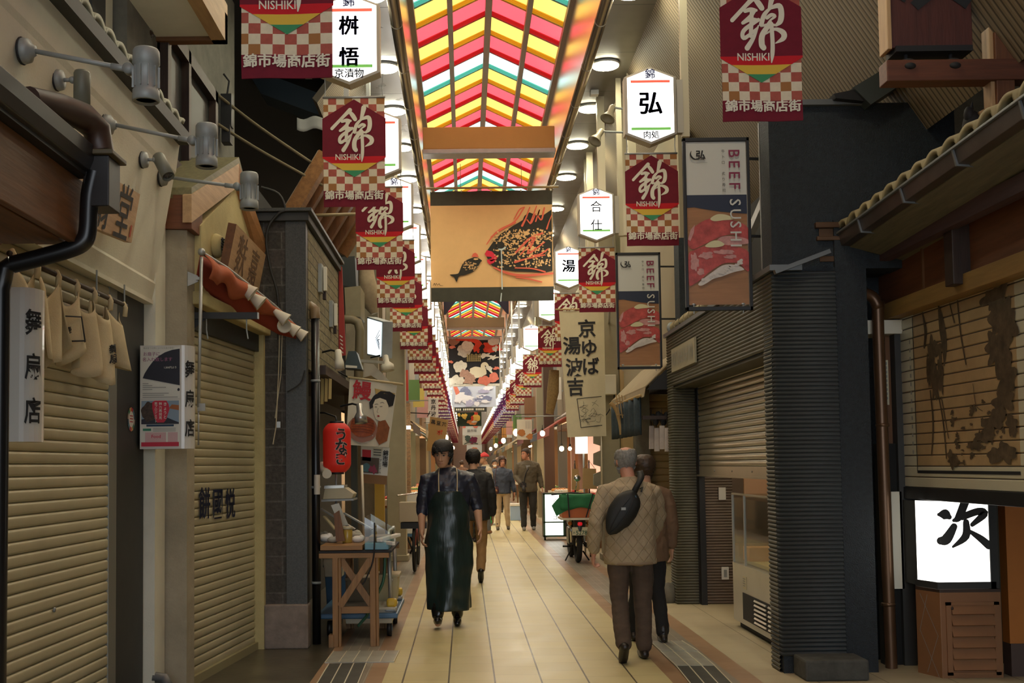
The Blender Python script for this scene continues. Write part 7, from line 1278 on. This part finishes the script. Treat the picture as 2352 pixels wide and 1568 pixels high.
# ================================================================ people
HRg = [(0, .022, -.080, -.03), (.012, .040, -.092, -.015), (.03, .052, -.097, .0), (.05, .060, -.098, .03), (.075, .067, -.097, .06), (.10, .072, -.095, .08), (.125, .075, -.094, .092), (.15, .076, -.092, .097), (.175, .073, -.084, .095), (.195, .064, -.068, .085), (.212, .048, -.045, .065), (.222, .028, -.02, .04), (.225, .008, .0, .018)]
def hr(z):
    for a, b in zip(HRg, HRg[1:]):
        if a[0] <= z <= b[0]: t = (z - a[0]) / (b[0] - a[0]); return [p + (q - p) * t for p, q in zip(a[1:], b[1:])]
    return list(HRg[-1][1:])
def headfns(o, yaw, pitch, k):
    R = Matrix.Rotation(yaw, 3, 'Z') @ Matrix.Rotation(pitch, 3, 'X'); piv = V((0, .03, .02))
    return lambda p: V(o) + (R @ (V(p) - piv) + piv) * k
def head_mesh(mb, T, mt, k):
    zs = [.225 * i / 30 for i in range(31)]; n = 32; vs = []
    for z in zs:
        rx, yf, yb = hr(z); cy, ry = (yf + yb) / 2, (yb - yf) / 2
        for j in range(n):
            a = 2 * math.pi * j / n; x, y = rx * math.cos(a), cy + ry * math.sin(a)
            if y < -.03:
                for sx in (-1, 1): y += .010 * math.exp(-((x - sx * .031) / .016) ** 2 - ((z - .118) / .013) ** 2) - .004 * math.exp(-((x - sx * .03) / .02) ** 2 - ((z - .137) / .008) ** 2) - .003 * math.exp(-((x - sx * .042) / .015) ** 2 - ((z - .085) / .014) ** 2)
                y += .005 * math.exp(-(x / .03) ** 2 - ((z - .026) / .007) ** 2)
            vs.append(T((x, y, z)))
    mb.add(vs, [(i * n + j, i * n + (j + 1) % n, (i + 1) * n + (j + 1) % n, (i + 1) * n + j) for i in range(30) for j in range(n)] + [tuple(range(n))[::-1], tuple(30 * n + j for j in range(n))], mt, True)
    mb.limb([(T((0, -.092, .122)), .0075 * k), (T((0, -.104, .095)), .010 * k), (T((0, -.112, .078)), .0125 * k)], mt, 10)
    for sx in (-1, 1):
        mb.ell(T((sx * .012, -.102, .074)), (.009 * k, .009 * k, .008 * k), mt, n=8, m=6)
        mb.ell(T((sx * .078, .012, .105)), (.009 * k, .020 * k, .032 * k), mt, n=10, m=8)
    mb.limb([(T((-.018, -.097, .044)), .0045 * k), (T((0, -.101, .046)), .006 * k), (T((.018, -.097, .044)), .0045 * k)], mt, 8)
def hair_mesh(T, mt, lim, th=.014, rag=.004, zmax=9, seed=1):
    rd = random.Random(seed); zs = [.225 * i / 26 for i in range(27)]; n = 44; vs = []; ok = []
    for z in zs:
        rx, yf, yb = hr(z); cy, ry = (yf + yb) / 2, (yb - yf) / 2
        for j in range(n):
            a = 2 * math.pi * j / n; q = th * (.75 + .25 * min(1, z / .15)) + rd.uniform(-rag, rag); zz = z + (th * max(0, (z - .16) / .065))
            vs.append(T(((rx + q) * math.cos(a), cy + (ry + q) * math.sin(a), zz))); ok.append(lim(-math.sin(a), abs(math.cos(a))) < z < zmax + (rd.uniform(-.014, .010) if zmax < 1 else 0))
    fs = [f for i in range(26) for j in range(n) for f in [(i * n + j, i * n + (j + 1) % n, (i + 1) * n + (j + 1) % n, (i + 1) * n + j)] if all(ok[q] for q in f)]
    if zmax > 1: fs.append(tuple(26 * n + j for j in range(n)))
    used = sorted({q for f in fs for q in f}); mp = {q: i for i, q in enumerate(used)}
    return MB().add([vs[q] for q in used], [tuple(mp[q] for q in f) for f in fs], mt, True)
def hand(mb, w, d, side, mt, curl=.5, k=1.0, palm=None):
    # w wrist, d direction of the hand, side: thumb towards this direction
    d = V(d).normalized(); s = (V(side) - d * V(side).dot(d)).normalized(); n = d.cross(s)
    if palm is not None and n.dot(V(palm)) < 0: n = -n
    w = V(w); L = .085 * k
    mb.limb([(w - d * .02, .026 * k), (w + d * .01, .026 * k)], mt, 10)
    for t in (-.024, -.008, .008, .024): mb.limb([(w + s * t * k * .6, .017 * k), (w + d * L + s * t * 1.15 * k, .0125 * k)], mt, 8)
    for i, (t, ln) in enumerate(((.031, .066), (.0105, .076), (-.0105, .070), (-.031, .056))):
        p = w + d * L + s * t * k; pts = [(p, .0088 * k)]; a = 0
        for q, c in ((.45, .55), (.32, .8), (.25, .6)): a += curl * c; p = p + (d * math.cos(a) + n * math.sin(a)) * ln * q * k; pts.append((p, (.0085, .0078, .0068)[len(pts) - 1] * k))
        mb.limb(pts, mt, 8)
    p = w + d * .025 * k + s * .026 * k; mb.limb([(p, .0125 * k), (p + (d * .7 + s * .6 + n * .25).normalized() * .034 * k, .0105 * k), (p + (d * .7 + s * .6 + n * .25).normalized() * .034 * k + (d * .9 + s * .15 + n * .4).normalized() * .03 * k, .0085 * k)], mt, 8)
SKIN = mat('skin', (.50, .28, .17), .55, var=.1, vs=9); SKINW = mat('skin_ruddy', (.55, .26, .17), .55, var=.12, vs=9); HAIRB = mat('hair_black', (.012, .010, .009), .55, var=.4, vs=60, st=(3, 3, .5), bump=.6, bs=70); HAIRBR = mat('hair_brown', (.05, .022, .012), .5, var=.4, vs=50); HAIRG = mat('hair_grey', (.26, .25, .23), .7, var=.5, vs=70, st=(2, 2, .4), bump=.3, bs=80)
EYEW = mat('eye_white', (.55, .5, .45), .3); EYED = mat('eye_dark', (.012, .009, .008), .2); LIP = mat('lips', (.30, .10, .08), .5)
def tufts(m, T, mt, lim, th, k, n=130, seed=3, zlo=0, zmax=9, ln=.05):
    rd = random.Random(seed)
    for i in range(n):
        a = rd.uniform(0, 2 * math.pi); z = rd.uniform(max(zlo, .04), .215); c, sd = -math.sin(a), abs(math.cos(a))
        if not lim(c, sd) + .012 < z < min(zmax, lim(c, sd) + .04): continue
        P = []
        for q in range(4):
            zz = max(lim(c, sd) - .012, z - ln * q / 3 * (.6 + .4 * sd)); rx, yf, yb = hr(min(.224, max(0, zz))); cy, ry = (yf + yb) / 2, (yb - yf) / 2; aa = a + .035 * q * rd.uniform(-1, 1); o = th * (.92 - .12 * q) + .002
            P.append((T(((rx + o) * math.cos(aa), cy + (ry + o) * math.sin(aa), zz + th * max(0, (zz - .16) / .065))), (.003, .0045, .0035, .0012)[q] * k))
        m.limb(P, mt, 6)
def short_hair(f=.165, s=.115, b=.03): return lambda c, sd: f if c > .72 else (b + (s - b) * max(0, min(1, (c + .75) / .75)) if c < .1 else s + (f - s) * max(0, (c - .1) / .62) ** 2)
def figure(label, loc, yaw, H, skin, hair, top, legs, shoe, J=None, head=(0, 0), build=1.0, hem=.78, vox=.008, hairfn=None, sleeve=1.0, curl=(.5, .5), collar=True, name='person', extra=None, hairkw=None, shoelift=((0, 0), (0, 0)), group=None, loose=1.0, hands=True, legw=1.0):
    k = H / 1.70; D = dict(hipL=(-.09, 0, .90), hipR=(.09, 0, .90), kneeL=(-.10, -.015, .48), kneeR=(.10, -.015, .48), ankL=(-.10, .02, .085), ankR=(.10, .02, .085), shoL=(-.182, .01, 1.385), shoR=(.182, .01, 1.385), elbL=(-.235, .03, 1.11), elbR=(.235, .03, 1.11), wriL=(-.245, -.05, .865), wriR=(.245, -.05, .865), head=(0, -.02, 1.475), neck=(0, .015, 1.43), lean=0)
    D.update(J or {}); P = {q: V(v) * k for q, v in D.items() if q != 'lean'}
    t = thing(name, label, 'person', (0, 0, 0), group); ROOT[t.name] = V((0, 0, 0))
    bw = build; ln = D['lean'] * k
    def tors(z): return ln * max(0, (z / k - .9) / .5)      # forward lean of the trunk at height z
    # --- the body, one continuous skin
    b = MB(); T = headfns(P['head'], head[0], head[1], k); head_mesh(b, T, skin, k)
    b.limb([(P['neck'] + V((0, .01, -.06)), .062 * k), (P['neck'], .056 * k), (T((0, .0, .045)), .055 * k)], skin, 14)
    b.rings([(0, tors(z * k), z * k, rx * k * bw, ry * k * bw) for z, rx, ry in ((.82, .05, .05), (.84, .12, .09), (.92, .145, .10), (1.05, .13, .09), (1.2, .15, .10), (1.34, .16, .09), (1.41, .10, .07), (1.44, .05, .05))], skin, 18)
    for s in 'LR':
        b.limb([(P['hip' + s], .075 * k), (P['hip' + s].lerp(P['knee' + s], .5), .068 * k), (P['knee' + s], .05 * k), (P['knee' + s].lerp(P['ank' + s], .35), .048 * k), (P['ank' + s], .036 * k)], skin)
        b.limb([(P['ank' + s] + V((0, .02, -.03)) * k, .034 * k), (P['ank' + s] + V((0, -.12, -.045)) * k, .028 * k)], skin, 10)
        b.limb([(P['sho' + s].lerp(V((0, 0, P['sho' + s].z)), .12) + V((0, 0, -.055)) * k, .043 * k), (P['elb' + s], .041 * k), (P['elb' + s].lerp(P['wri' + s], .3), .041 * k), (P['wri' + s], .027 * k)], skin)
        d = (P['wri' + s] - P['elb' + s]).normalized(); sx = -1 if s == 'L' else 1
        if hands: hand(b, P['wri' + s] + d * .015, d + V((0, 0, -.15)), V((sx * .0, -1, 0)), skin, curl[0 if s == 'L' else 1], k, V((-sx, 0, 0)))
        else: b.limb([(P['wri' + s], .03 * k), (P['wri' + s] + d * .08 * k, .035 * k)], skin)
    b.build('body', t, mods=[('remesh', vox, 3)])
    # --- face
    for sx in (-1, 1):
        m = MB().ell(T((sx * .031, -.0835, .1165)), (.0125 * k, .0065 * k, .0055 * k), EYEW, n=10, m=8).ell(T((sx * .031, -.0885, .1165)), (.006 * k, .004 * k, .0058 * k), EYED, n=8, m=6)
        m.limb([(T((sx * .017, -.0895, .121)), .0016 * k), (T((sx * .031, -.0935, .1235)), .0022 * k), (T((sx * .046, -.086, .120)), .0016 * k)], EYED, 6); m.build('eye', t)
        MB().limb([(T((sx * .014, -.098, .136)), .003 * k), (T((sx * .032, -.099, .142)), .0036 * k), (T((sx * .05, -.089, .137)), .0022 * k)], HAIRB if hair is not HAIRG else HAIRG, 6).build('eyebrow', t)
    MB().limb([(T((-.021, -.098, .0445)), .0018 * k), (T((0, -.1055, .0458)), .0022 * k), (T((.021, -.098, .0445)), .0018 * k)], LIP, 6).build('mouth', t)
    if hair is not None: hm = hair_mesh(T, hair, hairfn or short_hair(), **(hairkw or {})); tufts(hm, T, hair, hairfn or short_hair(), (hairkw or {}).get('th', .014), k, 180 if vox < .01 else 50, zmax=(hairkw or {}).get('zmax', 9)); hm.build('hair', t, mods=[('solid', .012, -1)])
    # --- trousers
    m = MB(); m.rings([(0, .0, z * k, rx * k * bw, ry * k * bw) for z, rx, ry in ((.80, .10, .08), (.83, .165, .12), (.90, .172, .125), (.98, .155, .11), (1.02, .14, .10))], legs, 18)
    for s in 'LR':
        h, kn, an = P['hip' + s], P['knee' + s], P['ank' + s]
        m.limb([(h, .094 * k * legw), (h.lerp(kn, .4), .086 * k * legw), (kn, .068 * k * legw), (kn.lerp(an, .4), .064 * k * legw), (an + (kn - an).normalized() * .02 * k, .058 * k * legw)], legs, 14)
    m.build('trousers', t, mods=[('remesh', .009, 2), ('disp', .022 * legw, .10)])
    # --- jacket
    m = MB(); prof = [(hem - .01, .10, .08), (hem, .185, .13), (hem + .04, .19, .135), (.98, .178, .128), (1.08, .18, .13), (1.2, .196, .138), (1.31, .198, .13), (1.375, .165, .11), (1.41, .11, .09), (1.445, .075, .075), (1.455, .05, .05)]
    m.rings([(0, .005 + tors(z * k), z * k, rx * k * bw * loose, ry * k * bw * loose) for z, rx, ry in prof], top, 22)
    for s in 'LR':
        sh, el, wr = P['sho' + s], P['elb' + s], P['wri' + s]; w = (wr - el).normalized(); ss = sleeve if not isinstance(sleeve, tuple) else sleeve[0 if s == 'L' else 1]
        pr = [(sh.lerp(V((0, sh.y, sh.z)), .40) + V((0, 0, -.022)) * k, .064 * k * loose), (sh + V((0, 0, -.042)) * k, .068 * k * loose), (sh.lerp(el, .5), .064 * k * loose), (el, .057 * k * loose)]
        if ss > 0: pr += [(el.lerp(wr, .5 * ss), .053 * k * loose), (el.lerp(wr, ss) - w * .02, .047 * k * loose)]
        m.limb(pr, top, 14)
    m.build('jacket', t, mods=[('remesh', .009, 2), ('disp', .026, .09)])
    if collar:
        n = P['neck'] + V((0, .0, -.0)); rg = [V((math.cos(a) * .068 * k, math.sin(a) * .062 * k, .01 * math.sin(a))) + n + V((0, tors(1.4 * k) * .9, .0)) for a in [math.radians(-75 + 15 * i) for i in range(23)]]
        m = MB(); m.tube(rg, .016 * k, top, 8); m.build('collar', t)
    # --- shoes
    for i, s in enumerate('LR'):
        an = P['ank' + s]; kn = P['knee' + s]; pt, ri = shoelift[i]; R = Matrix.Rotation(pt, 3, 'X'); q = lambda x, y, z: an + R @ (V((x, y, z)) * k)
        m = MB().limb([(q(0, .045, -.045), .036 * k), (q(0, -.03, -.045), .040 * k), (q(0, -.10, -.052), .040 * k), (q(0, -.165, -.056), .030 * k)], shoe, 12).limb([(q(0, .01, -.03), .042 * k), (q(0, .0, .05), .046 * k)], shoe, 12); m.build('shoe', t, mods=[('remesh', .008, 2)])
    if extra: extra(t, P, k, T, tors)
    t.location = loc; t.rotation_euler = (0, 0, yaw); return t
# 1 --- man in the long waterproof apron
M_apr = mat('apron_green_black', (.016, .032, .030), .30, var=.35, vs=3, bump=.6, bs=7, st=(3, 3, .6)); M_jk = mat('jacket_midnight', (.020, .024, .042), .38, var=.3, vs=6, bump=.5, bs=14, st=(1, 1, 2.2)); M_rub = mat('rubber_black', (.01, .01, .01), .2); M_cord = mat('cord_cream', (.55, .45, .28), .8)
def apron(t, P, k, T, tors):
    def f(u, v):
        z = 1.235 - v * 1.075; a0 = 20 + 92 * min(1, max(0, (v - .02) / .16)) ** .7 if v < .2 else 112 - 6 * v; a = math.radians(-90 + (u - .5) * 2 * min(112, a0 if v > .02 else 38)); a = math.radians(-90 + (u - .5) * 2 * (34 + 70 * min(1, v / .22)))
        rx = .190 + .035 * min(1, max(0, v - .2) / .3) - .04 * max(0, v - .62); ry = .160 + .055 * min(1, v / .5); w = .020 * math.sin(u * 21 + v * 5) * max(0, v - .2) + .028 * math.sin(u * 9 + 1 + v * 2) * max(0, v - .35) + .010 * math.sin(v * 17 + u * 6) * (v > .1) * (v < .5)
        return V(((rx + w) * math.cos(a), -.012 + tors(min(z, 1.3)) * .9 + (ry + w) * math.sin(a) - .03 * max(0, v - .3), z)) * k
    MB().grid(f, 40, 30, M_apr).build('apron', t, mods=[('disp', .035, .16), ('solid', .006, 1), ('subd', 1)])
    for u, sx in ((.12, -1), (.88, 1)):
        p = f(u, 0); MB().tube([tuple(q) for q in catmull([tuple(p), tuple(V((sx * .085, -.125, 1.36)) * k), tuple(V((sx * .078, -.05, 1.435)) * k), tuple(V((sx * .05, .06, 1.46)) * k)], 5)], .005 * k, M_cord, 6).ell(p, (.009, .006, .009), M_cord).build('apron_strap', t)
    MB().tube([V((math.cos(a) * .063 * k, math.sin(a) * .06 * k - .005, 1.447 * k + .008 * math.sin(a))) for a in [math.radians(-85 + 17 * i) for i in range(21)]], .010, M_offw, 8).build('shirt_collar', t)
figure('person walking towards the camera in a long dark waterproof apron and rolled sleeves', (fl(1034, 1428).x, 10.16, 0), 0, 1.715, SKIN, HAIRB, M_jk, M_rub, M_rub,
    J=dict(shoL=(-.20, 0, 1.375), shoR=(.20, .0, 1.385), elbL=(-.245, .03, 1.10), elbR=(.262, .05, 1.10), wriL=(-.245, -.07, .875), wriR=(.285, -.04, .90), ankL=(-.105, -.12, .10), kneeL=(-.105, -.085, .48), ankR=(.07, .10, .085), kneeR=(.09, .0, .48), head=(-.035, -.05, 1.465), lean=-.01),
    head=(-.22, .20), hem=.86, vox=.006, hairfn=lambda c, s: .152 if c > .6 else (.10 + .03 * max(0, c) if c > -.3 else .035), hairkw=dict(th=.024, rag=.003), sleeve=(.42, .30), extra=apron, build=1.05, shoelift=((-.28, 0), (0, 0)), curl=(.65, .6))
# 2 --- person just behind him, seen from the back
figure('person in black jacket and tan trousers walking away behind the man in the apron', (fl(1090, 1334).x, 13.9, 0), math.pi, 1.67, SKIN, HAIRB, mat('jacket_black', (.012, .012, .014), .7, var=.3), mat('trousers_tan', (.28, .16, .065), .85, var=.2, vs=8, bump=.3, bs=12), M_rub,
    J=dict(ankL=(-.08, .14, .16), kneeL=(-.10, -.03, .50), ankR=(.09, -.10, .085)), hairkw=dict(th=.022, rag=.006), hem=.80, loose=1.08, shoelift=((.7, 0), (0, 0)), vox=.009, build=1.05)
# 3 --- old man with sling bag
M_quilt = quilt_mat('quilted_beige', (.36, .28, .175), .105); M_bt = mat('trousers_brown', (.085, .058, .04), .9, var=.25, vs=7, bump=.35, bs=9, st=(1, 1, 2)); M_shoe = mat('shoe_darkbrown', (.018, .013, .010), .4)
YO = 8.37; xo = (1443 - 1069) / 2500 * YO
def oldx(t, P, k, T, tors):
    w = P['wriR']; d = (P['wriR'] - P['elbR']).normalized(); MB().tube([w + V((math.cos(a), math.sin(a), 0)) * .034 for a in [i * .4 for i in range(17)]], .007, M_steel, 8).build('watch', t)
    MB().limb([(w - d * .05, .044), (w - d * .015, .040)], mat('cuff_black', (.012, .012, .014), .8), 12).build('cuff', t)
    m = MB(); m.rings([(0, .006 + tors(.74), z, rx, ry) for z, rx, ry in ((.708, .17, .12), (.712, .197, .143), (.735, .20, .146), (.745, .17, .12))], mat('jacket_piping', (.26, .19, .12), .8), 24); m.build('hem_binding', t, mods=[('subd', 1)])
old = figure('elderly person seen from behind in a quilted beige jacket with a black sling bag', (xo, YO, 0), math.pi, 1.61, SKINW, HAIRG, M_quilt, M_bt, M_shoe,
    J=dict(shoL=(-.195, .0, 1.37), shoR=(.20, .02, 1.37), elbR=(.285, .09, 1.09), wriR=(.295, .0, .86), elbL=(-.255, -.10, 1.12), wriL=(-.22, -.22, .95), ankR=(.105, .26, .145), kneeR=(.10, .02, .50), ankL=(-.09, .02, .085), head=(.01, -.03, 1.47)),
    head=(.12, .08), hem=.755, hairfn=lambda c, s: (.03 if c < -.2 else (.09 if c < .25 else .15)), hairkw=dict(th=.012, rag=.004, zmax=.205), build=1.07, loose=1.07, vox=.006, extra=oldx, shoelift=((0, 0), (.75, 0)), curl=(.6, 1.0), legw=1.08, collar=True)
# thin combed hair on the crown is part of the head above; sling bag on his back
t = thing('sling_bag', 'black teardrop sling bag worn across the back of the quilted beige jacket', 'bag', (xo, YO - .2, .95)); M_bag = mat('nylon_black', (.010, .011, .010), .6, var=.3, vs=10, bump=.3, bs=12)
def bp(x, y, d=0): q = at(x, y, YO - .165 - d); return q
m = MB(); vs = []; R = 18
for j, (tt, w_, dp) in enumerate(((0, .02, .03), (.06, .06, .07), (.2, .095, .10), (.42, .115, .115), (.65, .098, .100), (.85, .062, .07), (.96, .030, .04), (1, .01, .02))):
    c = bp(1458, 1128).lerp(bp(1398, 1228), tt); ax = V((.857, 0, -.51))
    vs += [c + ax * (w_ * math.cos(2 * math.pi * q / R)) + V((0, -1, 0)) * (dp * .55 * math.sin(2 * math.pi * q / R) + .0) for q in range(R)]
m.add(vs, [(j * R + q, j * R + (q + 1) % R, (j + 1) * R + (q + 1) % R, (j + 1) * R + q) for j in range(7) for q in range(R)] + [tuple(range(R))[::-1], tuple(7 * R + q for q in range(R))], M_bag, True); m.build('pouch', t, mods=[('subd', 1), ('disp', .02, .06)])
for q in (-.35, .25): MB().tube([bp(1458, 1132).lerp(bp(1398, 1226), i / 8) + V((.857, 0, -.51)) * (.10 * q * math.sin(math.pi * (i + .4) / 8.8)) + V((0, -.072 * math.sin(math.pi * (i + .6) / 9.2) - .004, 0)) for i in range(9)], .004, M_ink, 6).build('zip', t)
MB().box(bp(1432, 1168, .075), (.035, .004, .02), M_dsteel).build('patch', t)
m = MB(); S0 = [bp(1452, 1140, -.02), bp(1462, 1118, .01), bp(1472, 1098, -.0), bp(1470, 1086, -.05), bp(1468, 1082, -.13)]; P_ = [V(q) for q in catmull([tuple(q) for q in S0], 4)]
m.add([p + V((s * .026, 0, s * .004)) for p in P_ for s in (-1, 1)], [(2 * i, 2 * i + 1, 2 * i + 3, 2 * i + 2) for i in range(len(P_) - 1)], M_bag, True); m.build('strap', t, mods=[('solid', .008, 0)])
MB().tube([bp(1470, 1122, .0), bp(1476, 1118, .01), bp(1473, 1130, .01)], .006, M_bag, 6).build('ring', t); m = MB(); m.stroke([(1459, 1140, 5), (1459, 1160, 5)], lambda x, y: bp(x, y, .035), mat('bag_blue', (.03, .10, .16), .6)); m.build('blue_tag', t, mods=[('solid', .004, 0)])
# 4 --- woman beside him
figure('brown-haired person in a brown coat walking close beside the elderly man, mostly hidden', ((1480 - 1069) / 2500 * 9.15, 9.15, 0), math.pi, 1.53, SKIN, mat('hair_softbrown', (.06, .035, .02), .5, var=.5, vs=40), mat('coat_brown', (.17, .10, .055), .8, var=.2), mat('trousers_black', (.010, .010, .011), .9), M_shoe,
    J=dict(ankL=(-.12, .10, .085), ankR=(.13, -.05, .085)), hairfn=lambda c, s: .15 if c > .5 else .005, hairkw=dict(th=.026, rag=.008), hem=.74, loose=1.1, vox=.009)
# 5 --- person in red cap and vest
M_vest = mat('vest_navy', (.035, .045, .075), .8, var=.2)
def capx(t, P, k, T, tors):
    m = MB(); rc = mat('cap_red', (.55, .03, .03), .7); zs = [.15 + .09 * i / 8 for i in range(9)]
    m.rings([(0, 0, 0, 1, 1)] * 2, rc, 4) if 0 else None
    vs = []; n = 20
    for i in range(9):
        z = .145 + .10 * i / 8; q = math.cos(i / 8 * 1.5); vs += [T((.092 * q * math.cos(2 * math.pi * j / n), .003 + .108 * q * math.sin(2 * math.pi * j / n), z)) for j in range(n)]
    m.add(vs, [(i * n + j, i * n + (j + 1) % n, (i + 1) * n + (j + 1) % n, (i + 1) * n + j) for i in range(8) for j in range(n)] + [tuple(8 * n + j for j in range(n))], rc, True)
    m.build('cap', t, mods=[('solid', .006, 0)])
    MB().grid(lambda u, v: T((.085 * (u - .5) * 2, -.085 - .10 * v * math.sqrt(max(0, 1 - ((u - .5) * 1.8) ** 2)), .152 - .02 * v)), 8, 4, rc).build('cap_brim', t, mods=[('solid', .005, 0)])
    m = MB(); m.rings([(0, .005, z * k, rx * k, ry * k) for z, rx, ry in ((.80, .12, .1), (.81, .205, .15), (1.0, .20, .148), (1.2, .216, .158), (1.33, .200, .148), (1.40, .14, .11), (1.43, .10, .095))], M_vest, 22); m.build('vest', t, mods=[('subd', 1)])
figure('person in a red cap and navy vest facing left in the middle distance', (fl(1116, 1224).x, 23.6, 0), -1.2, 1.74, SKIN, HAIRG, mat('shirt_cream', (.52, .46, .33), .8), mat('jeans_grey', (.12, .13, .15), .9, var=.2), mat('shoe_tan', (.25, .13, .08), .6), extra=capx, hairkw=dict(zmax=.15), J=dict(wriL=(-.17, -.22, 1.0), wriR=(.17, -.22, 1.0)), vox=.011, hem=.82)
# 6 --- woman in the blue jacket
def bagx(t, P, k, T, tors):
    MB().ell(V((-.15, -.13, .90)), (.07, .04, .095), mat('bag_wine', (.07, .025, .03), .6)).build('shoulder_bag', t); MB().tube([(-.15, -.13, .97), (-.17, -.15, 1.2), (-.12, -.03, 1.43)], .007, mat('bag_wine', (.07, .025, .03)), 6).build('bag_strap', t)
    for z in (.95, 1.05, 1.15): MB().rings([(0, .005, z + d, .188 - abs(d) * .5, .136 - abs(d) * .5) for d in (-.006, 0, .006)], M_jb, 20).build('quilt_seam', t)
M_jb = mat('jacket_slateblue', (.045, .06, .095), .6, var=.25, vs=9, bump=.3, bs=14)
figure('brown-haired person in a slate blue jacket and beige trousers walking towards the camera', (fl(1155, 1216).x, 25.0, 0), 0.0, 1.66, SKINW, HAIRBR, M_jb, mat('trousers_beige', (.50, .38, .24), .85, var=.08), mat('shoe_olive', (.07, .06, .045), .7), extra=bagx, J=dict(elbR=(.25, .02, 1.10), wriR=(.28, -.03, .88), wriL=(-.19, -.16, 1.0), ankL=(-.12, -.12, .085), ankR=(.13, .05, .085)), hairfn=lambda c, s: .165 if c > .7 else (.06 if c > -.1 else .01), hairkw=dict(th=.028, rag=.008), head=(.15, .05), hem=.84, vox=.011, build=1.05, loose=1.05)
# 7 --- man with the camera
M_jo = mat('jacket_olive', (.105, .085, .055), .8, var=.2, vs=6, bump=.3, bs=10); p7 = (fl(1215, 1218).x, 24.7, 0)
def camx(t, P, k, T, tors):
    MB().tube([tuple(q) for q in catmull([(-.10, -.17, 1.02), (-.06, -.16, 1.25), (.06, -.11, 1.47), (.10, .02, 1.53)], 4)], .012, M_ink, 6).build('camera_strap', t)
    MB().tube([V((math.cos(a) * .10, .07 + .05 * math.sin(a), 1.50 + .03 * math.sin(a))) for a in [i * .35 for i in range(19)]], .035, M_jo, 8).build('hood', t); MB().prism([(-.05, -.142, 1.46), (.05, -.142, 1.46), (.01, -.150, 1.28)], (0, .01, 0), mat('shirt_grey', (.25, .25, .26), .8)).build('shirt_front', t)
figure('tall person in an olive jacket holding a camera, walking towards the viewer on the right', p7, 0, 1.84, SKINW, mat('hair_darkbrown', (.035, .02, .012), .6, var=.3), M_jo, mat('trousers_charcoal', (.035, .034, .032), .9, var=.3, vs=8), mat('shoe_grey', (.20, .19, .17), .7), extra=camx, J=dict(elbL=(-.25, .02, 1.12), wriL=(-.16, -.20, .98), elbR=(.25, .04, 1.12), wriR=(.29, -.02, .90), ankL=(-.10, -.08, .085), ankR=(.11, .08, .085)), head=(-1.0, .05), hem=.80, vox=.011, loose=1.1, hairkw=dict(th=.012), legw=1.08)
t = thing('camera', 'black camera with a long lens held by the tall person in olive', 'camera', (p7[0] - .12, p7[1] - .30, 1.0)); c = V((p7[0] - .12, p7[1] - .29, 1.02)); MB().box(c, (.14, .07, .10), M_ink).box(c + V((0, 0, .06)), (.06, .06, .04), M_ink).build('camera_body', t, bevel=.01); MB().cyl(c, c + V((.01, -.13, -.14)), .038, M_black, 16, .042).build('lens', t)
# 8 --- small people further off
for lab, px, py, Y, H, hr_, jm, tm, yw in (('dark-haired person in a dark coat standing just behind the red cap', 1096, 1246, 21.2, 1.70, HAIRB, mat('coat_dark', (.02, .018, .017), .8), M_rub, -.9), ('person with a white face mask far away behind the blue jacket', 1138, 1190, 31, 1.62, HAIRB, mat('coat_grey', (.10, .10, .11), .8), M_rub, 0), ('grey-haired person far away behind the person in the blue jacket', 1146, 1180, 34, 1.70, mat('hair_sandy', (.30, .2, .14), .7), mat('coat_plum', (.10, .06, .07), .8), M_rub, 0), ('person far away left of the red cap in a brown coat', 1062, 1160, 41, 1.66, HAIRBR, mat('coat_rust', (.16, .08, .05), .8), M_rub, math.pi)):
    def msk(t, P, k, T, tors): MB().ell(T((0, -.085, .05)), (.045, .03, .035), M_white).build('face_mask', t)
    figure(lab, (fl(px, 1068 + 3700 / Y).x, Y, 0), yw, H, SKIN, hr_, jm, tm, M_rub, vox=.014, extra=msk if 'mask' in lab else None, hands=False)
